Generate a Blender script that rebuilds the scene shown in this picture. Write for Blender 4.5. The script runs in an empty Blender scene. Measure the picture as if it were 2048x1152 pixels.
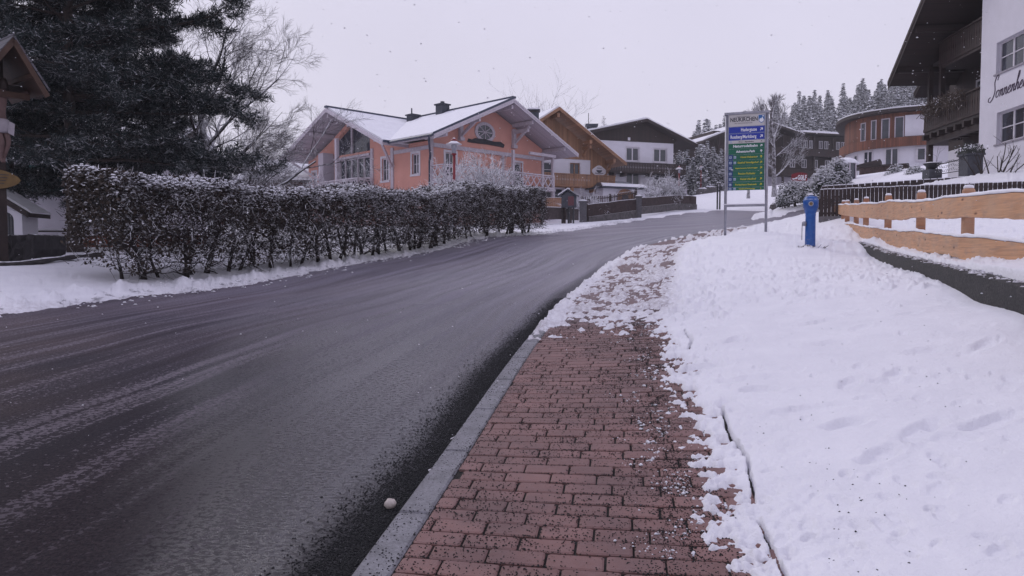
import bpy, math, random
import numpy as np
from mathutils import Vector, Matrix
random.seed(7)
rad = math.radians
scene = bpy.context.scene

# ------------------------------------------------------------------ camera, world, light
PITCH = rad(2.52)
cam_d = bpy.data.cameras.new('camera'); cam = bpy.data.objects.new('camera', cam_d)
scene.collection.objects.link(cam); scene.camera = cam
cam_d.sensor_width = 36.0; cam_d.lens = 36.0*1500/2048
cam_d.clip_start = 0.05; cam_d.clip_end = 3000
cam.location = (0, 0, 1.6); cam.rotation_euler = (math.pi/2-PITCH, 0, 0)

SUN_EL, SUN_AZ = rad(38), rad(-40)
world = bpy.data.worlds.new('World'); scene.world = world; world.use_nodes = True
wn = world.node_tree.nodes; wl = world.node_tree.links; wn.clear()
wo = wn.new('ShaderNodeOutputWorld'); bg = wn.new('ShaderNodeBackground')
sky = wn.new('ShaderNodeTexSky'); sky.sky_type = 'NISHITA'; sky.sun_disc = False
sky.sun_elevation = SUN_EL; sky.sun_rotation = SUN_AZ; sky.air_density = 1.0; sky.dust_density = 4.0
hs = wn.new('ShaderNodeHueSaturation'); hs.inputs['Saturation'].default_value = 0.25
wl.new(sky.outputs[0], hs.inputs['Color'])
# thick cloud: slightly brighter overhead, lilac grey
tc = wn.new('ShaderNodeTexCoord'); sp = wn.new('ShaderNodeSeparateXYZ'); wl.new(tc.outputs['Generated'], sp.inputs[0])
ramp = wn.new('ShaderNodeValToRGB'); wl.new(sp.outputs['Z'], ramp.inputs[0])
ramp.color_ramp.elements[0].position = 0.0; ramp.color_ramp.elements[0].color = (6.65, 6.4, 7.55, 1)
ramp.color_ramp.elements[1].position = 1.0; ramp.color_ramp.elements[1].color = (6.3, 6.1, 8.3, 1)
cn = wn.new('ShaderNodeTexNoise'); cn.inputs['Scale'].default_value = 1.6; cn.inputs['Detail'].default_value = 4
wl.new(tc.outputs['Generated'], cn.inputs['Vector'])
cr = wn.new('ShaderNodeMapRange'); cr.inputs['From Min'].default_value = .3; cr.inputs['From Max'].default_value = .7
cr.inputs['To Min'].default_value = .93; cr.inputs['To Max'].default_value = 1.05; wl.new(cn.outputs[0], cr.inputs['Value'])
cx = wn.new('ShaderNodeMapRange'); wl.new(sp.outputs['X'], cx.inputs['Value']); cx.inputs['From Min'].default_value = -.6; cx.inputs['From Max'].default_value = .6; cx.inputs['To Min'].default_value = .93; cx.inputs['To Max'].default_value = 1.06
cm = wn.new('ShaderNodeMath'); cm.operation = 'MULTIPLY'; wl.new(cr.outputs[0], cm.inputs[0]); wl.new(cx.outputs[0], cm.inputs[1])
mu = wn.new('ShaderNodeMix'); mu.data_type = 'RGBA'; mu.blend_type = 'MULTIPLY'; mu.inputs['Factor'].default_value = 1
wl.new(ramp.outputs[0], mu.inputs['A']); wl.new(cm.outputs[0], mu.inputs['B'])
mx = wn.new('ShaderNodeMix'); mx.data_type = 'RGBA'; mx.inputs['Factor'].default_value = 0.93
wl.new(hs.outputs[0], mx.inputs['A']); wl.new(mu.outputs['Result'], mx.inputs['B'])
wl.new(mx.outputs['Result'], bg.inputs['Color']); bg.inputs['Strength'].default_value = 0.1
wl.new(bg.outputs[0], wo.inputs[0])

sd_ = bpy.data.lights.new('sun', 'SUN'); sun = bpy.data.objects.new('sun', sd_); scene.collection.objects.link(sun)
sd_.energy = 0.75; sd_.angle = rad(24); sd_.color = (1, .97, .95)
sun.rotation_euler = (math.pi/2-SUN_EL, 0, math.pi-SUN_AZ)
scene.view_settings.view_transform = 'Standard'; scene.view_settings.look = 'None'
scene.view_settings.exposure = 0.25; scene.view_settings.gamma = 1
scene.cycles.max_bounces = 6; scene.cycles.diffuse_bounces = 3; scene.cycles.glossy_bounces = 2
scene.cycles.volume_bounces = 0; scene.cycles.transparent_max_bounces = 6

# ------------------------------------------------------------------ pixel -> world
CP, SP_ = math.cos(PITCH), math.sin(PITCH)
def P(px, py, Y):
    c = (px-1024)/1500; r = (576-py)/1500
    dy = CP + r*SP_; k = Y/dy
    return Vector((c*k, Y, 1.6 + (-SP_ + r*CP)*k))
def ZA(py, Y): return P(1024, py, Y).z
def XA(px, Y): return P(px, 510, Y).x

# ------------------------------------------------------------------ objects
OFF = {}
def link(o): scene.collection.objects.link(o); return o
def tag(o, label=None, cat=None, group=None, kind=None):
    if label: o['label'] = label
    if cat: o['category'] = cat
    if group: o['group'] = group
    if kind: o['kind'] = kind
    return o
def thing(name, loc, label, cat, group=None):
    o = bpy.data.objects.new(name, None); link(o); o.location = Vector(loc); o.empty_display_size = .2
    OFF[o.name] = Vector(loc); return tag(o, label, cat, group)
def copy_tree(o, parent=None):
    c = o.copy(); link(c); c.parent = parent
    for ch in list(o.children): copy_tree(ch, c)
    return c
class MB:
    def __init__(s): s.v = []; s.f = []; s.attr = []; s.cur = 0.0; s.m = []; s.mi = 0
    def add(s, vs, fs):
        b = len(s.v); s.v.extend([tuple(v) for v in vs]); s.f.extend([tuple(i+b for i in f) for f in fs])
        s.attr.extend([s.cur]*len(vs)); s.m.extend([s.mi]*len(fs))
    def hexa(s, c):  # 8 corners: bottom 4 ccw, top 4 ccw
        s.add(c, [(3,2,1,0),(4,5,6,7),(0,1,5,4),(1,2,6,5),(2,3,7,6),(3,0,4,7)])
    def wbox(s, x0,x1,y0,y1,z0,z1):
        s.hexa([(x0,y0,z0),(x1,y0,z0),(x1,y1,z0),(x0,y1,z0),(x0,y0,z1),(x1,y0,z1),(x1,y1,z1),(x0,y1,z1)])
    def box(s, F, a0,a1,b0,b1,z0,z1):
        s.hexa([F(a0,b0,z0),F(a1,b0,z0),F(a1,b1,z0),F(a0,b1,z0),F(a0,b0,z1),F(a1,b0,z1),F(a1,b1,z1),F(a0,b1,z1)])
    def prism(s, F, poly, b0, b1):  # poly of (a,z), extruded over b
        n = len(poly)
        vs = [F(a,b0,z) for a,z in poly] + [F(a,b1,z) for a,z in poly]
        fs = [tuple(range(n)), tuple(range(2*n-1, n-1, -1))] + [(i, i+n, (i+1)%n+n, (i+1)%n) for i in range(n)]
        s.add(vs, fs)
    def bar(s, p, q, w, h, up=Vector((0,0,1))):
        p = Vector(p); q = Vector(q); d = (q-p).normalized(); sd = d.cross(up)
        if sd.length < 1e-4: sd = Vector((1,0,0))
        sd.normalize(); u = sd.cross(d); a = sd*w/2; b = u*h/2
        s.hexa([p-a-b,p+a-b,p+a+b,p-a+b,q-a-b,q+a-b,q+a+b,q-a+b])
    def tube(s, pts, rs, n=6, cap=True):
        pts = [Vector(p) for p in pts]; m = len(pts); vs = []; prev = None
        for i, p in enumerate(pts):
            d = (pts[min(i+1,m-1)]-pts[max(i-1,0)]);
            if d.length < 1e-6: d = Vector((0,0,1))
            d.normalize()
            if prev is None:
                a = d.orthogonal().normalized()
            else:
                a = prev - d*prev.dot(d)
                if a.length < 1e-5: a = d.orthogonal()
                a.normalize()
            prev = a; b = d.cross(a); r = rs[i] if hasattr(rs,'__len__') else rs
            for k in range(n):
                t = 2*math.pi*k/n; vs.append(p + a*(math.cos(t)*r) + b*(math.sin(t)*r))
        fs = [(i*n+k, i*n+(k+1)%n, (i+1)*n+(k+1)%n, (i+1)*n+k) for i in range(m-1) for k in range(n)]
        if cap and n > 2: fs += [tuple(range(n-1,-1,-1)), tuple((m-1)*n+k for k in range(n))]
        s.add(vs, fs)
    def lathe(s, c, prof, n=20):  # prof of (r,z)
        c = Vector(c); vs = []
        for r, z in prof:
            for k in range(n):
                t = 2*math.pi*k/n; vs.append(c+Vector((r*math.cos(t), r*math.sin(t), z)))
        m = len(prof)
        fs = [(i*n+k, i*n+(k+1)%n, (i+1)*n+(k+1)%n, (i+1)*n+k) for i in range(m-1) for k in range(n)]
        fs += [tuple(range(n-1,-1,-1)), tuple((m-1)*n+k for k in range(n))]
        s.add(vs, fs)
    def build(s, name, mat, parent=None, loc=None, smooth=False, **kw):
        off = OFF[parent.name] if parent is not None else Vector(loc or (0,0,0))
        me = bpy.data.meshes.new(name)
        V = np.array(s.v, dtype=np.float64).reshape(-1,3) - np.array(off)
        me.from_pydata(V.tolist(), [], s.f)
        mats = mat if isinstance(mat, (list,tuple)) else [mat]
        for m_ in mats: me.materials.append(m_)
        if len(mats) > 1: me.polygons.foreach_set('material_index', s.m)
        if any(s.attr):
            at = me.attributes.new('rnd', 'FLOAT', 'POINT'); at.data.foreach_set('value', s.attr)
        if smooth: me.polygons.foreach_set('use_smooth', [True]*len(me.polygons))
        me.update()
        o = bpy.data.objects.new(name, me); link(o)
        if parent is not None: o.parent = parent
        else: o.location = off
        OFF[o.name] = Vector(off)
        if kw: tag(o, **kw)
        return o
def npmesh(name, V, F, mat, parent=None, loc=(0,0,0), smooth=False, attrs=None, mats=None, **kw):
    me = bpy.data.meshes.new(name); V = np.asarray(V, dtype=np.float32); F = np.asarray(F, dtype=np.int32)
    off = OFF[parent.name] if parent is not None else Vector(loc)
    V = V - np.array(off, dtype=np.float32)
    me.vertices.add(len(V)); me.vertices.foreach_set('co', V.ravel())
    k = F.shape[1]; me.loops.add(F.size); me.loops.foreach_set('vertex_index', F.ravel())
    me.polygons.add(len(F)); me.polygons.foreach_set('loop_start', np.arange(0, F.size, k, dtype=np.int32))
    if smooth: me.polygons.foreach_set('use_smooth', np.ones(len(F), dtype=bool))
    for m_ in (mat if isinstance(mat,(list,tuple)) else [mat]): me.materials.append(m_)
    if mats is not None: me.polygons.foreach_set('material_index', np.asarray(mats, dtype=np.int32))
    for an, av in (attrs or {}).items():
        at = me.attributes.new(an, 'FLOAT', 'POINT'); at.data.foreach_set('value', np.asarray(av, dtype=np.float32))
    me.update(calc_edges=True); me.validate()
    o = bpy.data.objects.new(name, me); link(o)
    if parent is not None: o.parent = parent
    else: o.location = off
    OFF[o.name] = Vector(off)
    if kw: tag(o, **kw)
    return o
def Frame(o, A, B=None):
    o = Vector((o[0], o[1], 0)); A = Vector((A[0], A[1], 0)).normalized()
    B = Vector((B[0], B[1], 0)).normalized() if B is not None else Vector((-A.y, A.x, 0))
    def F(a, b, z): return o + A*a + B*b + Vector((0,0,z))
    F.o, F.A, F.B = o, A, B
    return F

# ------------------------------------------------------------------ materials
class NT:
    def __init__(s, name):
        s.m = bpy.data.materials.new(name); s.m.use_nodes = True; s.t = s.m.node_tree; s.b = s.t.nodes['Principled BSDF']
    def n(s, typ, **kw):
        x = s.t.nodes.new(typ)
        for k, v in kw.items(): setattr(x, k, v)
        return x
    def l(s, a, b): s.t.links.new(a, b)
    def setin(s, node, key, v):
        if hasattr(v, 'is_output') or isinstance(v, bpy.types.NodeSocket): s.l(v, node.inputs[key])
        else: node.inputs[key].default_value = v
    def math(s, op, a, b=0.0, c=None, clamp=False):
        x = s.n('ShaderNodeMath', operation=op, use_clamp=clamp); s.setin(x, 0, a); s.setin(x, 1, b)
        if c is not None: s.setin(x, 2, c)
        return x.outputs[0]
    def mapr(s, v, a, b, c=0.0, d=1.0, smooth=False):
        x = s.n('ShaderNodeMapRange', interpolation_type='SMOOTHSTEP' if smooth else 'LINEAR'); s.setin(x,'Value',v)
        for k, q in zip(('From Min','From Max','To Min','To Max'), (a,b,c,d)): x.inputs[k].default_value = q
        return x.outputs[0]
    def mix(s, f, a, b, mode='MIX'):
        x = s.n('ShaderNodeMix', data_type='RGBA', blend_type=mode)
        s.setin(x,'Factor',f); s.setin(x,'A',a if not isinstance(a,tuple) else (*a[:3],1)); s.setin(x,'B',b if not isinstance(b,tuple) else (*b[:3],1))
        return x.outputs['Result']
    def noise(s, scale, detail=3, vec=None, rough=.55, dist=0):
        x = s.n('ShaderNodeTexNoise'); x.inputs['Scale'].default_value = scale; x.inputs['Detail'].default_value = detail
        x.inputs['Roughness'].default_value = rough; x.inputs['Distortion'].default_value = dist
        s.l(vec if vec is not None else s.pos(), x.inputs['Vector']); return x.outputs[0]
    def pos(s):
        if not hasattr(s, '_p'): s._p = s.n('ShaderNodeTexCoord').outputs['Object']
        return s._p
    def scaled(s, vec, sc):
        x = s.n('ShaderNodeMapping'); s.l(vec, x.inputs[0]); x.inputs['Scale'].default_value = sc; return x.outputs[0]
    def attr(s, name): return s.n('ShaderNodeAttribute', attribute_name=name).outputs['Fac']
    def comb(s, x, y, z=0.0):
        c = s.n('ShaderNodeCombineXYZ'); s.setin(c,0,x); s.setin(c,1,y); s.setin(c,2,z); return c.outputs[0]
    def sep(s, v):
        c = s.n('ShaderNodeSeparateXYZ'); s.l(v, c.inputs[0]); return c.outputs
    def bump(s, h, strength=.5, dist=.02):
        x = s.n('ShaderNodeBump'); x.inputs['Strength'].default_value = strength; x.inputs['Distance'].default_value = dist
        s.l(h, x.inputs['Height']); s.l(x.outputs[0], s.b.inputs['Normal']); return x.outputs[0]
    def out(s, col=None, rough=None, spec=None, metal=None):
        for k, v in (('Base Color',col),('Roughness',rough),('Specular IOR Level',spec),('Metallic',metal)):
            if v is not None: s.setin(s.b, k, v if not (isinstance(v,tuple) and len(v)==3) else (*v,1))
        return s.m
SNOWC = (.80,.80,.84)
def snow_on(N, col, lo=.25, hi=.6, amt=1.0, nscale=6):
    """snow lying on faces that look upwards"""
    g = N.n('ShaderNodeNewGeometry'); z = N.sep(g.outputs['True Normal'])[2]
    # back faces of thin leaves count as well
    nz = N.noise(nscale, 3); zz = N.math('ADD', z, N.math('MULTIPLY', N.math('SUBTRACT', nz, .5), 1.2))
    return N.mix(N.math('MULTIPLY', N.mapr(zz, lo, hi), amt), col, SNOWC)
def simple(name, col, rough=.6, var=.25, scale=8, bump=0, bscale=30, metal=0, snow=None, spec=.4, grime=0, nscale=6):
    N = NT(name); dark = tuple(c*(1-var) for c in col); lite = tuple(min(1,c*(1+var*.6)) for c in col)
    c = N.mix(N.mapr(N.noise(scale, 5), .3, .7), dark, lite)
    if grime: c = N.mix(N.math('MULTIPLY', N.mapr(N.noise(scale*.23, 4), .45, .7), grime), c, (.12,.1,.09))
    if snow: c = snow_on(N, c, *snow, nscale=nscale)
    if bump: N.bump(N.noise(bscale, 4), bump)
    return N.out(c, rough, spec, metal)
def wood(name, col, direction, plank=.14, rough=.65, var=.35, gap=.07, snow=None, along='z', grime=0):
    """boards side by side along `direction`, grain along z (or across it)"""
    N = NT(name); s = N.sep(N.pos())
    u = N.math('ADD', N.math('MULTIPLY', s[0], direction[0]), N.math('MULTIPLY', s[1], direction[1])); w = s[2]
    if along != 'z': u, w = w, u
    q = N.math('DIVIDE', u, plank); fr = N.math('FRACT', q); fl = N.math('FLOOR', q)
    rnd = N.n('ShaderNodeTexWhiteNoise', noise_dimensions='1D'); N.l(fl, rnd.inputs['W'])
    grain = N.noise(1, 4, N.comb(N.math('MULTIPLY', u, 40), N.math('ADD', N.math('MULTIPLY', w, 2.5), N.math('MULTIPLY', rnd.outputs[0], 9)), 0), dist=.6)
    f = N.math('ADD', N.math('MULTIPLY', grain, .6), N.math('MULTIPLY', rnd.outputs[0], .4))
    c = N.mix(N.mapr(f, .25, .75), tuple(x*(1-var) for x in col), tuple(min(1,x*(1+var)) for x in col))
    if grime: c = N.mix(N.math('MULTIPLY', N.mapr(N.noise(1.5, 4), .45, .7), grime), c, (.1,.08,.07))
    ed = N.math('LESS_THAN', fr, gap); c = N.mix(ed, c, tuple(x*.25 for x in col))
    if snow: c = snow_on(N, c, *snow)
    N.bump(N.math('SUBTRACT', grain, N.math('MULTIPLY', ed, 1.5)), .4, .01)
    return N.out(c, rough)
def make_snow():
    N = NT('snow')
    n1 = N.noise(2.2, 5); n2 = N.noise(38, 5, rough=.7); n3 = N.noise(150, 2)
    c = N.mix(N.mapr(n1, .35, .65), (.79,.785,.83), (.84,.835,.875))
    n4 = N.noise(11, 4, rough=.6)
    N.bump(N.math('ADD', N.math('MULTIPLY', n4, 1.6), N.math('ADD', N.math('MULTIPLY', n2, 1.0), N.math('MULTIPLY', n3, .4))), .7, .014)
    N.b.inputs['Specular IOR Level'].default_value = .2
    dn = N.mapr(N.noise(13, 4, rough=.7), .35, .65)
    c = N.mix(N.math('MULTIPLY', N.attr('dirt'), dn), c, (.36,.315,.33))
    return N.out(c, .75)
M = {}
M['snow'] = make_snow()
M['snow_far'] = simple('snow_far', (.8,.8,.84), .8, .05, 3)
M['glass'] = simple('window_glass', (.035,.04,.055), .08, .4, 1.5, spec=.6)
M['white_paint'] = simple('white_paint', (.62,.59,.64), .5, .12, 5, grime=.12)
M['white_wood'] = simple('white_wood', (.50,.45,.50), .55, .18, 9, grime=.15, snow=(.75,1.1))
M['white_snowy'] = simple('white_snowy', (.55,.50,.55), .55, .18, 9, snow=(.55,.9))
M['plaster'] = simple('plaster', (.66,.64,.70), .85, .05, 2, .3, 60, grime=.05)
M['plaster_old'] = simple('plaster_old', (.50,.47,.53), .85, .1, 1.4, .3, 60, grime=.15)
M['pink'] = simple('pink_plaster', (.61,.30,.24), .85, .07, 1.2, .25, 60)
M['anthracite'] = simple('anthracite_metal', (.03,.036,.055), .4, .3, 5)
M['dark_metal'] = simple('dark_metal', (.035,.035,.04), .5, .3, 12)
M['steel'] = simple('galvanised_steel', (.30,.30,.34), .38, .25, 9, metal=.6)
M['concrete'] = simple('concrete', (.17,.165,.175), .85, .35, 7, .5, 60, grime=.5)
M['stone'] = simple('rough_stone', (.11,.10,.10), .9, .5, 5, .8, 14, snow=(.7,.95))
M['black_soil'] = simple('dark_soil', (.03,.026,.024), .95, .5, 30, .8, 90)
M['bark'] = simple('bark', (.045,.034,.03), .9, .5, 14, .8, 40)
M['bark_snow'] = simple('snowy_bark', (.034,.027,.027), .9, .4, 14, snow=(-.08,.35))
M['bark_frost'] = simple('frosted_bark', (.075,.062,.066), .9, .4, 14, snow=(-.25,.4))
# ================================================================== terrain
def vnoise(x, y, s=0):
    xi = np.floor(x); yi = np.floor(y); fx = x-xi; fy = y-yi
    fx = fx*fx*fx*(fx*(fx*6-15)+10); fy = fy*fy*fy*(fy*(fy*6-15)+10)
    def h(a, b):
        a = (a.astype(np.int64)*374761393 + b.astype(np.int64)*668265263 + s*1442695041) & 0xffffffff
        a = ((a ^ (a >> 13))*1274126177) & 0xffffffff; a ^= a >> 16
        return (a & 0xffffff)/float(0xffffff)
    return (h(xi,yi)*(1-fx)+h(xi+1,yi)*fx)*(1-fy) + (h(xi,yi+1)*(1-fx)+h(xi+1,yi+1)*fx)*fy
def fbm(x, y, s=0, o=4, g=.5):
    t = np.zeros_like(x); a = 1.0; n = 0
    for i in range(o): t += a*vnoise(x*2**i, y*2**i, s+i*17); n += a; a *= g
    return t/n
def sm(x, a, b):
    t = np.clip((x-a)/(b-a), 0, 1); return t*t*(3-2*t)

cps = [  # x, y, z
 (0,-6,-.30),(-8,-6,-.30),(6,-6,.1),(-15,-4,-.2),(12,-4,.8),(0,0,0),(-4,0,0),(3,1,.25),(-8,0,0),(-14,0,0),(-3,3.3,.2),(-.66,3.28,.20),(1.1,3.2,.21),(-3.5,7,.42),
 (.42,10.4,.63),(-3,10.4,.62),(1.70,16.3,1.06),(2.8,20.5,1.41),(4.9,27.5,1.98),(6.8,31.3,2.34),(8.4,33.5,2.6),(10.9,36,2.9),(14.6,38,3.38),
 (3,5,.55),(3.2,3.2,.45),(2.3,8,.66),(3,12,.98),(4.4,15,1.28),
 (-7.7,11.3,.68),(-7.14,13,.76),(-9.5,6,.4),(-12,0,.05),(-6.3,16,.91),(-4.5,21,1.32),(-2.2,27,1.87),(1.3,35,2.55),(6.9,46,3.6),(11.5,53,4.45),(16.7,58,5.1),(21.5,62,5.7),
 (14,46,3.8),(18,52,4.65),(22,56,5.1),(17,44,4.05),(24,44,4.9),
 (-8.07,14.7,1.02),(1.6,36.7,2.7),(-2.4,30,2.35),(-11,16.5,1.42),(-12,18,1.5),(-16,25,1.62),(-17,28,1.68),(-20,33,2.05),(-30,36,2.2),(-14,30,1.95),(-10,40,3.0),
 (-8,53,3.6),(5,56,4.0),(-18,60,4.0),(6,68,5.4),(9,70,5.7),(18,86,7.6),(8,84,7.2),(13.9,63,5.3),(18,71,6.8),(22,80,8.3),(28,78,8.8),
 (4.49,6.58,.956),(4.96,8.0,.97),(5.18,8.66,1.05),(5.60,9.9,1.15),(5.96,11,1.20),(6.66,13.1,1.27),(7.69,16.2,1.48),(8.8,19.5,1.82),(5.72,20.2,2.0),(6.74,19.9,2.1),(6.76,17,1.69),
 (9.3,20.4,1.95),(9.6,25,2.3),(10.9,29,2.58),(9,16,1.8),(11,16,1.95),(11.7,20,2.35),(14,22,2.7),(8,8,1.4),(12,10,1.6),(13,24,2.9),(13.2,29,3.5),(17,27,4.3),(19.5,30,4.8),(22,36,5.1),(27,30,5.4),(30,20,5),
 (20,48,5.2),(23,50,6.0),(27,56,7.3),(34,66,9.0),(38,82,10.1),(45,76,10.6),(55,60,10),(30,110,10.5),(50,115,11),(60,110,11.5),
 (-60,60,4),(-60,120,6),(-20,120,7),(-60,0,-1),(-60,-40,-3),(0,-40,-3),(60,-40,4),(60,20,10),(100,100,18),(90,160,22),(50,170,13),(20,170,11),(120,200,34),(-20,200,9),(0,300,12),(100,300,46),(-200,300,10),(-200,0,-4),(200,0,25),(200,300,62),(0,-200,-12),(200,-200,5),(-200,-200,-15)]
cp = np.array(cps, float)
def _U(r2): return np.where(r2 > 0, r2*np.log(r2+1e-12), 0)
def _tps(c):
    n = len(c); D = ((c[:,None,:2]-c[None,:,:2])**2).sum(-1)
    K = _U(D); K[np.arange(n), np.arange(n)] += 0.15
    Pm = np.c_[np.ones(n), c[:,:2]]; A = np.zeros((n+3,n+3)); A[:n,:n] = K; A[:n,n:] = Pm; A[n:,:n] = Pm.T
    return np.linalg.solve(A, np.r_[c[:,2], 0,0,0])
_w = _tps(cp)
def g(x, y):
    x = np.atleast_1d(np.asarray(x, float)); y = np.atleast_1d(np.asarray(y, float)); out = np.empty(x.size); xf, yf = x.ravel(), y.ravel()
    for i in range(0, xf.size, 40000):
        a, b = xf[i:i+40000], yf[i:i+40000]; t = _w[-3] + _w[-2]*a + _w[-1]*b
        t = t + _U((a[:,None]-cp[None,:,0])**2 + (b[:,None]-cp[None,:,1])**2) @ _w[:-3]
        out[i:i+40000] = t
    return out.reshape(x.shape)

def catmull(pts, step=.35):
    pts = [np.array(p, float) for p in pts]; P_ = [2*pts[0]-pts[1]]+pts+[2*pts[-1]-pts[-2]]; out = []
    for i in range(1, len(P_)-2):
        n = max(2, int(np.linalg.norm(P_[i+1]-P_[i])/step))
        for k in range(n):
            t = k/n; out.append(.5*((2*P_[i])+(-P_[i-1]+P_[i+1])*t+(2*P_[i-1]-5*P_[i]+4*P_[i+1]-P_[i+2])*t*t+(-P_[i-1]+3*P_[i]-3*P_[i+1]+P_[i+2])*t**3))
    out.append(P_[-2]); return np.array(out)
KERB = catmull([(-3.2,-14),(-1.92,-5),(-.665,3.28),(.42,10.4),(1.70,16.3),(2.95,21),(4.9,27),(6.8,30.8),(8.8,33.6),(11.2,36),(14.6,38),(20,40),(32,43)], .5)
LEFT = catmull([(-20,-14),(-14,-2),(-10.2,6),(-7.9,11.3),(-7.0,13.3),(-6.0,16.2),(-4.5,21),(-2.2,27),(1.3,35),(6.9,46),(11.5,53),(16.7,58),(21.5,61),(30,64),(40,67)], .8)
RIGHT2 = catmull([(32,47.5),(20,45),(16.9,44.6),(14.6,45.2),(14.2,45.9),(15.2,47.5),(18,50.5),(23,53.5),(30,56),(40,59)], .6)
ROADPOLY = np.vstack([KERB, RIGHT2, LEFT[::-1]])
def seg_dist(poly, x, y, closed=False):
    """distance, signed side, arclength to a polyline"""
    p = np.vstack([poly, poly[:1]]) if closed else poly
    a = p[:-1]; d = p[1:]-p[:-1]; L = np.hypot(d[:,0], d[:,1]); cum = np.r_[0, np.cumsum(L)][:-1]
    xf, yf = x.ravel(), y.ravel(); D = np.empty(xf.size); S = np.empty(xf.size); T = np.empty(xf.size)
    for i in range(0, xf.size, 20000):
        X = xf[i:i+20000,None]-a[None,:,0]; Y = yf[i:i+20000,None]-a[None,:,1]
        t = np.clip((X*d[:,0]+Y*d[:,1])/(L*L), 0, 1); ex = X-t*d[:,0]; ey = Y-t*d[:,1]; q = ex*ex+ey*ey
        j = q.argmin(1); r = np.arange(len(j)); D[i:i+20000] = np.sqrt(q[r,j]); S[i:i+20000] = np.sign(d[j,1]*X[r,j]-d[j,0]*Y[r,j]); T[i:i+20000] = cum[j]+t[r,j]*L[j]
    sh = x.shape; return D.reshape(sh), S.reshape(sh), T.reshape(sh)
def inside(poly, x, y):
    xf, yf = x.ravel(), y.ravel(); c = np.zeros(xf.size, bool); n = len(poly); j = n-1
    for i in range(n):
        x0,y0 = poly[i]; x1,y1 = poly[j]; j = i
        if y0 == y1: continue
        m = ((y0 > yf) != (y1 > yf)) & (xf < (x1-x0)*(yf-y0)/(y1-y0)+x0); c ^= m
    return c.reshape(x.shape)
# low wall line between verge and fenced yard
WALL = np.array([(-1.0,-10),(2.97,2.0),(4.49,6.58),(5.06,8.28),(5.93,10.9),(7.59,15.9),(8.8,19.5)])
def wall_h(y): return np.interp(y, [-10,2,6.58,8.0,8.66,9.9,11,13.1,16.2,19.5,20.5], [.3,.3,.325,.35,.28,.22,.24,.27,.165,.03,0])

# ---- polar grid round the standpoint
th = np.r_[np.arange(-180,-42,4.), np.arange(-42, 42.01, .1), np.arange(46, 180.1, 4.)]
rr = np.r_[[.3,.8,1.3,1.8,2.2], 1/np.linspace(1/2.5, 1/42., 385), np.geomspace(43, 900, 60)]
TH, RR = np.meshgrid(np.radians(th), rr, indexing='ij'); GX = RR*np.sin(TH); GY = RR*np.cos(TH)
G0 = g(GX, GY)
dk, sk, tk = seg_dist(KERB, GX, GY); S = dk*sk                 # S > 0 on the pavement side
ins = inside(ROADPOLY, GX, GY); dr, _, _ = seg_dist(ROADPOLY, GX, GY, True); RD = np.where(ins, -dr, dr)   # < 0 on the road
T = tk
nt, nr = GX.shape
idx = np.arange(nt*nr).reshape(nt, nr)
quads = np.stack([idx[:-1,:-1], idx[1:,:-1], idx[1:,1:], idx[:-1,1:]], -1).reshape(-1,4)
def sheet(name, Z, keep, mat, attrs=None, **kw):
    k = keep.ravel()[quads].any(1); q = quads[k]; u, inv = np.unique(q, return_inverse=True)
    V = np.c_[GX.ravel()[u], GY.ravel()[u], Z.ravel()[u]]
    return npmesh(name, V, inv.reshape(-1,4), mat, smooth=True, attrs={a: v.ravel()[u] for a, v in (attrs or {}).items()}, **kw)

# ---- snow depth
warp = (fbm(GX*.9, GY*.9, 3)-.5)*.5
rag = (fbm(GX*7, GY*7, 5, 4, .6)-.5)
dw, sw, tw = seg_dist(WALL, GX, GY); WS = dw*sw
wh = wall_h(GY)*sm(WS, .14, .20)*(GY < 20.4)
side = S > 0
# open ground
base_t = .065 + .05*(fbm(GX*.35, GY*.35, 9, 3)-.5) + .022*(fbm(GX*1.6, GY*1.6, 11, 4)-.5) + .012*(fbm(GX*9, GY*9, 12, 3)-.5)
edge = RD + (fbm(GX*1.3, GY*1.3, 21)-.5)*.5 + rag*.35
tl = -.05 + (base_t+.05)*sm(edge, -.12, .35)
# ploughed clods along the left verge
clod = np.clip(fbm(GX*3.2, GY*3.2, 33, 4, .6)-.52, 0, 1)*.55*sm(RD, .05,.25)*(1-sm(RD, .8, 1.6))*(~side)
tl = tl + clod
# pavement side
lim = np.interp(T, [0, 17.5, 23.6, 60], [1.42, 1.46, 1.40, 1.3])
e2 = S - lim + (fbm(GX*2.6, GY*2.6, 41, 5, .75)-.5)*.38 + (fbm(GX*14, GY*10, 43, 3, .7)-.5)*.50
tr_a = -.05 + (.068 + np.maximum(base_t*.9-.018,0)*sm(e2,.1,.9))*sm(e2, -.08, .30)
# thin broken crust at the pavement edge (fine lace)
lace = (fbm(GX*22, GY*22, 55, 3, .6)-.5)*.05 + (fbm(GX*8, GY*13, 56, 3)-.5)*.07
tr_a = np.where(e2 < .45, tr_a + lace*(1-sm(e2,.2,.5)), tr_a)
# trodden slush further on
cv = np.interp(S, [0,.10,.28,.6,1.6,1.85,2.2], [.045,.038,.012,.004,.007,.034,.06])
tread = (fbm(S*2.6, T*2.2, 61, 4, .7)-.5)*.08 + (fbm(S*6, T*8, 62, 4, .75)-.5)*.20
tr_b = cv + tread
bare = np.exp(-(((GX-XA(1362,26.5))/1.3)**2+((GY-26.3)/1.5)**2)); tr_b = tr_b - bare*.12
tr_b = np.where(T > 56, base_t, tr_b)
kb = sm(T + (fbm(GX*1.6, GY*1.6, 71, 5, .7)-.5)*4.2, 23.3, 24.3)
tr = tr_a*(1-kb) + tr_b*kb
tr = np.where(S > 2.2, np.maximum(tr, base_t*sm(S,2.2,2.5)), tr)
# keep a clean kerb drop
tr = tr - .08*(1-sm(S, -.02, .05 ))
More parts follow.
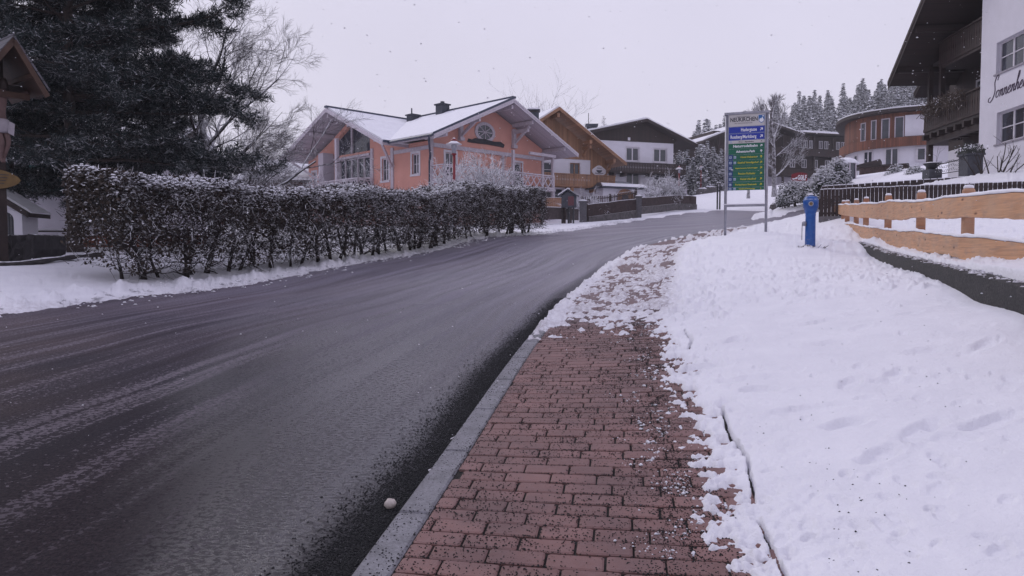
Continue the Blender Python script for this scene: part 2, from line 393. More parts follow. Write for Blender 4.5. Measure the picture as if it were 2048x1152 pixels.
# long crack where the snow has pulled off the paving edge
cg = np.abs(S-1.83-.03*np.sin(T*1.7)-.02*np.sin(T*5.1)-(fbm(T*3,T*0,77)-.5)*.05)
YT = 3.28+(T-17.5)/1.012; gate = sum(sm(YT,a,a+.12)*(1-sm(YT,b-.12,b)) for a,b in ((2.4,3.85),(4.0,5.75),(7.7,8.9)))
wid = .004+.009*vnoise(T*3.1, T*0, 83)
tr = np.where(S > 1.2, tr - (.10*gate)*(1-sm(cg, wid*.5, wid*1.6)), tr)
thick = np.where(side, tr, tl)
# footprints and dimples
rs = np.random.RandomState(5)
prints = []
def pg(px, py, guess=.06):
    """pixel -> ground point by marching"""
    lo, hi = 1.5, 60.
    for Y in np.linspace(2.5, 60, 900):
        p = P(px, py, Y)
        if p.z < float(g(p.x, p.y)[0])+.06: return p
    return p
trail = [(1505,520),(1532,535),(1515,548),(1545,560),(1548,572),(1500,600),(1572,600),(1590,615),(1560,640),(1640,655),(1820,640),(1845,715),(1500,770),(1520,790),(1790,765),(1810,775),(1380,745),(1420,742),(1480,560),(1530,510),(1450,540),(1600,560),(1660,700),(1700,780),(1840,880),(1760,930),(1900,900),(1450,660),(1470,690),(1970,700),(1985,860),(1610,600),(1720,670),(1620,830),(1690,870),(1480,520),(1650,640)]
for i, (a, b) in enumerate(trail):
    p = pg(a, b); prints.append((p.x, p.y, rs.uniform(-.5,.9), .15 if i%3 else .24, .07, rs.uniform(.020,.038)))
for k in range(130):
    p = pg(rs.uniform(1400, 2040), 500+650*rs.rand()**.9); r = rs.uniform(.015,.05); prints.append((p.x, p.y, rs.uniform(0,3), r*1.8, r, rs.uniform(.007,.020)))
for k in range(14):
    p = pg(rs.uniform(10, 190), rs.uniform(530, 600)); r = rs.uniform(.04,.07); prints.append((p.x, p.y, rs.uniform(0,3), r*2, r, rs.uniform(.01,.025)))
for (x0,y0,an,la,lb,dp) in prints:
    m = (np.abs(GX-x0) < .8) & (np.abs(GY-y0) < .8)
    dx = GX[m]-x0; dy = GY[m]-y0; u = (dx*math.cos(an)+dy*math.sin(an))/la; v = (-dx*math.sin(an)+dy*math.cos(an))/lb
    q = u*u+v*v + (vnoise(dx*18+9, dy*18+x0, 7)-.5)*.6; thick[m] += -dp*(1-sm(q,.45,1.35)) + dp*.22*np.exp(-(q-2.2)**2*1.2)
pave_up = .05*sm(S, -.01, .01)*(S < 2.6) + .05*(S >= 2.6)
BASE = G0 + np.where(side, pave_up, 0) + wh
# vertical drop faces of the raised yard are hidden behind the wall itself
SNOWZ = BASE + thick
far = RR > 60
DIRT = np.where(side, sm(T,24.0,25.5)*sm(S,.15,.4)*(1-sm(S,1.6,2.0))*.85*(T<56), 0) + .45*(1-sm(RD,.0,.45)) + np.where(side & (T<24.5), .4*(1-sm(e2,.0,.35)), 0)
sheet('snow', np.where(far, G0+.06, SNOWZ), (thick > -.028) | far, M['snow'], {'dirt': DIRT}, label='fresh snow lying over verges, gardens and hillside', kind='structure')

# ---- dark earth below the snow
thc = np.r_[np.arange(-180,-42,6.), np.arange(-42, 42.1, .7), np.arange(48, 180.1, 6.)]
rrc = np.r_[.3, 1.2, 1/np.linspace(1/2.3, 1/42., 90), np.geomspace(44, 950, 50)]
TC, RC = np.meshgrid(np.radians(thc), rrc, indexing='ij'); CX = RC*np.sin(TC); CY = RC*np.cos(TC)
ic = np.arange(CX.size).reshape(CX.shape); qc = np.stack([ic[:-1,:-1], ic[1:,:-1], ic[1:,1:], ic[:-1,1:]], -1).reshape(-1,4)
CZ = g(CX, CY) - .012 - .3*sm(RC, 8, 22)
npmesh('ground', np.c_[CX.ravel(), CY.ravel(), CZ.ravel()], qc, M['black_soil'], smooth=True, label='dark earth and grit under the snow', kind='structure')

# ---- road
def road_mat():
    N = NT('wet_asphalt'); s = N.attr('s'); t = N.attr('t')
    def nz(fs, ft, d=3, r=.55, dist=0, src=None): return N.noise(1, d, N.comb(N.math('MULTIPLY', src if src is not None else s, fs), N.math('MULTIPLY', t, ft)), rough=r, dist=dist)
    mul = lambda *a: a[0] if len(a) == 1 else N.math('MULTIPLY', a[0], mul(*a[1:]))
    fine = nz(55, 40, 3, .7); grain = nz(140, 120, 2)
    wob = N.math('ADD', s, N.math('MULTIPLY', nz(.3,.13,2), .8))
    st1 = nz(5.0,.12,4,.62,src=wob); st2 = nz(1.2,.07,3,src=wob); st3 = nz(2.4,.05,2,src=wob)
    big = nz(.35,.22)
    chip = nz(24, 27, 3, .6); chip2 = nz(24, 34, 5, .74, .3); far_ = N.mapr(t, 17, 33, 0, 1, True)
    left_ = N.mapr(s, -1.3, -3.0, 0, 1, True)
    base = N.mix(N.mapr(grain,.35,.7), (.004,.0035,.007), (.016,.014,.021))
    brown = mul(N.mapr(s, -2.0, -5.5, .2, 1, True), N.mapr(big, .3, .6))
    base = N.mix(brown, base, N.mix(N.mapr(fine,.40,.66), (.026,.016,.015), (.125,.085,.080)))
    # chips of frozen slush, gathered in ridges between the wheel tracks
    ridge = mul(N.mapr(st1,.38,.58), N.mapr(st2,.34,.56,.5,1))
    thr = N.math('SUBTRACT', chip, N.math('SUBTRACT', .70, N.math('MULTIPLY', ridge, .24)))
    sl = mul(N.mapr(thr, 0, .035), N.mapr(left_, 0, 1, .25, 1))
    col = N.mix(mul(sl, N.mapr(N.noise(.6,3),.35,.65,.35,.85)), base, (.19,.165,.185))
    col = N.mix(mul(N.mapr(ridge,.55,1), left_, N.mapr(fine,.35,.6), .16), col, (.17,.145,.16))
    frost = mul(far_, N.mapr(fine,.22,.58), N.mapr(st1,.32,.60,.45,1)); col = N.mix(mul(frost,.85), col, (.30,.28,.345))
    gr = mul(N.mapr(N.math('ADD', s, mul(N.math('SUBTRACT', big,.5), .4)), -.46, -.14, 0, 1, True), N.mapr(grain,.25,.5), N.mapr(t, 26, 38, 1, .2))
    col = N.mix(gr, col, (.010,.010,.012))
    pit = N.mapr(N.math('ADD', chip2, mul(N.math('SUBTRACT', st3, .5), .5)), .49, .56)
    bnd = N.math('MULTIPLY_ADD', t, .50, -8.1)   # wet gloss mask widens with distance, partly painting in where bright sky is mirrored
    zone = N.mapr(N.math('ADD', N.math('ADD', s, bnd), mul(N.math('SUBTRACT', st2, .5), 1.6)), -.9, .4, .05, 1, True)
    wet = mul(zone, N.mapr(pit, 0, 1, 1, .45), N.mapr(sl, 0, .6, 1, .3), N.mapr(gr, 0, 1, 1, .08), N.mapr(far_, 0, 1, 1, .65))
    rough = N.mapr(wet, 0, 1, .8, .10)
    h = N.math('ADD', mul(fine,.5), N.math('ADD', mul(chip2, 1.4), N.math('ADD', mul(grain,.25), mul(sl,1.2))))
    N.bump(h, .48, .006)
    N.setin(N.b, 'Specular IOR Level', N.mapr(wet, 0, 1, .04, 1.0))
    N.b.inputs['Specular Tint'].default_value = (.90,.89,1,1)
    return N.out(col, rough)
sheet('road', G0, (RD < .8) & (RR < 90), road_mat(), {'s': S, 't': T}, label='wet dark asphalt road with slushy wheel tracks', kind='structure')

# ---- strips that follow the kerb
kd = np.gradient(KERB, axis=0); kd /= np.hypot(kd[:,0], kd[:,1])[:,None]
kcum = np.r_[0, np.cumsum(np.hypot(*(KERB[1:]-KERB[:-1]).T))]
def kpt(s, t):
    """offset s to the right of the kerb at arclength t"""
    x = np.interp(t, kcum, KERB[:,0]); y = np.interp(t, kcum, KERB[:,1]); dx = np.interp(t, kcum, kd[:,0]); dy = np.interp(t, kcum, kd[:,1])
    n = np.hypot(dx, dy); return x + s*dy/n, y - s*dx/n
def kerb_mat():
    N = NT('kerb_granite'); n = N.noise(60, 4, rough=.8); n2 = N.noise(6, 3)
    c = N.mix(N.mapr(n,.3,.7), (.09,.088,.10), (.27,.265,.29)); c = N.mix(N.mapr(n2,.4,.7,0,.5), c, (.06,.058,.065))
    N.bump(n, .5, .006); return N.out(c, .5)
mb = MB(); t0 = 12.0
while t0 < 52:
    L = 1.0; j = .006
    for (ta, tb) in ((t0+j, t0+L-j),):
        q = []
        for (s_, t_) in ((.0,ta),(.165,ta),(.165,tb),(.0,tb)):
            x, y = kpt(s_, t_); q.append((float(x), float(y)))
        z = [float(g(*p)[0]) for p in q]; b = .012
        vs = [(q[i][0], q[i][1], z[i]-.06) for i in range(4)] + [(q[i][0], q[i][1], z[i]+.042) for i in range(4)]
        ii = []
        for (s_, t_) in ((b,ta+b),(.165-b,ta+b),(.165-b,tb-b),(b,tb-b)):
            x, y = kpt(s_, t_); ii.append((float(x), float(y), float(g(x, y)[0])+.052))
        mb.add(vs+ii, [(0,1,5,4),(1,2,6,5),(2,3,7,6),(3,0,4,7),(4,5,9,8),(5,6,10,9),(6,7,11,10),(7,4,8,11),(8,9,10,11)])
    t0 += L
mb.build('kerb', kerb_mat(), label='grey granite kerb between road and brick pavement', kind='structure')

def paver_mat():
    N = NT('red_paver'); r = N.attr('rnd'); n = N.noise(26, 5, rough=.7); n2 = N.noise(3, 3); n3 = N.noise(230, 2)
    c = N.mix(r, (.155,.072,.062), (.225,.112,.098)); c = N.mix(N.mapr(n,.35,.75,0,.65), c, (.21,.125,.12)); c = N.mix(N.mapr(n2,.45,.7,0,.45), c, (.10,.055,.055))
    c = N.mix(N.mapr(n3,.62,.7,0,.6), c, (.03,.025,.025))
    yy = N.sep(N.pos())[1]; slush = N.math('MULTIPLY', N.mapr(yy, 9.0, 10.8, 0, 1, True), N.mapr(N.noise(9,4,rough=.7),.35,.6,.25,1)); c = N.mix(N.math('MULTIPLY', slush, .72), c, (.17,.14,.155))
    stain = N.mapr(N.noise(1.3,5,rough=.65),.50,.62,0,.5); c = N.mix(stain, c, (.11,.062,.060))
    N.bump(N.math('ADD', N.math('MULTIPLY', n, .6), n3), .55, .004); return N.out(c, .62)
mb = MB(); t0 = 14.0; row = 0; CW, CH = .264, .141; rb = random.Random(3)
zc = {}
rows = []
while t0 < 50:
    rows.append((t0, rb.random()*.04 + (CW/2 if row % 2 else 0) + rb.choice([0,0,.06,-.05]))); t0 += CH; row += 1
for (t0, offs) in rows:
    s0 = .172 - (offs % CW); wj = rb.uniform(-.003,.003)
    while s0 < 1.82:
        a = max(.172, s0+.004+rb.uniform(0,.003)); b = min(1.83, s0+CW-.004-rb.uniform(0,.003)); s0 += CW
        if b-a < .03: continue
        ta, tb = t0+.004+wj, t0+CH-.004+wj; dz = rb.uniform(-.0025,.0025); c = .010; mb.cur = rb.random()
        S4 = np.array([a,b,b,a]); T4 = np.array([ta,ta,tb,tb]) + rb.uniform(-.002,.002)
        tw_ = rb.uniform(-.006,.006); T4 = T4 + np.array([-tw_, tw_, tw_, -tw_])*.5
        x, y = kpt(S4, T4); z = g(x, y)+.05+dz
        S5 = np.array([a+c,b-c,b-c,a+c]); T5 = T4 + np.array([c,c,-c,-c]); x5, y5 = kpt(S5, T5)
        # eight-cornered outline so that the corners read as rounded
        k = .011
        So = np.array([a+k,b-k,b,b,b-k,a+k,a,a]); To = np.array([T4[0],T4[1],T4[1]+k,T4[2]-k,T4[2],T4[3],T4[3]-k,T4[0]+k])
        cx_, cy_ = (a+b)/2, (ta+tb)/2
        Si = cx_+(So-cx_)*(1-2*c/(b-a)); Ti = cy_+(To-cy_)*(1-2*c/(tb-ta))
        xo, yo = kpt(So, To); xi, yi = kpt(Si, Ti); zm = z.mean(); gx = (z[1]-z[0]+z[2]-z[3])/2/(b-a); gy = (z[3]-z[0]+z[2]-z[1])/2/(tb-ta)
        zo = zm + gx*(So-cx_) + gy*(To-cy_); zi = zm + gx*(Si-cx_) + gy*(Ti-cy_)
        vs = [(xo[i],yo[i],zo[i]-.03) for i in range(8)]+[(xo[i],yo[i],zo[i]-.005) for i in range(8)]+[(xi[i],yi[i],zi[i]) for i in range(8)]
        fs = [(i,(i+1)%8,(i+1)%8+8,i+8) for i in range(8)]+[(i+8,(i+1)%8+8,(i+1)%8+16,i+16) for i in range(8)]+[tuple(range(16,24))]
        mb.add(vs, fs)
pv = mb.build('pavement', paver_mat(), label='red brick pavement strewn with grit and slush', kind='structure')
# joint bed below the bricks
tt = np.arange(5.5, 50, .4); ss = np.array([.13,.6,1.2,1.86]); TT, SS = np.meshgrid(tt, ss, indexing='ij'); x, y = kpt(SS.ravel(), TT.ravel())
zz = g(x, y)+.036; ib = np.arange(x.size).reshape(TT.shape); qb = np.stack([ib[:-1,:-1], ib[:-1,1:], ib[1:,1:], ib[1:,:-1]], -1).reshape(-1,4)
npmesh('pavement_bed', np.c_[x,y,zz], qb, M['black_soil'], label='dark sand bed in the joints of the brick pavement', kind='structure')

# ---- grit
def scatter_grit(name, s, t, size, label, mat):
    x, y = kpt(s, t); up = np.where(s > 0, .05, .0); z = g(x, y)+up+size*.25; n = len(x)
    R = np.random.RandomState(4); base = np.array([(1,0,0),(0,1,0),(-1,0,0),(0,-1,0),(0,0,.75),(0,0,-.6)])
    V = base[None]*size[:,None,None]*R.uniform(.6,1.4,(n,6,1)); an = R.uniform(0,6.28,n); c, sn = np.cos(an), np.sin(an); el = R.uniform(.6,1.1,n)
    vx = V[...,0]*c[:,None]-V[...,1]*sn[:,None]*el[:,None]; vy = V[...,0]*sn[:,None]+V[...,1]*c[:,None]*el[:,None]
    V = np.stack([vx+x[:,None], vy+y[:,None], V[...,2]+z[:,None]], -1).reshape(-1,3)
    f = np.array([(0,1,4),(1,2,4),(2,3,4),(3,0,4),(1,0,5),(2,1,5),(3,2,5),(0,3,5)]); F = (f[None]+6*np.arange(n)[:,None,None]).reshape(-1,3)
    return npmesh(name, V, F, mat, label=label, kind='stuff')
R = np.random.RandomState(11)
def tdist(n, a=16.6, b=27.5, pw=1.9): return a+(b-a)*R.rand(n)**pw
n1 = 30000; t1 = tdist(n1); s1 = -np.abs(R.normal(0,.17,n1))-.004; s1 = s1*np.interp(t1,[16,18,21,27],[.75,.85,1,.9]) + (fbm(t1*1.3,t1*0,5)-.5)*.12; s1 = np.minimum(s1,-.01)
n2 = 32000; t2 = tdist(n2, 16.6, 25.5, 1.3); s2 = R.uniform(0,1.7,n2); k = fbm(s2*3,t2*3,8) + .25*(s2 > 1.2) > .22+.3*R.rand(n2); s2,t2 = s2[k],t2[k]
n3 = 9500; t3 = tdist(n3, 16.6, 25.3, 1.1); s3 = 1.42 + R.normal(0,.12,n3) - .10*R.rand(n3) + (fbm(t3*2,t3*0,15)-.5)*.3; k = fbm(s3*4,t3*4,18) > .42; s3,t3 = s3[k],t3[k]
# grit collects in the joints
n4 = 14000; t4 = tdist(n4, 16.6, 25, 1.3); rowt = np.array([r[0] for r in rows]); j = np.searchsorted(rowt, t4)-1; t4 = rowt[j]+R.normal(0,.004,n4); s4 = R.uniform(.18,1.6,n4); k = fbm(s4*4,t4*4,28) > .5; s4,t4 = s4[k],t4[k]
n5 = 1500; t5 = tdist(n5, 16.6, 24, 1.5); s5 = -R.uniform(.2,3.0,n5)
sA = np.r_[s1,s2,s3,s4,s5]; tA = np.r_[t1,t2,t3,t4,t5]; zA = np.r_[R.uniform(.0025,.0075,len(s1)),R.uniform(.0018,.0062,len(s2)),R.uniform(.002,.0062,len(s3)),R.uniform(.002,.0045,len(s4)),R.uniform(.0018,.004,len(s5))]
scatter_grit('gravel', sA, tA, zA, 'black winter grit scattered on kerb, bricks and road edge', simple('grit', (.013,.0135,.015), .75, .5, 40))

# crumbs of snow on the bricks beside the melting edge
def crumbs_on_pavement():
    R = np.random.RandomState(2); n = 2200; t = tdist(n, 16.8, 24.6, 1.2); s = 1.42-np.abs(R.normal(0,.13,n))+.06*R.rand(n)+(fbm(t*2.2,t*0,19)-.5)*.4; k = fbm(s*5,t*5,21) > .5; s, t = s[k], t[k]
    x, y = kpt(s, t); return np.c_[x, y, g(x,y)+.051], np.clip(R.gamma(2,.0022,len(x)),.0015,.013)

R = np.random.RandomState(41); n = 420; ang = R.uniform(.05,.58,n); rad_ = 1/R.uniform(1/24,1/3.2,n); x = rad_*np.sin(ang); y = rad_*np.cos(ang); dk2, sk2, _ = seg_dist(KERB, x, y); ok = (dk2*sk2 > 2.0); dw2, sw2, _ = seg_dist(WALL, x, y); ok &= (dw2*sw2 < -.1) & (R.rand(n) < np.exp(-(dk2-2)/2.2)+.12); x, y = x[ok], y[ok]
ri = np.abs(rr[None,:]-np.hypot(x,y)[:,None]).argmin(1); ti = np.abs(th[None,:]-np.degrees(np.arctan2(x,y))[:,None]).argmin(1); z = SNOWZ[ti,ri]; sz = R.uniform(.002,.006,len(x))
oc_ = np.array([(1,0,0),(0,1,0),(-1,0,0),(0,-1,0),(0,0,.7),(0,0,-.7)]); V = (oc_[None]*sz[:,None,None]*R.uniform(.6,1.6,(len(x),6,1))+np.stack([x,y,z],-1)[:,None,:]).reshape(-1,3)
F_ = (np.array([(0,1,4),(1,2,4),(2,3,4),(3,0,4),(1,0,5),(2,1,5),(3,2,5),(0,3,5)])[None]+6*np.arange(len(x))[:,None,None]).reshape(-1,3)
npmesh('dirt_specks', V, F_, bpy.data.materials['grit'], None, loc=(2,5,.5), label='dark grit and dirt specks lying on the snow bank', kind='stuff')
# ================================================================== building helpers
def rects_minus(a0,a1,z0,z1,holes):
    As = sorted({a0,a1,*[h[0] for h in holes],*[h[1] for h in holes]}); Zs = sorted({z0,z1,*[h[2] for h in holes],*[h[3] for h in holes]}); out = []
    for i in range(len(As)-1):
        for j in range(len(Zs)-1):
            ca, cz = (As[i]+As[i+1])/2, (Zs[j]+Zs[j+1])/2
            if not (a0 < ca < a1 and z0 < cz < z1): continue
            if any(h[0] < ca < h[1] and h[2] < cz < h[3] for h in holes): continue
            out.append((As[i],As[i+1],Zs[j],Zs[j+1]))
    return out
def wall_face(mb, F, a0,a1,z0,z1,b,holes=(),depth=.16):
    """outer wall skin at depth b with real openings and reveals"""
    for (p,q,r,s) in rects_minus(a0,a1,z0,z1,holes): mb.add([F(p,b,r),F(q,b,r),F(q,b,s),F(p,b,s)], [(0,1,2,3)])
    for (p,q,r,s) in holes:
        c = [(p,r),(q,r),(q,s),(p,s)]
        for i in range(4):
            (u0,w0),(u1,w1) = c[i], c[(i+1)%4]; mb.add([F(u0,b,w0),F(u1,b,w1),F(u1,b+depth,w1),F(u0,b+depth,w0)], [(0,1,2,3)])
def window(root, F, a0,a1,z0,z1,b, nv=1, nh=1, fw=.07, mat='white_paint', glass='glass', surround=0, smat='white_paint', curtain=False, name='window', sill=None):
    mb = MB(); B0, B1 = b, b+.06
    mb.box(F,a0,a1,B0,B1,z0,z0+fw); mb.box(F,a0,a1,B0,B1,z1-fw,z1); mb.box(F,a0,a0+fw,B0,B1,z0+fw,z1-fw); mb.box(F,a1-fw,a1,B0,B1,z0+fw,z1-fw)
    for i in range(1,nv):
        c = a0+(a1-a0)*i/nv; mb.box(F,c-fw*.6,c+fw*.6,B0+.004,B1,z0+fw,z1-fw)
    for j in range(1,nh):
        c = z0+(z1-z0)*j/nh; mb.box(F,a0+fw,a1-fw,B0+.01,B1-.01,c-fw*.25,c+fw*.25)
    w = mb.build(name, M[mat], root)
    p = MB(); p.box(F,a0+fw*.5,a1-fw*.5,B0+.045,B0+.055,z0+fw*.5,z1-fw*.5); p.build('pane', M[glass], w)
    if curtain:
        c = MB(); n = 26
        for k in range(n):
            u0 = a0+fw+(a1-a0-2*fw)*k/n; u1 = a0+fw+(a1-a0-2*fw)*(k+1)/n; d0 = .10+.02*(k%2); d1 = .10+.02*((k+1)%2)
            c.add([F(u0,b+d0,z0+.03),F(u1,b+d1,z0+.03),F(u1,b+d1,z1-.03),F(u0,b+d0,z1-.03)], [(0,1,2,3)])
        c.build('curtain', M['curtain'], w)
    if surround:
        m = MB(); s = surround; bb = b-.20 if sill is None else sill
        bo, bi = bb-.025, bb+.01
        m.box(F,a0-s,a1+s,bo,bi,z1,z1+s); m.box(F,a0-s,a0,bo,bi,z0,z1); m.box(F,a1,a1+s,bo,bi,z0,z1); m.box(F,a0-s,a1+s,bo-.05,bi,z0-s*.8,z0)
        m.build('window_surround', M[smat], w)
    return w
def gable_roof(root, F, ac, zr, al, zl, ar, zr2, b0, b1, t=.16, snow=.16, mat='dark_wood', edge=None, name='roof', board=.26, snow_in=.12, valley=None):
    """ridge at across=ac; eaves at al / ar (heights zl / zr2); from depth b0 (front verge) to b1"""
    m = MB()
    def slope(mb, dz0, dz1, e0, e1):   # left slope that ends in a valley: plan polygon
        pl = [(al,b0+e0),(al,valley[0]),(ac,valley[1]),(ac,b0+e0)]; q = lambda a: zr+(zl-zr)*(a-ac)/(al-ac)
        mb.hexa([F(a,b,q(a)+dz0) for a,b in pl]+[F(a,b,q(a)+dz1) for a,b in pl])
    if valley: slope(m, -t, 0, 0, 0)
    else: m.prism(F, [(ac,zr),(al,zl),(al,zl-t),(ac,zr-t*1.15)], b0, b1)
    m.prism(F, [(ac,zr),(ac,zr-t*1.15),(ar,zr2-t),(ar,zr2)], b0, b1)
    rf = m.build(name, M[mat], root)
    if edge:
        e = MB()
        for (aa, zz) in ((al,zl),(ar,zr2)):
            for (dz, db, th_) in ((.02,-.05,board*.55),(-board*.42,-.02,board*.6)):
                e.prism(F, [(ac,zr+dz),(aa,zz+dz),(aa,zz+dz-th_),(ac,zr+dz-th_)] , b0+db, b0+.001+db*.2) if aa < ac else e.prism(F, [(aa,zz+dz),(ac,zr+dz),(ac,zr+dz-th_),(aa,zz+dz-th_)], b0+db, b0+.001+db*.2)
        e.build('verge_board', M[edge], rf)
    if snow:
        s = MB(); k = snow_in; n = 18
        for (aa, zz, sg) in ((al,zl,-1),(ar,zr2,1)):
            hA = [(ac, zr+snow*.9)]
            for i in range(1, n): u = i/n; hA.append((ac+(aa-ac)*u, zr+(zz-zr)*u+snow*(1+.12*math.sin(i*1.7))))
            hA += [(aa-sg*(-.03), zz+snow*.45), (aa, zz+.003), (ac, zr+.003)]
            if valley and sg < 0: slope(s, .004, snow, k, 0)
            else: s.prism(F, hA if sg < 0 else hA[::-1], b0+k, b1-.02)
        s.build('roof_snow', M['snow_far'], rf)
    return rf
def purlins(root, F, spots, b0, b1, w=.2, h=.26, mat='dark_wood', name='purlin'):
    for (a,z) in spots:
        m = MB(); m.box(F,a-w/2,a+w/2,b0,b1,z-h,z); m.build(name, M[mat], root)
def lattice_rail(root, F, a0,a1,b,z0,z1, mat, th=.05, step=None, along='a', name='balcony_railing'):
    """criss-cross railing panel, posts and handrail"""
    def Q(u,z,d=0): return F(u,b+d,z) if along == 'a' else F(b+d,u,z)
    m = MB(); L = a1-a0; step = step or (z1-z0)*.62; n = max(1, round(L/step)); st = L/n
    for i in range(n):
        u0, u1 = a0+i*st, a0+(i+1)*st; m.bar(Q(u0,z0+.1,.012), Q(u1,z1-.1,.012), .03,.07); m.bar(Q(u0,z1-.1,-.022), Q(u1,z0+.1,-.022), .03,.07)
    m.bar(Q(a0,z1-.04), Q(a1,z1-.04), .11,.08); m.bar(Q(a0,z0+.05), Q(a1,z0+.05), .09,.10); m.bar(Q(a0,z1-.17), Q(a1,z1-.17), .045,.05)
    for i in range(0, n+1, 5): m.bar(Q(a0+i*st,z0-.02), Q(a0+i*st,z1+.02), .1,.1, up=F.A)
    return m.build(name, M[mat], root)
def board_rail(root, F, a0,a1,b,z0,z1, mat, step=.16, along='a', name='balcony_railing', lean=0.0, scallop=True):
    def Q(u,z,d=0): return F(u,b+d,z) if along == 'a' else F(b+d,u,z)
    m = MB(); n = max(1, int(abs(a1-a0)/step)); st = (a1-a0)/n
    for i in range(n):
        u0, u1 = a0+i*st+.012*np.sign(st), a0+(i+1)*st-.012*np.sign(st); w = u1-u0; um = (u0+u1)/2
        d0 = lean*(z1-z0)
        prof = [(u0,z0),(u1,z0),(u1,z0+.35*(z1-z0)),(u1-w*.12,z0+.5*(z1-z0)),(u1,z0+.65*(z1-z0)),(u1,z1),(u0,z1),(u0,z0+.65*(z1-z0)),(u0+w*.12,z0+.5*(z1-z0)),(u0,z0+.35*(z1-z0))]
        nn = len(prof); vs = [Q(u,z,-.012-lean*(z-z0)) for u,z in prof]+[Q(u,z,.016-lean*(z-z0)) for u,z in prof]
        m.add(vs, [tuple(range(nn)), tuple(range(2*nn-1,nn-1,-1))]+[(k,k+nn,(k+1)%nn+nn,(k+1)%nn) for k in range(nn)])
    m.bar(Q(a0,z1+.03,-lean*(z1-z0)), Q(a1,z1+.03,-lean*(z1-z0)), .17,.07); m.bar(Q(a0,z0-.02,.03), Q(a1,z0-.02,.03), .08,.14)
    return m.build(name, M[mat], root)

def soffit(name, col, F): return wood(name, col, (F.A.x, F.A.y), .16, along='z')
M['dark_wood'] = wood('dark_wood', (.026,.014,.012), (.95,.30), .2, .7, .35, .06)
M['dark_h'] = wood('dark_board', (.024,.014,.013), (0,0), .22, .7, .4, .05, along='x')
M['curtain'] = simple('net_curtain', (.32,.33,.40), .9, .1, 5)
# ================================================================== peach house with two gables
PF = Frame((0.14,53), (1,1), (-1,1))
PH = thing('peach_house', (*PF(0,6,0).xy, 3.6), 'peach plastered house with white timber balconies and two snowy gables behind the long hedge', 'house')
M['white_soffit'] = wood('white_soffit', (.44,.39,.44), (-.707,.707), .18, .6, .12, .05)
M['pink_white'] = M['white_wood']
M['blue_cap'] = simple('dark_blue_metal', (.035,.045,.08), .35, .3, 4)
w = MB()
# gable B wall (faces right front), wall at b = 2.2
bw = 2.2
holesB = [(-4.4,-3.5,7.0,8.6),(2.15,3.05,6.55,8.5)]
wall_face(w, PF, -5.6,5.3,3.0,9.45,bw,holesB)
w.prism(PF, [(-5.6,9.45),(5.3,9.45),(5.3,9.75),(0,12.05),(-5.6,9.6)], bw, bw+.3)
w.box(PF, -5.598,5.298,bw+.2,bw+.3,3.0,9.44)
# right side wall and back
w.box(PF, 5.1,5.299,bw+.02,14,3.0,9.6)
# side wall B (faces left) up to wing A and wall of wing A, plane a=-5.6
SF = Frame(PF(-5.6,0,0), PF.B, PF.A)       # across = b, depth = +a
holesS = [(3.6,4.35,7.15,8.55),(7.1,7.9,6.95,8.55),(9.4,14.2,5.9,8.95),(14.95,15.6,7.0,8.4),(17.0,17.6,7.0,8.3)]
wall_face(w, SF, bw+.005,18.2,3.0,9.3,0,holesS)
w.prism(SF, [(6.3,9.3),(9.4,9.3),(9.4,10.55),(6.6,9.45)], 0, .3); w.prism(SF, [(14.2,9.3),(17.6,9.3),(14.2,10.75)], 0, .3); w.prism(SF, [(9.4,10.3),(11.9,11.55),(11.9,11.9),(9.4,10.75)],0,.3); w.prism(SF, [(11.9,11.55),(14.2,10.45),(14.2,10.8),(11.9,11.9)],0,.3)
w.box(SF, bw+.4,18,.25,.35,3.0,9.29)
w.build('wall', M['pink'], PH)
ground_f = MB(); ground_f.box(PF, 5.301,9.0,3.2,9,3.2,6.1); ground_f.build('lower_wall', M['plaster_old'], PH)
fr = MB()   # white timber framing on the walls
for a in (-5.72, 5.22): fr.box(PF, a-.02,a+.2,bw-.08,bw-.001,3.2,9.5)
fr.box(PF, -5.5,5.2,bw-.09,bw-.003,8.85,9.12); fr.box(PF, .9,1.15,bw-.085,bw-.004,6.4,8.85); fr.box(SF, 6.45,6.75,-.1,-.003,3.2,9.2); fr.box(SF, bw-.05,bw+.2,-.08,-.003,3.2,9.1)
fr.box(SF, bw+.25,6.4,-.07,-.004,8.72,8.98); fr.box(SF, 11.72,11.98,-1.4,-1.16,5.6,10.3); fr.box(SF, 14.3,14.6,-.1,-.003,5.6,9.4); fr.box(SF, 8.95,9.25,-.1,-.003,5.6,9.4)
fr.box(SF, 9.3,14.3,-.16,-.005,8.93,9.1); fr.bar(SF(6.6,-.1,7.9), SF(5.2,-1.9,9.1), .14,.16); fr.bar(SF(15.9,-.1,7.4), SF(17.8,-1.7,9.0), .14,.16); fr.box(SF, 15.9,16.2,-.1,-.003,4,9.2)
for a in (-3.1, 2.1): fr.box(PF, a-.14,a+.14,bw-.22,bw-.002,9.7,10.9); fr.box(PF, a-.2,a+.2,bw-.3,bw-.002,9.5,9.72); fr.box(PF, a-.09,a+.09,.6,bw-.223,10.55,10.8)
fr.bar(PF(2.1,bw-.25,9.9), PF(2.1,.5,10.9), .14,.18); fr.bar(PF(-3.1,bw-.25,9.9), PF(-3.1,.5,10.7), .14,.18)
fr.box(PF, 2.4,5.2,.7,.88,8.95,9.15)
fr.build('timber_frame', M['white_wood'], PH)
for (a,z) in ((.9+.02,6.6),(5.2-.02,6.0)):
    c_ = MB(); c_.box(PF, a-.09,a+.09,.92,1.1,5.4,9.15); c_.build('balcony_post', M['white_wood'], PH)
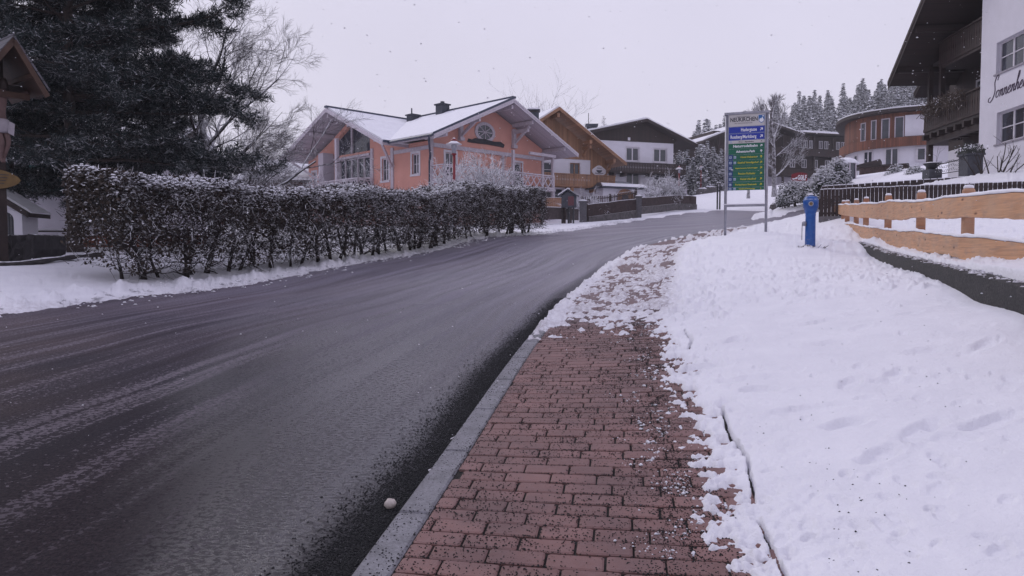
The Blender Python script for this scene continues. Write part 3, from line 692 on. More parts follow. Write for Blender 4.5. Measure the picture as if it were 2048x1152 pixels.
# glazed bay of wing A
gl = MB()
bayb = .10
for a in (9.4,10.2,11.05,11.9,12.75,13.5,14.1): gl.box(SF, a,a+.11,bayb-.06,bayb+.06,5.9,8.95)
for z in (5.9,7.25,8.82): gl.box(SF, 9.4,14.2,bayb-.05,bayb+.05,z,z+.14)
gl.prism(SF, [(9.35,8.95),(9.45,8.95),(9.45,10.4),(9.35,10.35)], bayb-.06,bayb+.06); gl.prism(SF, [(14.15,8.95),(14.25,8.95),(14.25,10.35),(14.15,10.4)], bayb-.06,bayb+.06); gl.box(SF, 11.8,12.0,bayb-.07,bayb+.05,8.96,11.5)
bw_ = gl.build('bay_window', M['white_wood'], PH)
pn = MB(); pn.box(SF, 9.45,14.15,bayb+.07,bayb+.09,5.95,8.9); pn.prism(SF, [(9.45,8.97),(14.15,8.97),(14.15,10.3),(11.9,11.4),(9.45,10.2)], bayb+.07,bayb+.09); pn.build('pane', M['glass'], bw_)
ck = MB(); ck.box(SF, 14.25,15.0,-1.0,-.11,5.6,9.5); ck.build('bay_cheek', M['white_soffit'], PH)
for (F_,h) in ((PF,holesB[0]),(SF,holesS[0]),(SF,holesS[1]),(SF,holesS[3]),(SF,holesS[4])):
    b_ = (bw if F_ is PF else 0)+.10
    window(PH, F_, h[0],h[1],h[2],h[3],b_, 2,2,.07,surround=.17,sill=b_-.10,name='window')
window(PH, PF, *holesB[1], bw+.1, 1,3,.12,surround=.14,sill=bw,name='balcony_door')
# oval window in the gable
ov = MB(); N_ = 28; cA, cZ = -.75, 10.35
def ell(ra, rz, b): return [PF(cA+ra*math.cos(2*math.pi*k/N_), b, cZ+rz*math.sin(2*math.pi*k/N_)) for k in range(N_)]
o1, o2, o3, o4 = ell(.98,.72,bw-.06), ell(.72,.50,bw-.06), ell(.98,.72,bw-.001), ell(.72,.50,bw-.001)
ov.add(o1+o2+o3+o4, [(k,(k+1)%N_,(k+1)%N_+N_,k+N_) for k in range(N_)]+[(k,(k+1)%N_,(k+1)%N_+2*N_,k+2*N_) for k in range(N_)]+[(k+N_,(k+1)%N_+N_,(k+1)%N_+3*N_,k+3*N_) for k in range(N_)])
for an in (0, math.pi/2, math.pi/4, -math.pi/4):
    da, dz = .70*math.cos(an), .48*math.sin(an); ov.bar(PF(cA-da,bw-.03,cZ-dz), PF(cA+da,bw-.03,cZ+dz), .04,.05, up=F_.A if abs(an)>1 else Vector((0,0,1)))
ow = ov.build('oval_window', M['white_wood'], PH); p_ = MB(); p_.add(ell(.73,.51,bw-.012), [tuple(range(N_))]); p_.build('pane', M['glass'], ow)
# dark carved board below the oval window
cb = MB(); pts = [(-2.3,9.62),(-2.2,9.86),(-1.9,9.82),(-1.6,9.95),(-.7,9.98),(.3,9.9),(.9,9.95),(1.3,9.78),(1.2,9.55),(.9,9.60),(-.4,9.63),(-1.9,9.60)]
cb.prism(PF, [(a-.15,z-.12) for a,z in pts], bw-.09, bw-.03); cb.build('carved_board', simple('black_board', (.02,.02,.025), .6), PH)
# roofs
gable_roof(PH, PF, 0,12.5,-7.2,9.25,7.0,9.35, 0, 15, .2,.14,'white_soffit','white_snowy',valley=(4.8,12.0))
AF = Frame(PF(-7.75,0,0), PF.B, PF.A)
gable_roof(PH, AF, 11.9,12.42,4.75,9.22,18.9,9.35, 0, 7.7,.2,.14,'white_soffit','white_snowy')
purlins(PH, PF, [(-6.0,9.55),(-3.1,10.85),(2.1,11.3),(5.6,9.75),(0,12.1)], .15, bw+.2, .16,.26,'white_wood')
purlins(PH, AF, [(6.0,9.65),(9.3,11.05),(14.5,11.0),(17.6,9.65),(11.9,12.0)], .15, 2.3, .16,.26,'white_wood')
for (F_, a_, b0_, b1_, z_) in ((PF,-7.22,.0,4.9,9.25),):
    q = MB(); q.tube([F_(a_-.08,b0_,z_-.03), F_(a_-.08,b1_,z_-.03)], .085, 8); q.tube([F_(a_-.08,.35,z_-.05),F_(a_+.1,.6,z_-.35),F_(a_+1.25,1.9,z_-1.0),F_(a_+1.5,2.3,z_-1.4),F_(a_+1.5,2.3,3.5)], .075, 8); q.build('gutter', M['blue_cap'], PH)
q = MB(); q.bar(PF(0,-.05,12.62), PF(0,11.9,12.62), .32,.14); q.bar(AF(11.9,-.05,12.55), AF(11.9,7.6,12.55), .32,.14); q.bar(PF(-7.22,.0,9.33), PF(0,-.02,12.6), .08,.14); q.bar(AF(4.72,0,9.28), AF(4.72,.6,9.28), .1,.16); q.build('ridge_cap', M['blue_cap'], PH)
for (px,py0,py1,Y,wd) in ((826,232,252,60.0,.72),(885,211,240,58.0,.75)):
    c = P(px,py0,Y); c1 = P(px,py1,Y); m = MB(); CF = Frame((c.x,c.y),(1,1),(-1,1)); h = wd/2
    m.box(CF,-h,h,-h,h,c1.z-.8,c.z); m.box(CF,-h-.09,h+.09,-h-.09,h+.09,c.z+.003,c.z+.1)
    if px == 826: m.tube([c+Vector((-.1,0,.1)), c+Vector((-.1,0,.6))], .06, 6)
    else: m.tube([c+Vector((0,0,.1)), c+Vector((0,0,.3))], .16, 10)
    m.build('chimney', M['anthracite'], PH)
c = P(1067,226,57.5); m = MB(); m.wbox(c.x-.4,c.x+.4,c.y-.4,c.y+.4,c.z-1.4,c.z); m.wbox(c.x-.5,c.x+.5,c.y-.5,c.y+.5,c.z+.12,c.z+.2); ch = m.build('chimney', M['anthracite'], PH)
m = MB(); m.wbox(c.x-.45,c.x+.45,c.y-.45,c.y+.45,c.z+.2,c.z+.32); m.build('chimney_snow', M['snow_far'], ch)
# balconies
m = MB(); m.box(PF,-5.7,5.35,.85,bw-.1,6.42,6.58); m.box(SF,8.8,16.0,-1.5,-.12,6.1,6.24); m.build('balcony_floor', M['white_wood'], PH)
lattice_rail(PH, PF, -5.6,5.25,.95,6.6,7.62,'white_snowy'); lattice_rail(PH, PF, .95,bw,5.25,6.6,7.62,'white_snowy',along='b')
lattice_rail(PH, SF, 8.9,15.9,-1.4,6.25,7.2,'white_snowy'); lattice_rail(PH, SF, -1.4,-.1,8.9,6.25,7.2,'white_snowy',along='b'); lattice_rail(PH, PF, .95,bw,-5.6,6.6,7.62,'white_snowy',along='b')

# ================================================================== wood-clad guest house
HF = Frame((8.82,70),(.906,.42)); HF_dir = (HF.A.x, HF.A.y)
M['honey_wood'] = wood('honey_wood', (.27,.14,.075), HF_dir, .17, .6, .3, .07)
M['honey_h'] = wood('honey_board', (.30,.155,.085), (0,0), .2, .6, .3, .05, along='x')
H2 = thing('wooden_guest_house', (*HF(-5,3,0).xy,5.6), 'guest house with honey brown timber gable, wooden balcony and round-arched door', 'house')
w = MB(); holes = [(-11.9,-11.0,8.7,10.0),(-9.5,-8.6,8.7,10.0),(-3.95,-2.95,8.6,9.95)]
holes = [(-8.2,-7.2,8.55,9.9),(-6.6,-5.7,8.55,9.9),(-3.95,-2.9,8.6,9.95),(-6.3,-4.6,6.4,7.6)]
wall_face(w, HF, -13,0,4.8,10.4,0,holes); w.box(HF,-12.9,-.01,.3,.4,4.8,10.3); w.box(HF,-.2,-.001,.01,12,4.8,10.2)
w.build('wall', M['plaster'], H2)
for h in holes[:2]: window(H2, HF, *h, .1, 1,2,.08,name='window')
window(H2, HF, *holes[2], .1, 2,1,.09,mat='honey_h',surround=.12,smat='white_paint',sill=0,name='window'); window(H2, HF, *holes[3], .1, 2,1,.08,name='window')
m = MB(); m.prism(HF,[(-12.6,10.28),(-1.8,10.28),(-1.8,8.1),(-.04,8.1),(-.04,10.3),(-5.9,14.0)],-.06,-.003); m.build('timber_cladding', M['honey_wood'], H2)
gable_roof(H2, HF, -5.9,14.5,-12.9,10.0,1.1,10.0, -1.6, 12, .2,.16,'honey_h','honey_h')
purlins(H2, HF, [(-5.9,14.0),(-9.2,11.9),(-2.6,11.9),(-.1,10.35)], -1.45, -.07, .26,.34,'honey_h')
m = MB()
for a in (-2.6,-9.2): m.bar(HF(a,-.1,10.6),HF(a,-1.3,11.7),.2,.2); m.bar(HF(a,-1.4,11.25),HF(a,-.1,11.25),.18,.22); m.build('bracket', M['honey_h'], H2); m = MB()
m.bar(HF(-.1,-.1,9.2),HF(-.1,-1.3,10.2),.2,.2); m.bar(HF(-.05,-1.3,10.0),HF(-.05,-.05,10.0),.18,.2); m.build('bracket', M['honey_h'], H2)
board_rail(H2, HF, -12.5,.1,-1.25,7.85,8.75,'honey_wood'); board_rail(H2, HF, -1.25,-.1,.1,7.85,8.75,'honey_wood',along='b')
m = MB(); m.box(HF,-12.5,.1,-1.2,-.02,7.68,7.8)
for a in (-10,-7,-4.3,-1.8): m.box(HF,a-.14,a+.14,-1.1,-.03,7.3,7.67)
m.build('balcony_floor', M['honey_h'], H2)
# oval sign
m = MB(); pts = [(-.92+.72*math.cos(t)*(1+.08*math.cos(4*t)), 9.3+.5*math.sin(t)*(1+.08*math.cos(4*t))) for t in np.linspace(0,2*math.pi,32,endpoint=False)]
m.prism(HF, pts, -.12,-.07); os_ = m.build('house_sign', M['white_paint'], H2)
m = MB(); m.prism(HF, [(-.92+.3*math.cos(t), 9.32+.13*math.sin(t)+.05*math.cos(t*2)) for t in np.linspace(0,2*math.pi,14,endpoint=False)], -.135,-.121)
for k in range(9): a = -1.35+.1*k; m.box(HF,a,a+.06,-.135,-.121,9.02+.03*abs(k-4)*.5,9.11+.03*abs(k-4)*.5)
for k in range(5): a = -1.15+.1*k; m.box(HF,a,a+.06,-.135,-.121,9.55,9.63)
m.build('sign_print', simple('sign_ink', (.05,.05,.07)), os_)
# porch
PO = HF
m = MB(); pa0, pa1, pb = -1.9, 2.6, -2.4
arch = [(.5+.95*math.cos(t), 6.75+.85*math.sin(t)) for t in np.linspace(math.pi,0,15)]
poly = [(pa0,4.9),(-.45,4.9)]+arch+[(1.45,4.9),(pa1,4.9),(pa1,7.55),(pa0,7.55)]
# front wall pieces around the arch
for i in range(len(arch)-1):
    (x0,z0),(x1,z1) = arch[i],arch[i+1]; m.prism(PO,[(x0,z0),(x1,z1),(x1,7.55),(x0,7.55)],pb,pb+.2)
m.box(PO,pa0,-.45,pb,pb+.2,4.9,7.55); m.box(PO,1.45,pa1,pb,pb+.2,4.9,7.55); m.box(PO,pa0,pa0+.2,pb+.2,-.01,4.9,7.55); m.box(PO,pa1-.2,pa1,pb+.2,1,4.9,7.55)
pw = m.build('porch', M['plaster'], H2)
m = MB()
for i in range(len(arch)-1):
    (x0,z0),(x1,z1) = arch[i],arch[i+1]; e = lambda x,z,k: (.5+(x-.5)*k, 6.75+(z-6.75)*k)
    m.prism(PO,[e(x0,z0,1.02),e(x1,z1,1.02),e(x1,z1,1.22),e(x0,z0,1.22)],pb-.05,pb-.002)
m.build('arch_moulding', M['plaster_old'], pw)
m = MB(); m.prism(PO,[(-.43,4.9)]+[(.5+(x-.5)*.97,6.75+(z-6.75)*.97) for x,z in arch]+[(1.43,4.9)],pb+.1,pb+.14); dr_ = m.build('arched_door', M['honey_wood'], pw)
m = MB(); m.prism(PO,[(.1,5.8)]+[(.5+.4*math.cos(t),6.6+.5*math.sin(t)) for t in np.linspace(math.pi,0,9)]+[(.9,5.8)],pb+.07,pb+.097); m.build('pane', M['glass'], dr_)
m = MB(); m.hexa([PO(pa0-.5,pb-.6,7.56),PO(pa1+.5,pb-.6,7.56),PO(pa1+.5,0,7.57),PO(pa0-.5,0,7.57),PO(pa0-.5,pb-.6,7.68),PO(pa1+.5,pb-.6,7.68),PO(pa1-.8,0,8.5),PO(pa0+.6,0,8.5)])
pr = m.build('porch_roof', M['dark_roof'] if 'dark_roof' in M else M['anthracite'], pw)
m = MB(); m.hexa([PO(pa0-.45,pb-.62,7.685),PO(pa1+.45,pb-.62,7.685),PO(pa1+.1,pb+.25,7.96),PO(pa0-.1,pb+.25,7.96),PO(pa0-.45,pb-.6,7.78),PO(pa1+.45,pb-.6,7.78),PO(pa1+.1,pb+.2,8.05),PO(pa0-.1,pb+.2,8.05)]); m.build('porch_snow', M['snow_far'], pr)

# ================================================================== white house with dark gable
WF = Frame((18.8,88),(.95,.30))
M['dark_wood'] = wood('dark_wood', (.026,.014,.012), (WF.A.x,WF.A.y), .2, .7, .35, .06)
M['dark_h'] = wood('dark_board', (.024,.014,.013), (0,0), .22, .7, .4, .05, along='x')
H3 = thing('white_inn', (*WF(-4,4,0).xy,7.2), 'white three storey inn with dark brown boarded gable and long dark balcony', 'house')
w = MB(); holes = [(-10.2,-8.9,13.0,14.3),(-6.05,-4.4,12.35,13.9),(-2.55,-.85,12.35,13.9),(-10.2,-9.0,9.5,11.0),(-6.05,-4.3,9.5,11.0),(-2.55,-.85,9.4,10.9)]
wall_face(w, WF, -12,0,7.0,14.9,0,holes); w.box(WF,-11.9,-.02,.3,.45,7.0,14.8); w.box(WF,-.2,-.003,.02,12,7,14.6); w.build('wall', M['plaster'], H3)
for h in holes: window(H3, WF, *h, .1, 2,1,.11,surround=.13,sill=0,curtain=False)
m = MB(); m.prism(WF,[(-12,14.55),(0.0,14.55),(.7,15.2),(-4.05,16.7),(-11.8,15.4)],-.08,-.004); m.build('gable_cladding', M['dark_wood'], H3)
gable_roof(H3, WF, -4.05,17.0,-12.0,15.1,2.5,14.4, -1.2, 12,.26,.22,'dark_h','dark_h')
board_rail(H3, WF, -11,.9,-1.3,11.0,11.95,'dark_wood',.2); m = MB(); m.box(WF,-11,.9,-1.25,-.01,10.82,10.97)
for a in (-10,-8,-6.7,-3.5,-1.5,-.2): m.box(WF,a-.15,a+.15,-1.2,-.02,10.5,10.815)
m.build('balcony_floor', M['dark_h'], H3)
m = MB(); m.box(WF,-11,0.6,-2.2,-.01,9.15,9.28); m.box(WF,-11,.6,-2.35,-2.21,8.35,8.45); m.build('canopy_roof', M['dark_h'], H3)
m = MB(); m.box(WF,-11,.5,-2.3,-2.2,8.46,9.14); bd = m.build('fascia_board', M['plaster_old'], H3)
m = MB()
for k in range(22):
    if k not in (12,13): m.box(WF,-6.6+.26*k,-6.6+.26*k+.17,-2.31,-2.301,8.62,8.62+.30+.08*((k*7)%3==0))
m.build('lettering', simple('board_letters',(.05,.04,.06)), bd)
m = MB(); m.box(WF,-5.6,-3.2,-.3,1,7,8.35); m.box(WF,-9,-5.7,-.2,1,7,8.3); m.build('entrance_wall', M['plaster'], H3)
window(H3, WF, -5.0,-4.0,7.2,8.25,-.4,2,1,.1,name='glass_door')
m = MB(); m.box(WF,-5.9,-5.6,-.12,-.09,14.65,15.0); m.build('floodlight', M['white_paint'], H3)
c = P(1183,252,92); m = MB(); m.wbox(c.x-.6,c.x+.6,c.y-.4,c.y+.4,c.z-2,c.z-.1); m.wbox(c.x-.75,c.x+.75,c.y-.5,c.y+.5,c.z-.097,c.z+.2); m.build('chimney', M['anthracite'], H3)
m = MB(); m.tube([P(1177,250,92),P(1177,226,92)],.04,5); m.build('antenna', M['dark_metal'], H3)

# ================================================================== dark hotel far behind
DF = Frame((XA(1590,115),115),(.955,.295)); D = thing('dark_timber_hotel', (*DF(4,4,0).xy,11), 'large dark timber hotel with rows of white windows far behind the bare tree', 'house')
z_e = 19.8
w = MB(); w.box(DF,-14.5,9.5,0,12,13.6,z_e); w.build('timber_storeys', M['dark_wood'], D)
w = MB(); w.box(DF,-14.3,9.4,.3,11.8,10,13.58); w.build('ground_storey', M['plaster_old'], D)
gable_roof(D, DF, -8,21.6,-17.3,18.0,0,19.6,-2,12,.3,.25,'dark_h','dark_h')
m = MB(); m.box(DF,-.5,10.3,-1.5,12,z_e+.003,z_e+.25); m.build('roof', M['dark_h'], D); m = MB(); m.box(DF,-.4,10.2,-1.45,11.9,z_e+.253,z_e+.55); m.build('roof_snow', M['snow_far'], D)
for zf in (18.1,):
    for a in (-.8,.2,1.2,2.2,4.0,5.0,7.2,8.2): window(D, DF, a,a+.7,zf-.2,zf+1.0,-.06,2,1,.09)
for a in (-12,-1.2,.9,2.9,5.2,7.6): window(D, DF, a,a+.9,14.9,16.2,-.06,2,1,.1)
for a in (-12.5,-.4,1.2,3.0,5.6,7.6): window(D, DF, a,a+.8,11.9,13.1,.24,2,1,.1)
board_rail(D, DF, -14.5,9.5,-1.4,16.7,17.6,'dark_wood',.3); board_rail(D, DF, -14.5,9.5,-1.4,13.6,14.4,'dark_wood',.3)
m = MB(); m.box(DF,-14.5,9.5,-1.35,-.01,13.4,13.55); m.box(DF,-14.5,9.5,-1.35,-.01,16.5,16.66)
for a in (-14.4,-9,-3.5,2,5.4,9.2): m.box(DF,a,a+.25,-1.38,-1.15,11,19.5)
m.build('balcony_floor', M['dark_h'], D)

# low row house
LF = Frame((XA(1320,100),98),(.99,.12)); LH = thing('low_building', (*LF(3,2,0).xy,8.5), 'low white building with dark roof and small windows behind the second street lamp', 'building')
m = MB(); m.box(LF,0,7.5,0,5,8,11.4); m.build('wall', M['plaster_old'], LH)
gable_roof(LH, Frame(LF(-.6,0,0), LF.B, LF.A*1), 2.5,12.3,-1.0,11.3,6.0,11.3,0,8.6,.2,.2,'dark_h')
for a in (1.0,2.2,3.4,5.2,6.3): window(LH, LF, a,a+.75,9.7,10.9,-.07,2,2,.08)

# ================================================================== rounded house
plan = catmull([(41.5,93),(39.0,88.5),(37.75,85),(37.75,82),(38.9,79.8),(40.6,78.3),(42.9,77.2),(46,76)], .5)
pd = np.gradient(plan,axis=0); pd /= np.hypot(pd[:,0],pd[:,1])[:,None]; pn_ = np.c_[-(-pd[:,1])*-1, -pd[:,0]]   # outward normal (towards the street)
pn_ = np.c_[pd[:,1], -pd[:,0]]
if pn_[len(pn_)//2] @ np.array([-.5,-1]) < 0: pn_ = -pn_
R5 = thing('rounded_house', (44,84,10), 'white house with curved reddish timber upper storey and flat snowy roof', 'house')
M['red_wood'] = wood('red_wood', (.155,.052,.026), (.9,-.4), .16, .7, .4, .1)
def arc_strip(mb, o0,o1,z0,z1,i0=0,i1=None):
    i1 = i1 if i1 is not None else len(plan)
    ins_ = [(plan[i]+pn_[i]*o0) for i in range(i0,i1)]; out_ = [(plan[i]+pn_[i]*o1) for i in range(i0,i1)]; n = len(ins_)
    vs = [(p[0],p[1],z0) for p in ins_]+[(p[0],p[1],z0) for p in out_]+[(p[0],p[1],z1) for p in ins_]+[(p[0],p[1],z1) for p in out_]
    fs = []
    for i in range(n-1): fs += [(i,i+1,n+i+1,n+i),(2*n+i,3*n+i,3*n+i+1,2*n+i+1),(n+i,n+i+1,3*n+i+1,3*n+i),(i,2*n+i,2*n+i+1,i+1)]
    fs += [(0,n,3*n,2*n),(n-1,3*n-1,4*n-1,2*n-1)]
    mb.add(vs, fs)
zt, zb_, z0_ = 16.35, 13.0, 9.3
m = MB(); arc_strip(m,-.3,0,z0_,zb_); m.build('lower_wall', M['plaster'], R5)
m = MB(); arc_strip(m,-.3,.05,zb_,zt); m.build('upper_wall', M['red_wood'], R5)
m = MB(); arc_strip(m,.06,.55,12.85,13.02); arc_strip(m,.5,.6,12.8,13.75); m.build('balcony_band', M['red_wood'], R5)
m = MB(); n = len(plan); core = [(p[0],p[1]) for p in plan+pn_*1.0]+[(60,84),(56,96)]
def flat(mb, poly, z0, z1):
    k = len(poly); mb.add([(x,y,z0) for x,y in poly]+[(x,y,z1) for x,y in poly], [tuple(range(k-1,-1,-1)), tuple(range(k,2*k))]+[(i,(i+1)%k,(i+1)%k+k,i+k) for i in range(k)])
flat(m, core, zt+.002, zt+.35); rf = m.build('roof', M['dark_h'], R5)
m = MB(); core2 = [(p[0],p[1]) for p in plan+pn_*.9]+[(60,84.5),(56,95.5)]; flat(m, core2, zt+.353, zt+.5); m.build('roof_snow', M['snow_far'], rf)
parc = np.r_[0,np.cumsum(np.hypot(*(plan[1:]-plan[:-1]).T))]
def arc_px(px):   # arclength where a column of the photo crosses the wall
    t = plan[:,0]/plan[:,1]-(px-1024)/1500; k = [i for i in range(len(t)-1) if t[i]*t[i+1] <= 0]; k = k[-1] if k else (0 if abs(t[0])<abs(t[-1]) else len(t)-2)
    return parc[k]+(parc[k+1]-parc[k])*abs(t[k])/(abs(t[k])+abs(t[k+1])+1e-9)
def arc_frame(px, off=0):
    s = arc_px(px); x = np.interp(s,parc,plan[:,0]); y = np.interp(s,parc,plan[:,1]); dx = np.interp(s,parc,pd[:,0]); dy = np.interp(s,parc,pd[:,1]); nx = np.interp(s,parc,pn_[:,0]); ny = np.interp(s,parc,pn_[:,1])
    return Frame((x+nx*off,y+ny*off),(dx,dy),(-nx,-ny))
for (p0,p1,z0,z1,nv,off,su) in ((1717,1727,13.8,15.8,1,.1,0),(1737,1748,13.8,15.9,1,.1,0),(1757,1774,13.7,15.9,1,.1,0),(1783,1802,13.7,15.95,1,.1,0),(1723,1741,10.6,12.7,2,.05,0),(1765,1792,10.5,12.75,2,.05,0),(1828,1846,11.3,12.6,1,.05,.12),(1704,1711,10.3,12.5,1,.05,0)):
    F1 = arc_frame((p0+p1)/2, off); L = abs(arc_px(p1)-arc_px(p0)); window(R5, F1, -L/2,L/2,z0,z1,-.02,nv,1,.1,mat='white_paint' if z1<13 else 'white_wood',surround=su,sill=-.02)
F1 = arc_frame(1838,.1); m = MB(); m.box(F1,-1.6,1.9,-.05,.05,13.85,16.0); m.build('white_panel', M['plaster'], R5); window(R5, F1, .2,1.5,14.7,15.9,-.12,1,1,.1)
# stone-clad base and terrace in front
m = MB(); a = P(1718,372,74); b = P(1812,372,72); SFm = Frame((a.x,a.y),(b.x-a.x,b.y-a.y)); Ls = (b-a).length
m.box(SFm,0,Ls,0,3,8.4,10.15); base_m = simple('brick_base', (.10,.065,.06), .9, .5, 5, .5, 20)
ba = m.build('stone_base', base_m, R5); m = MB(); m.box(SFm,-.5,Ls+.2,-.5,3,10.153,10.3); m.prism(SFm,[(-.6,10.303),(Ls*.45,10.303),(Ls*.45,10.85)],-.4,2.5); m.build('base_roof', M['dark_h'], R5)
oc = P(1802,370,70); OFm = Frame((oc.x,oc.y),(1,-.05)); m = MB(); wq = 3.0
m.prism(OFm,[(0,7.9),(2.95,7.9),(2.95,9.7),(1.1,9.7),(0,8.8)],0,.4); m.build('orange_porch', simple('orange_plaster', (.36,.13,.05), .85, .15, 3), R5)
window(R5, OFm, 1.05,1.95,8.2,9.4,-.06,1,2,.08)

# ================================================================== near chalet on the right
M['choc_wood'] = wood('chocolate_wood', (.026,.012,.010), (.0929,.9957), .19, .65, .35, .07)
M['choc_h'] = wood('chocolate_board', (.022,.011,.010), (0,0), .22, .65, .4, .06, along='x')
M['curtain'] = simple('net_curtain', (.32,.33,.40), .9, .1, 5)
# frame: across A runs away from the camera along the facade, depth B points into the house (+x)
CFm = Frame((16.95+.0929*32.3,32.3),(.0929,.9957),(.9957,-.0929))
C6 = thing('white_chalet', (*CFm(-3,4,0).xy,4.9), 'white plastered chalet with dark balconies, deep dark eaves and cursive house name', 'house')
def on_facade(px, off=0., py=290):  # across coordinate where a photo column meets the facade plane
    t = (px-1024)/1500/(CP+(576-py)/1500*SP_); o = CFm.o - CFm.B*off; return (t*o.y-o.x)/(CFm.A.x-t*CFm.A.y)
def zf(px, py, off=0.): a = on_facade(px, off); return P(px, py, (CFm.o+CFm.A*a-CFm.B*off).y).z
w = MB()
h1 = (on_facade(2046.5), on_facade(1992), zf(2019,283), zf(2019,217)); h2 = (on_facade(2048), on_facade(1996), zf(2021,131), zf(2021,69))
h1 = (h1[0],h1[1],zf(1992,289),zf(1992,226)); h2 = (on_facade(2048,0,100),on_facade(1993,0,100),zf(1994,146),zf(1994,83))
h3 = (h1[0]-4.5,h1[0]-2.6,h1[2],h1[3]); h4 = (h2[0]-4.5,h2[0]-2.6,h2[2],h2[3])
wall_face(w, CFm, -12,0,3.5,16.4,0,[h1,h2,h3,h4],.24); w.box(CFm,-12,-.02,.5,.7,3.5,16.4)
w.add([CFm(0,0,3.5),CFm(0,1.8,3.5),CFm(0,1.8,15.4),CFm(0,0,15.4)],[(0,1,2,3)])
w.add([CFm(0,1.8,3.5),CFm(6.6,1.8,3.5),CFm(6.6,1.8,6.9),CFm(0,1.8,6.9)],[(0,1,2,3)])
w.build('wall', M['plaster'], C6)
for h in (h1,h2,h3,h4):
    window(C6, CFm, *h, .15, 2,2,.075,curtain=True)
    m = MB(); m.box(CFm,h[0]-.1,h[1]+.1,-.05,.2,h[2]-.07,h[2]-.003); m.build('window_sill', simple('sill_stone',(.3,.28,.32),.7) if 'sill' not in M else M['sill'], C6)
m = MB(); m.add([CFm(0,1.8,6.9),CFm(6.6,1.8,6.9),CFm(6.6,1.8,12),CFm(3,1.8,15),CFm(0,1.8,15)],[(0,1,2,3,4)]); m.add([CFm(6.6,1.8,3.5),CFm(6.6,12,3.5),CFm(6.6,12,9.8),CFm(6.6,1.8,9.8)],[(0,1,2,3)]); m.build('timber_wall', M['choc_wood'], C6)
# roof: gable facing the street, ridge runs into the house
ov_ = 1.45
rf = gable_roof(C6, CFm, -1.6,16.4,6.0,10.35,-9.6,9.9, -ov_, 12,.22,.16,'choc_h','choc_h',board=.4)
purlins(C6, CFm, [(5.2,10.9),(3.2,12.3),(1.4,13.7),(-1.6,16.0)], -ov_+.1, 1.79, .22,.3,'choc_h')
# balconies
zb1, zb2 = zf(1849,284), zf(1849,240)
a0, a1 = .02, on_facade(1846)
board_rail(C6, CFm, a0,a1,.02,zf(1955,222),zf(1955,222)+.95,'choc_wood',.2); board_rail(C6, CFm, .02,1.7,a1,zf(1955,222),zf(1955,222)+.95,'choc_wood',.2,along='b')
zB = zf(1955,222)
m = MB(); m.box(CFm,a0,a1,.05,1.78,zB-.25,zB-.1); m.box(CFm,a0,a1-.4,.2,1.78,zB+3.05,zB+3.2)
for a in np.linspace(.4,a1-.2,7): m.box(CFm,a-.09,a+.09,-.1,1.7,zB-.5,zB-.253)
m.box(CFm,a0,a1-.2,.1,.28,zB-.75,zB-.503); m.build('balcony_floor', M['choc_h'], C6)
board_rail(C6, CFm, a0,a1-1.2,.12,zf(1952,85),zf(1952,85)+1.0,'choc_wood',.2); zU = zf(1952,85)
m = MB(); m.box(CFm,a0,a1-1.2,.15,1.78,zU-.22,zU-.1); m.box(CFm,a1-1.5,a1-1.3,.1,.3,zB,zU); m.box(CFm,a1-.3,a1-.1,.1,.3,zB+.9,zU+2.6); m.bar(CFm(a1-.2,.2,zU-.2),CFm(a1+1.0,.2,zU+1.1),.14,.16); m.build('balcony_beam', M['choc_h'], C6)
SB = CFm
window(C6, CFm, .75,1.6,zB+1.0,zB+2.15,1.68,1,1,.09); window(C6, CFm, 3.0,3.8,zB+.9,zB+2.1,1.68,1,1,.09)
window(C6, CFm, 1.3,2.3,4.9,6.5,1.68,1,2,.12,name='house_door')
m = MB(); m.box(CFm,a1-.25,a1-.02,.15,.38,3.5,zB-.26); m.build('balcony_post', M['choc_h'], C6)
# dry plants hanging over the balcony
m = MB(); R_ = random.Random(5)
for k in range(420):
    a = R_.uniform(1.2,a1-.2); z = zB+1.0-abs(R_.gauss(0,.28)); p = CFm(a,-.05-R_.random()*.35,z+.15); q = p+Vector((R_.uniform(-.25,.25),R_.uniform(-.3,.3),R_.uniform(-.35,.22))); m.bar(p,q,.025,.02)
m.build('withered_flowers', simple('dry_stems',(.10,.075,.06),.9,.4,9,snow=(.6,1.2)), C6)
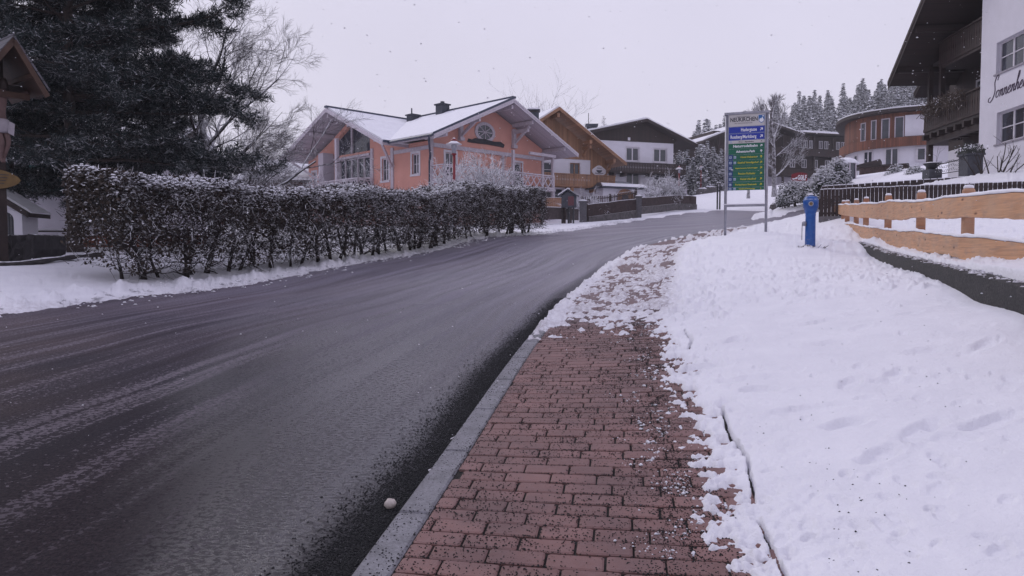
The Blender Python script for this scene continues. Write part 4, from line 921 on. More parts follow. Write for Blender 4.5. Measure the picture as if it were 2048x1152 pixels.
# handwritten name on the facade
def stroke_text(mb, F, b, a_start, z_base, dirn, size, slope):
    G_ = {
     'S': [[(.62,1.25),(.72,1.5),(.6,1.62),(.4,1.5),(.28,1.15),(.42,.8),(.5,.45),(.35,.05),(.05,-.15),(-.22,-.05),(-.2,.15),(.0,.2)]],
     'o': [[(.25,.5),(.05,.45),(-.02,.2),(.1,.02),(.3,.1),(.38,.35),(.25,.5),(.4,.42),(.55,.45)]],
     'n': [[(.0,.42),(.08,.5),(.05,.0)],[(.05,.15),(.2,.45),(.3,.5),(.33,.35),(.3,.08),(.38,.0),(.52,.15)]],
     'e': [[(.02,.2),(.2,.25),(.34,.4),(.25,.52),(.1,.42),(.02,.2),(.1,.02),(.3,.02),(.5,.2)]],
     'h': [[(.0,.2),(.25,.9),(.28,1.2),(.18,1.22),(.12,.9),(.05,.0)],[(.05,.15),(.2,.45),(.3,.48),(.33,.3),(.3,.08),(.38,.0),(.5,.15)]],
     'i': [[(.0,.2),(.1,.48),(.08,.1),(.16,.0),(.3,.15)],[(.12,.72),(.14,.78)]],
     'm': [[(.0,.42),(.08,.5),(.05,.0)],[(.05,.15),(.18,.45),(.26,.48),(.28,.0)],[(.28,.15),(.42,.46),(.5,.46),(.52,.1),(.58,.0),(.72,.2)]]}
    adv = {'S':.75,'o':.5,'n':.5,'e':.45,'h':.5,'i':.28,'m':.75}; x = 0
    for ch in 'Sonnenheim':
        for st in G_[ch]:
            pts = catmull([(u,v) for u,v in st],.08) if len(st) > 2 else np.array(st)
            for i in range(len(pts)-1):
                (u0,v0),(u1,v1) = pts[i], pts[i+1]; wd = .024*size*(1.3 if v1 < v0 else .75)
                q = [(u0,v0),(u1,v1)]; X = [F(a_start+dirn*(x+u+.28*v)*size, b, z_base+(v)*size+slope*(x+u)*size) for u,v in q]; mb.bar(X[0],X[1],.02,wd*2, up=Vector((0,0,1)))
                
        x += adv[ch]
m = MB(); aS = on_facade(1981,0,180); stroke_text(m, CFm, -.012, aS, zf(1983,199), -1, .56, .02); m.build('lettering', simple('name_paint',(.06,.035,.07),.6), C6)
# lean dark annex behind it
K = thing('dark_log_chalet', (22.5,44,4.5), 'small dark brown log chalet squeezed behind the white chalet', 'house')
KF = Frame((XA(1900,39),39),(.12,.99),(.99,-.12))
m = MB(); m.box(KF,-3,2.0,.6,8,8.2,11.2); m.build('timber_wall', M['choc_wood'], K); m = MB(); m.box(KF,-2.9,1.9,.7,8,4,8.2); m.build('plaster_wall', M['plaster'], K)
gable_roof(K, KF, -2.3,13.4,2.7,10.5,-7,10.5,-.9,8,.25,.12,'choc_h','choc_h')
zk = ZA(300,43); board_rail(K, KF, -2,1.9,-.5,7.7,8.5,'choc_wood',.2); m = MB(); m.box(KF,-2,1.9,-.5,.6,7.5,7.65); m.bar(KF(1.9,-.5,8.55),KF(1.9,.6,8.55),.2,.06); m.build('balcony_floor', M['choc_h'], K)

# ================================================================== buildings on the left, behind the trees
TFm = Frame((-22.6,34),(1,.08)); TH_ = thing('house_with_green_balcony', (-17,36,2.2), 'white house with teal slatted balcony glimpsed under the dark pine', 'house')
M['teal'] = wood('teal_wood', (.020,.095,.095), (1,.08), .16, .6, .25, .12)
w = MB(); hl = [(3.0,5.4,2.9,4.3),(2.6,3.6,5.2,6.3)]
wall_face(w, TFm, 0,6.6,1.5,6.4,0,hl); w.box(TFm,.05,6.55,.3,6,1.5,6.4); w.prism(Frame(TFm(0,0,0), TFm.B, TFm.A), [(0,6.4),(6,6.4),(3,7.6)], 0.05, 6.5); w.build('wall', M['plaster_old'], TH_)
for h in hl[:1]: window(TH_, TFm, *h, .1, 2,1,.08)
m = MB(); m.box(TFm,2.55,3.65,.05,.12,5.1,6.6); m.build('balcony_door', simple('red_door',(.12,.03,.015)), TH_)
gable_roof(TH_, Frame(TFm(0,0,0), TFm.B, TFm.A), 3,8.0,-1.4,6.3,7.4,6.3,-.8,7.4,.2,.2,'dark_h')
board_rail(TH_, TFm, .9,6.6,-1.2,4.5,5.45,'teal',.17); m = MB(); m.box(TFm,.9,6.6,-1.15,-.01,4.3,4.45); m.build('balcony_floor', M['teal'], TH_)
# small dark roofed house and a red-brown barn behind the hedge
BFm = Frame((XA(345,58),58),(1,.1)); BH = thing('blue_roofed_shed', (*BFm(3,3,0).xy,4), 'low brown shed with dark blue roof seen above the hedge beside the bare tree', 'shed')
m = MB(); m.box(BFm,0,4.4,0,5,3.5,7.6); m.build('wall', simple('brown_plank',(.09,.035,.025),.8,.3,6), BH)
gable_roof(BH, BFm, .2,9.1,-3.6,7.4,5.0,7.5,-.8,6,.25,.03,'anthracite')
b2 = Frame((XA(500,62),62),(1,.1)); B2 = thing('red_brown_barn', (*b2(2,3,0).xy,4), 'red brown barn with snowy roof between bare tree and peach house', 'barn')
m = MB(); m.box(b2,0,7,0,5,3.5,7.6); m.build('wall', simple('barn_plank',(.10,.032,.025),.8,.3,6), B2)
gable_roof(B2, Frame(b2(-.8,0,0), b2.B, b2.A), 2.5,9.6,-1.0,7.7,6,7.7,0,9,.2,.2,'dark_h')
# small white wayside chapel
sF = Frame((XA(-86,22),22),(1,.05)); CH = thing('small_chapel', (*sF(.9,1,0).xy,1.7), 'tiny white chapel with arched grille window behind the rock wall', 'chapel')
ar = [(1.40+.24*math.cos(t), 2.62+.24*math.sin(t)) for t in np.linspace(math.pi,0,13)]
w = MB()
for i in range(len(ar)-1): (x0,z0),(x1,z1) = ar[i],ar[i+1]; w.prism(sF,[(x0,z0),(x1,z1),(x1,2.97),(x0,2.97)],0,.2)
w.box(sF,.3,1.16,0,.2,1.2,3.0); w.box(sF,1.64,1.88,0,.2,1.2,2.9); w.prism(sF,[(.3,3.0),(1.88,2.9),(1.1,3.35)],0,.2); w.box(sF,1.70,1.879,.2,.8,1.2,2.9); w.build('wall', M['plaster'], CH)
m = MB(); m.prism(sF,[(1.16,1.6)]+ar+[(1.64,1.6)],.12,.15); gw = m.build('arched_window', M['glass'], CH)
m = MB()
for a in (1.22,1.31,1.40,1.49,1.58): m.tube([sF(a,.06,1.9),sF(a,.06,2.78)],.008,5)
for z in (2.1,2.4,2.65): m.tube([sF(1.16,.06,z),sF(1.64,.06,z)],.008,5)
m.build('grille', M['dark_metal'], gw)
gable_roof(CH, sF, 1.08,3.52,-.05,2.82,2.2,2.82,-.25,.9,.12,.07,'choc_h','choc_h',board=.14)
# ================================================================== plants
M['frost_twig'] = simple('frosted_twig', (.10,.085,.09), .9, .4, 14, snow=(-.7,.25))
def rv(R, s=1.0): return Vector((R.uniform(-1,1),R.uniform(-1,1),R.uniform(-1,1)))*s
MINR = [.005]
def grow(mb, R, p, d, L, r, lvl, maxl, up=.05, wob=.22, kids=(3,5), ang=(.45,.9), shrink=(.55,.75), tips=None, n=None, bias=None, spread_lo=.25):
    seg = max(3, int(4+L*.8)) if lvl < maxl else 3; pts = [p.copy()]; rs = [r]; dd = d.normalized(); st = L/seg; dirs = [dd]
    for i in range(seg):
        dd = (dd + rv(R, wob) + Vector((0,0,up)) + (bias*.05 if bias else Vector())).normalized(); p = p+dd*st; pts.append(p.copy()); rs.append(r*(1-(i+1)/seg*.65)); dirs.append(dd)
    mb.tube(pts, rs, n or (7 if lvl == 0 else 5 if lvl == 1 else 4 if lvl==2 else 3), cap=False)
    if lvl >= maxl:
        if tips is not None: tips.append((pts[-1], dd))
        return
    k = R.randint(*kids)+(2 if lvl == 0 else 0)
    for j in range(k):
        t = spread_lo+(1-spread_lo)*(j+R.random()*.8)/k; i = min(seg-1, int(t*seg)); f = t*seg-i; q = pts[i].lerp(pts[i+1], min(1,max(0,f)))
        a = R.uniform(*ang); ax = dirs[i].orthogonal(); ax.rotate(Matrix.Rotation(R.uniform(0,6.283),3,dirs[i])); nd = dirs[i].copy(); nd.rotate(Matrix.Rotation(a,3,ax)); 
        grow(mb, R, q, nd, L*R.uniform(*shrink)*(1.1-.35*t), max(MINR[0],rs[i]*R.uniform(.42,.62)), lvl+1, maxl, up, wob, kids, ang, shrink, tips, None, bias)
    if tips is not None and lvl >= maxl-1: tips.append((pts[-1], dd))
def bare_tree(name, base, H, r, seed, label, lf=(.32,.5), levels=4, group=None, mat='bark_snow', lean=Vector((0,0,1)), first=.5, kids=(3,5), bias=None, up=.05, cat='tree', trunk_frac=.55, ang=(.45,.9), shrink=(.55,.75)):
    R = random.Random(seed); base = Vector(base); t = thing(name, base, label, cat, group)
    tr = MB(); L = H*trunk_frac; seg = 9; p = base-Vector((0,0,.2)); pts=[p.copy()]; rs=[r*1.35]; d = lean.normalized()
    for i in range(seg): d = (d+rv(R,.07)+lean*.05).normalized(); p = p+d*L/seg; pts.append(p.copy()); rs.append(r*(1-.5*(i+1)/seg))
    tr.tube(pts, rs, 9, cap=False); tr.build('trunk', M[mat], t, smooth=True); MINR[0] = .00017*base.y
    cr = MB(); nb = 9
    for j in range(nb):
        f = first+(1-first)*j/(nb-1); i = min(seg-1,int(f*seg)); q = pts[i]
        an = j*2.4+R.random(); tilt = 1.15-.75*(f-first)/(1-first+1e-6)
        nd = Vector((math.cos(an)*math.sin(tilt), math.sin(an)*math.sin(tilt), math.cos(tilt)))
        if bias: nd = (nd+bias*.5).normalized()
        grow(cr, R, q, nd, H*R.uniform(*lf)*(1.15-.4*f), rs[i]*.55, 1, levels, up, .2, kids, ang, shrink, bias=bias)
    MINR[0] = .005; cr.build('crown', M[mat], t); return t

# ---- foliage clouds from many small leaves (numpy)
def leaves(C, D, size, R, w=.45, jitter=.7):
    """C centres (n,3), D directions; returns rhombic leaves"""
    n = len(C); D = D+R.normal(0,jitter,(n,3)); D /= np.linalg.norm(D,axis=1)[:,None]+1e-9; r = R.normal(0,1,(n,3)); U = np.cross(D,r); U /= np.linalg.norm(U,axis=1)[:,None]+1e-9
    s = (size*R.uniform(.6,1.4,n))[:,None]; V = np.stack([C, C+D*s*.5+U*s*w*.5, C+D*s, C+D*s*.5-U*s*w*.5],1).reshape(-1,3)
    F = (np.arange(n)[:,None]*4+np.arange(4)); return V, F
def twigs(A, B, r, ):
    """three-sided sticks between arrays of points"""
    n = len(A); d = B-A; d /= np.linalg.norm(d,axis=1)[:,None]+1e-9; up = np.tile([0,0,1.],(n,1)); s = np.cross(d,up); l = np.linalg.norm(s,axis=1); s[l<1e-3] = [1,0,0]; s /= np.linalg.norm(s,axis=1)[:,None]; u = np.cross(s,d)
    r = np.asarray(r).reshape(-1,1)*np.ones((n,1)); o = [s*r+u*r*.5, -s*r+u*r*.5, -u*r]
    V = np.stack([A+o[0],A+o[1],A+o[2],B+o[0]*.5,B+o[1]*.5,B+o[2]*.5],1).reshape(-1,3); b = np.arange(n)[:,None]*6
    F = np.concatenate([b+np.array([0,1,4,3]), b+np.array([1,2,5,4]), b+np.array([2,0,3,5])],0); return V, F
def flakes(C, size, R, flat=.55):
    """little lumps of snow: flattened octahedra as quads (degenerate-free hexahedra)"""
    n = len(C); base = np.array([(1,0,0),(0,1,0),(-1,0,0),(0,-1,0),(.3,.3,1),(-.3,.3,1),(-.3,-.3,1),(.3,-.3,1)],float); base[4:,2] = flat
    s = size*R.uniform(.6,1.5,n); a = R.uniform(0,6.28,n); c,sn = np.cos(a)[:,None],np.sin(a)[:,None]; x = base[None,:,0]*c*1.4-base[None,:,1]*sn; y = base[None,:,0]*sn*1.4+base[None,:,1]*c
    V = np.stack([x,y,np.tile(base[None,:,2],(n,1))],-1)*s[:,None,None]+C[:,None,:]; V = V.reshape(-1,3); b = np.arange(n)[:,None]*8
    F = np.concatenate([b+np.array(q) for q in ([0,1,5,4],[1,2,6,5],[2,3,7,6],[3,0,4,7],[4,5,6,7],[3,2,1,0])],0); return V, F
def join(*vf):
    V=[];F=[];o=0
    for v,f in vf: V.append(v); F.append(f+o); o+=len(v)
    return np.concatenate(V), np.concatenate(F)
M['beech_leaf'] = simple('beech_leaf', (.036,.024,.016), .7, .6, 9, snow=(.55,1.0), nscale=9)
M['green_leaf'] = simple('evergreen_leaf', (.020,.034,.022), .7, .5, 9, snow=(.05,.55), nscale=7)
def needle_mat(name, col, lo, hi, amt=1.0):
    return simple(name, col, .75, .5, 5, snow=(lo,hi,amt), nscale=5)
M['pine'] = needle_mat('pine_needles', (.009,.019,.020), .25, 1.0, .55)
M['spruce'] = needle_mat('spruce_needles', (.05,.06,.068), -.8, .6)
M['hedge_twig'] = simple('hedge_twig', (.030,.021,.020), .85, .4, 12, snow=(.12,.55), nscale=9)
M['hedge_stem'] = simple('hedge_stem', (.020,.015,.014), .85, .4, 12, snow=(.6,.95), nscale=9)

# ---- the long beech hedge
HA, HB = np.array([-8.2,14.6]), np.array([1.0,35.7]); HD = (HB-HA); HL = np.linalg.norm(HD); HD /= HL; HN = np.array([HD[1],-HD[0]])   # HN points to the road
hedge = thing('beech_hedge', (HA[0],HA[1],float(g(*HA)[0])), 'long clipped beech hedge dusted with snow along the left verge', 'hedge')
R = np.random.RandomState(21)
def hp(l, c, z): xy = HA+l[:,None]*HD+c[:,None]*HN; return np.c_[xy, g(xy[:,0],xy[:,1])+z]
def topz(l): return 1.97+.15*np.exp(-l/5)+.07*np.sin(l*.9)+.06*np.sin(l*2.3+1)+.10*(fbm(l*1.1,l*0,3)-.5)
n = 74000; l = HL*R.rand(n)**1.12; shell = R.rand(n) < .70; c = np.where(shell, np.sign(R.rand(n)-.38)*(.62+R.normal(0,.07,n)), R.uniform(-.6,.6,n)); tz = topz(l)
z = .28+(tz-.28)*R.rand(n)**.85; ontop = R.rand(n) < .22; z = np.where(ontop, tz+R.normal(0,.05,n), z); c = np.where(ontop, R.uniform(-.62,.62,n), c)
endc = R.rand(n) < .05; l = np.where(endc, R.choice([0,HL],n)+R.normal(0,.08,n), l); c = np.where(endc, R.uniform(-.6,.6,n), c)
dens = fbm(l*1.7,z*2.2,9,3)+.12*(z>1.0); k = (dens > .36+.22*R.rand(n)) & ((z>.95)|(R.rand(n)<.75)); l,c,z = l[k],c[k],z[k]
Cc = hp(l,c,z); Dn = np.c_[np.tile(HN,(len(l),1))*np.sign(c)[:,None]*.6, np.full(len(l),-.25)]
V,F = leaves(Cc, Dn, .075, R, .62)
npmesh('foliage', V, F, M['beech_leaf'], hedge)
n = 42000; l = HL*R.rand(n)**.95; c = np.sign(R.rand(n)-.35)*np.abs(R.normal(.55,.13,n)); z = .25+(topz(l)-.20)*R.rand(n)**.75; ont = R.rand(n)<.25; z = np.where(ont, topz(l)+R.normal(0,.04,n), z); c = np.where(ont,R.uniform(-.65,.65,n),c)
A_ = hp(l,c,z); d = np.c_[R.normal(0,1,(n,2)), R.normal(.25,.55,n)]; d += np.c_[HN[None]*np.sign(c)[:,None]*.5, np.zeros(n)]; d /= np.linalg.norm(d,axis=1)[:,None]; B_ = A_+d*(R.uniform(.10,.36,n)*np.where(ont,.6,1))[:,None]
V,F = twigs(A_,B_,R.uniform(.0035,.008,n)); npmesh('twigs', V, F, M['hedge_twig'], hedge)
# snow caught on the clipped top and on ledges of the face
n = 26000; l = HL*R.rand(n)**1.0; c = R.uniform(-.68,.68,n); z = topz(l)+R.normal(-.02,.055,n); n2 = 26000; l2 = HL*R.rand(n2); c2 = .62+R.normal(0,.07,n2); z2 = .8+(topz(l2)-.8)*R.rand(n2)**.55
kk = (fbm(l2*2.5,z2*4,19,3) > .49) & (R.rand(n2) < .25+.75*np.clip((l2-3)/9,0,1)+.4*(z2>1.8)); l2,c2,z2 = l2[kk],c2[kk],z2[kk]; k3 = fbm(l*2,c*3,23,3) > .38; Cc = np.r_[hp(l[k3],c[k3],z[k3]), hp(l2,c2,z2)]; V,F = flakes(Cc, np.r_[np.full(k3.sum(),.040),np.full(len(l2),.019)], R, .5); npmesh('snow_cap', V, F, M['snow'], hedge)
rr_ = random.Random(8); x_ = .75
while x_ < HL:
    m = MB(); c0 = rr_.uniform(-.15,.3); b = hp(np.array([x_]),np.array([c0]),np.array([-.1]))[0]; b = Vector(b); H_ = rr_.uniform(.9,1.5); pts=[b]; d=Vector((rr_.uniform(-.25,.25),rr_.uniform(-.2,.2),1)); r0 = rr_.uniform(.035,.085)
    for i in range(5): d = (d+Vector((rr_.uniform(-.28,.28),rr_.uniform(-.28,.28),.25))).normalized(); pts.append(pts[-1]+d*H_/5)
    m.tube(pts,[r0*(1.25 if i==0 else 1-.1*i) for i in range(6)],6,cap=False)
    for q in range(9):
        i = rr_.randint(1,4); dd = Vector((rr_.uniform(-1,1),rr_.uniform(-1,1),rr_.uniform(-.15,.8))); grow(m, rr_, pts[i], dd, rr_.uniform(.35,.8), r0*.3, 2, 3, .03,.35,(2,3))
    m.build('stem', M['hedge_stem'], hedge); x_ += rr_.uniform(.28,.62)*(1 if x_ < 14 else 1.4)

# ---- pine trees
def pine(base, H, r, seed, label, lo=.22, reach=5.0, nb=46, bias=None, extra=(), tsize=.17, tufts=24, clear=None):
    R = random.Random(seed); base = Vector(base); t = thing('pine_tree', base, label, 'tree', 'dark pines in the garden behind the hedge')
    tr = MB(); pts=[base-Vector((0,0,.3))]; rs=[r*1.25]; seg=14
    for i in range(seg): pts.append(pts[-1]+Vector((R.uniform(-.05,.05),R.uniform(-.05,.05),1))*H/seg); rs.append(r*(1-.85*(i+1)/seg))
    tr.tube(pts, rs, 10, cap=False); tr.build('trunk', M['bark'], t, smooth=True)
    br = MB(); T_ = []
    def limb(p, d, L, r0, lvl):
        seg = max(3,int(L*1.6)); q = p.copy(); dd = d.normalized(); P_=[q.copy()]; R_=[r0]
        for i in range(seg): dd = (dd+rv(R,.12)+Vector((0,0,.035 if i>seg*.5 else -.02))).normalized(); q = q+dd*L/seg; P_.append(q.copy()); R_.append(max(.006,r0*(1-.8*(i+1)/seg)))
        br.tube(P_, R_, 5 if lvl==0 else 3, cap=False)
        if lvl == 2:
            for i in range(1,seg+1): T_.append((P_[i],dd))
            return
        k = int(L*(3.4 if lvl==0 else 3.6))+2
        for j in range(k):
            f = .22+.78*(j+R.random())/k; i = min(seg-1,int(f*seg)); a = R.uniform(.5,1.1)*R.choice([-1,1]); nd = dd.copy() if i==seg-1 else (P_[i+1]-P_[i]).normalized()
            nd.rotate(Matrix.Rotation(a,3,'Z')); nd.z += R.uniform(-.15,.35)
            limb(P_[i].lerp(P_[i+1],R.random()), nd, (L*.38*(1.2-f*.6) if lvl==0 else R.uniform(.35,.7)), max(.008,R_[i]*.45), lvl+1)
    for j in range(nb):
        f = lo+(1-lo)*j/nb; an = j*2.399+R.random()*.6; z = f*H; i = min(seg-1,int(f*seg)); L = reach*(1.05-.75*((f-lo)/(1-lo))**1.3)*R.uniform(.75,1.1)
        d = Vector((math.cos(an),math.sin(an),.02+.5*(f-lo)))
        if bias: d += bias*.45
        p = pts[i].lerp(pts[i+1], f*seg-i); limb(p, d, L, r*.30*(1.1-f*.7), 0)
    for (z,d,L,rr0) in extra: i = min(seg-1,int(z/H*seg)); limb(pts[i].lerp(pts[i+1],z/H*seg-i), Vector(d), L, rr0, 0)
    br.build('branches', M['bark'], t)
    C0 = np.array([tuple(p) for p,_ in T_]); D0 = np.array([tuple(d) for _,d in T_])
    if clear is not None: kk = clear(C0); C0, D0 = C0[kk], D0[kk]
    RR_ = np.random.RandomState(seed); n = len(C0); C = np.repeat(C0,tufts,0); D = np.repeat(D0,tufts,0); dirs = RR_.normal(0,1,C.shape); dirs /= np.linalg.norm(dirs,axis=1)[:,None]; dirs = dirs+D*.6+np.array([0,0,.25]); dirs /= np.linalg.norm(dirs,axis=1)[:,None]
    V,F = leaves(C+RR_.normal(0,.04,C.shape), dirs, tsize, RR_, .13, .1)
    npmesh('needles', V, F, M['pine'], t); print('pine tufts', n)
    return t
def gz(x,y): return float(g(x,y)[0])
xp, yp = XA(152,22), 22.0
pine((xp,yp,gz(xp,yp)), 15.5, .21, 3, 'tallest dark pine with thick trunk behind the near end of the hedge', lo=.20, reach=4.3, nb=76,
     extra=[(7.9,(1,.12,.20),6.3,.10),(8.9,(1,-.05,.16),6.2,.10),(10.2,(1,.1,.1),5.0,.1),(5.6,(.7,-.7,-.05),3.6,.08),(5.0,(-.5,-.8,.0),3.8,.08),(4.9,(.9,.3,-.02),4.4,.08)])
x2, y2 = XA(25,27), 27.0
pine((x2,y2,gz(x2,y2)), 15, .24, 9, 'dark pine filling the corner behind the wooden cross', lo=.17, reach=5.0, nb=56)
x3, y3 = XA(240,27.5), 27.5
pine((x3,y3,gz(x3,y3)), 12.5, .2, 14, 'dark pine standing between the tall pine and the bare tree', lo=.17, reach=3.0, nb=50, extra=[])

# ---- bare, frosted deciduous trees
x4, y4 = XA(427,27), 27.0
bare_tree('bare_tree', (x4,y4,gz(x4,y4)), 10.2, .19, 12, 'bare spreading tree with frosted twigs between the pines and the peach house', levels=5, first=.30, kids=(5,6), bias=Vector((.45,-.1,.1)), up=.04, shrink=(.5,.70), lf=(.30,.42))
x5, y5 = XA(470,31), 31.0
bare_tree('bare_tree', (x5,y5,gz(x5,y5)), 6.2, .10, 31, 'low frosted bare tree arching over the hedge toward the peach house', lf=(.36,.5), levels=5, first=.3, kids=(5,5), bias=Vector((1.0,.0,-.05)), up=-.01, mat='bark_frost')
x6, y6 = XA(1547,56), 56.0
bare_tree('bare_tree', (x6,y6,P(1547,388,56).z), 7.9, .17, 45, 'tall bare frosted tree rising behind the direction sign', lf=(.20,.30), levels=4, first=.3, kids=(6,8), up=.10, mat='bark_frost', trunk_frac=.8, ang=(.35,.7))
x7, y7 = XA(1495,62), 62.0
bare_tree('bare_tree', (x7,y7,P(1495,392,62).z), 8.2, .12, 48, 'thin bare tree half hidden behind the direction sign', lf=(.20,.28), levels=4, first=.4, kids=(6,7), up=.10, mat='bark_frost', trunk_frac=.7, ang=(.35,.7))
def bush(name, c, rad_, seed, label, n=5000, ls=.06, cat='bush', group=None, leaf='green_leaf', snowamt=1.0, stems=True, fl=.05):
    """rounded evergreen bush with snow lumps"""
    R = np.random.RandomState(seed); c = np.array(c,float); t = thing(name, tuple(c), label, cat, group); rx,ry,rz = rad_
    u = R.normal(0,1,(n,3)); u /= np.linalg.norm(u,axis=1)[:,None]; u[:,2] = np.abs(u[:,2])*1.0-.12*R.rand(n); lump = 1+.30*(fbm(u[:,0]*3+seed,u[:,1]*3+u[:,2]*2.2,seed,3)-.5)*2
    rad = R.rand(n)**.25; C = c+u*np.array([rx,ry,rz])*(rad*lump)[:,None]; V,F = leaves(C,u,ls,R,.55); npmesh('foliage', V, F, M[leaf], t)
    m_ = int(n*.22*snowamt); u = R.normal(0,1,(m_,3)); u /= np.linalg.norm(u,axis=1)[:,None]; u[:,2] = np.abs(u[:,2]); lump = 1+.30*(fbm(u[:,0]*3+seed,u[:,1]*3+u[:,2]*2.2,seed,3)-.5)*2; k = R.rand(m_) < .25+.8*u[:,2]; u = u[k]; C = c+u*np.array([rx,ry,rz])*(lump[k])[:,None]*R.uniform(.9,1.04,(k.sum(),1))
    if len(C): V,F = flakes(C, np.full(len(C),fl), R); npmesh('snow_cap', V, F, M['snow_far'], t)
    m = MB(); rr2 = random.Random(seed)
    for i in range(5): m.tube([Vector(c)+Vector((rr2.uniform(-.1,.1),rr2.uniform(-.1,.1),-.25)), Vector(c)+Vector((rr2.uniform(-.4,.4)*rx,rr2.uniform(-.4,.4)*ry,rz*.6))],[.03,.01],5)
    m.build('stem', M['bark'], t); return t
def twig_bush(name, base, H, W, seed, label, n=14, levels=4, mat='frost_twig', cat='bush', r=.03, up=.03):
    R = random.Random(seed); base = Vector(base); t = thing(name, base, label, cat); m = MB(); MINR[0] = .013 if base.y > 35 else .005
    for i in range(n):
        an = R.random()*6.283; d = Vector((math.cos(an)*W,math.sin(an)*W,1.0)); grow(m, R, base+Vector((math.cos(an)*.15,math.sin(an)*.15,-.1)), d, H*R.uniform(.5,.75), r, 1, levels, up,.24,(4,6),(.4,.95),(.5,.7))
    MINR[0] = .005; m.build('branches', M[mat], t); return t
c = P(960,400,44); twig_bush('garden_shrub', (c.x,c.y,gz(c.x,c.y)), 5.0, .42, 3, 'big snow laden shrub in front of the peach house balcony', n=13, levels=4, r=.05)
c = P(905,400,43); twig_bush('garden_shrub', (c.x,c.y,gz(c.x,c.y)), 4.2, .3, 5, 'smaller snow laden shrub behind the near street lamp', n=9, levels=4, r=.04)
c = P(1320,398,60); twig_bush('garden_shrub', (c.x,c.y,c.z-.3), 3.0, 1.0, 6, 'broad snowy apple bush in front of the white inn', n=16, levels=4, r=.05, up=-.01)
c = P(1172,430,49); twig_bush('garden_shrub', (c.x,c.y,c.z), 2.1, .5, 7, 'weeping snowy shrub beside the stone gate pillar', n=16, levels=3, r=.02, up=-.12)
c = P(1345,388,62); bush('snowy_bush', (c.x,c.y,c.z-.2), (1.1,.8,.8), 4, 'low rounded snowy bush right of the apple bush', 2500,.09)
c = P(1025,345,55); bush('snowy_bush', (c.x,c.y,gz(c.x,c.y)), (1.0,1.0,4.5), 41, 'dark evergreen column beside the peach house balcony', 3500,.12, snowamt=.4)
for i,(px,py,Y,rx,rz,lab) in enumerate(((1590,402,47,1.15,1.35,'round snowy evergreen under the red golf sign'),(1625,398,45,.9,1.1,'small dark evergreen between golf sign and brown fence'),(1567,408,48,.35,.55,'very small snowy evergreen at the end of the boulder wall'))):
    c = P(px,py,Y); bush('snowy_bush', (c.x,c.y,c.z-.1), (rx,rx*.8,rz), 50+i, lab, 4500,.085)
for i,(px,py,Y,rx,rz,lab) in enumerate(((1792,360,55,.9,1.4,'snow covered bush left of the orange porch'),(1766,366,54,1.0,.55,'low snowy mound bush at the end of the black rail fence'),(1832,352,52,.9,1.0,'snowy bush in front of the orange porch'))):
    c = P(px,py,Y); bush('snowy_bush', (c.x,c.y,c.z-.4), (rx,rx*.8,rz), 60+i, lab, 3000,.09)
# bushy snowy conifer next to the brown fence
c = P(1656,392,38); t = bush('snowy_conifer', (c.x,c.y,c.z-.6), (1.15,1.0,2.1), 71, 'dense snowy conifer at the left end of the brown fence', 9000,.10, cat='tree', fl=.06)
c = P(1668,340,37.5); bush('snowy_conifer', (c.x+.2,c.y,c.z-1.5), (.65,.65,1.9), 72, 'slim snowy conifer top behind the dense conifer', 5000,.09, cat='tree', fl=.06)
for (px,py,Y,H,sd,lab,nn) in ((1990,340,27.8,1.9,81,'pruned bare shrub against the white chalet wall, forked',4),(2010,345,27.2,1.6,82,'pruned bare shrub nearest to the lower chalet window',3),(1966,338,28.4,1.5,83,'short bare shrub at the chalet corner',3)):
    c = P(px,py+12,Y); R9 = random.Random(sd); t = thing('bare_shrub', c, lab, 'shrub'); m = MB()
    for i in range(nn): grow(m, R9, c+Vector((R9.uniform(-.1,.1),R9.uniform(-.1,.1),-.4)), Vector((R9.uniform(-.45,.45),R9.uniform(-.4,.4),1)), H*.85, .035, 1, 3, .05,.16,(2,3),(.5,1.0),(.3,.5))
    m.build('branches', M['bark'], t)

# ---- spruces of the hill
def spruce_mesh(seed, H=14, Rr=2.6):
    R = np.random.RandomState(seed); C=[];D=[];S_=[]
    lv = 26
    for i in range(lv):
        f = i/lv; z = H*(.06+.93*f); rad = Rr*(1-f)**.85*(.85+.3*R.rand())+.2; nb = int(15-6*f)
        for j in range(nb):
            an = R.rand()*6.283; L = rad*R.uniform(.7,1.15); k = max(3,int(L*5))
            for q in range(k):
                u = (q+.6)/k; C.append((math.cos(an)*L*u, math.sin(an)*L*u, z-.30*L*u**1.4+.05)); D.append((math.cos(an)*.7+R.normal(0,.5),math.sin(an)*.7+R.normal(0,.5),-.35)); S_.append(.85*(1.15-.5*u)*(1-.4*f))
    C = np.array(C); D = np.array(D); S_ = np.array(S_); n = len(C); D /= np.linalg.norm(D,axis=1)[:,None]; up = np.array([0,0,1.]); U = np.cross(D,up); U /= np.linalg.norm(U,axis=1)[:,None]; s = S_[:,None]*R.uniform(.8,1.5,(n,1))
    tilt = up*R.uniform(-.25,.25,(n,1)); V = np.stack([C-D*s*.3, C+D*s*.3+U*s*.42+tilt*s, C+D*s, C+D*s*.3-U*s*.42-tilt*s],1).reshape(-1,3); F = np.arange(n)[:,None]*4+np.arange(4)
    T = np.array([(-.14,-.14,0),(.14,-.14,0),(.14,.14,0),(-.14,.14,0),(-.01,-.01,H*.97),(.01,-.01,H*.97),(.01,.01,H*.97),(-.01,.01,H*.97)]); TF = np.array([(0,1,5,4),(1,2,6,5),(2,3,7,6),(3,0,4,7)])
    return join((V,F),(T,TF))
protos = []
R = np.random.RandomState(77)
Y0 = []
CL = []
for i in range(1500):
    px = R.uniform(1340,1905); Y = R.uniform(165,290)
    x = XA(px,Y); Y0.append((x,Y,R.uniform(.8,1.2)))
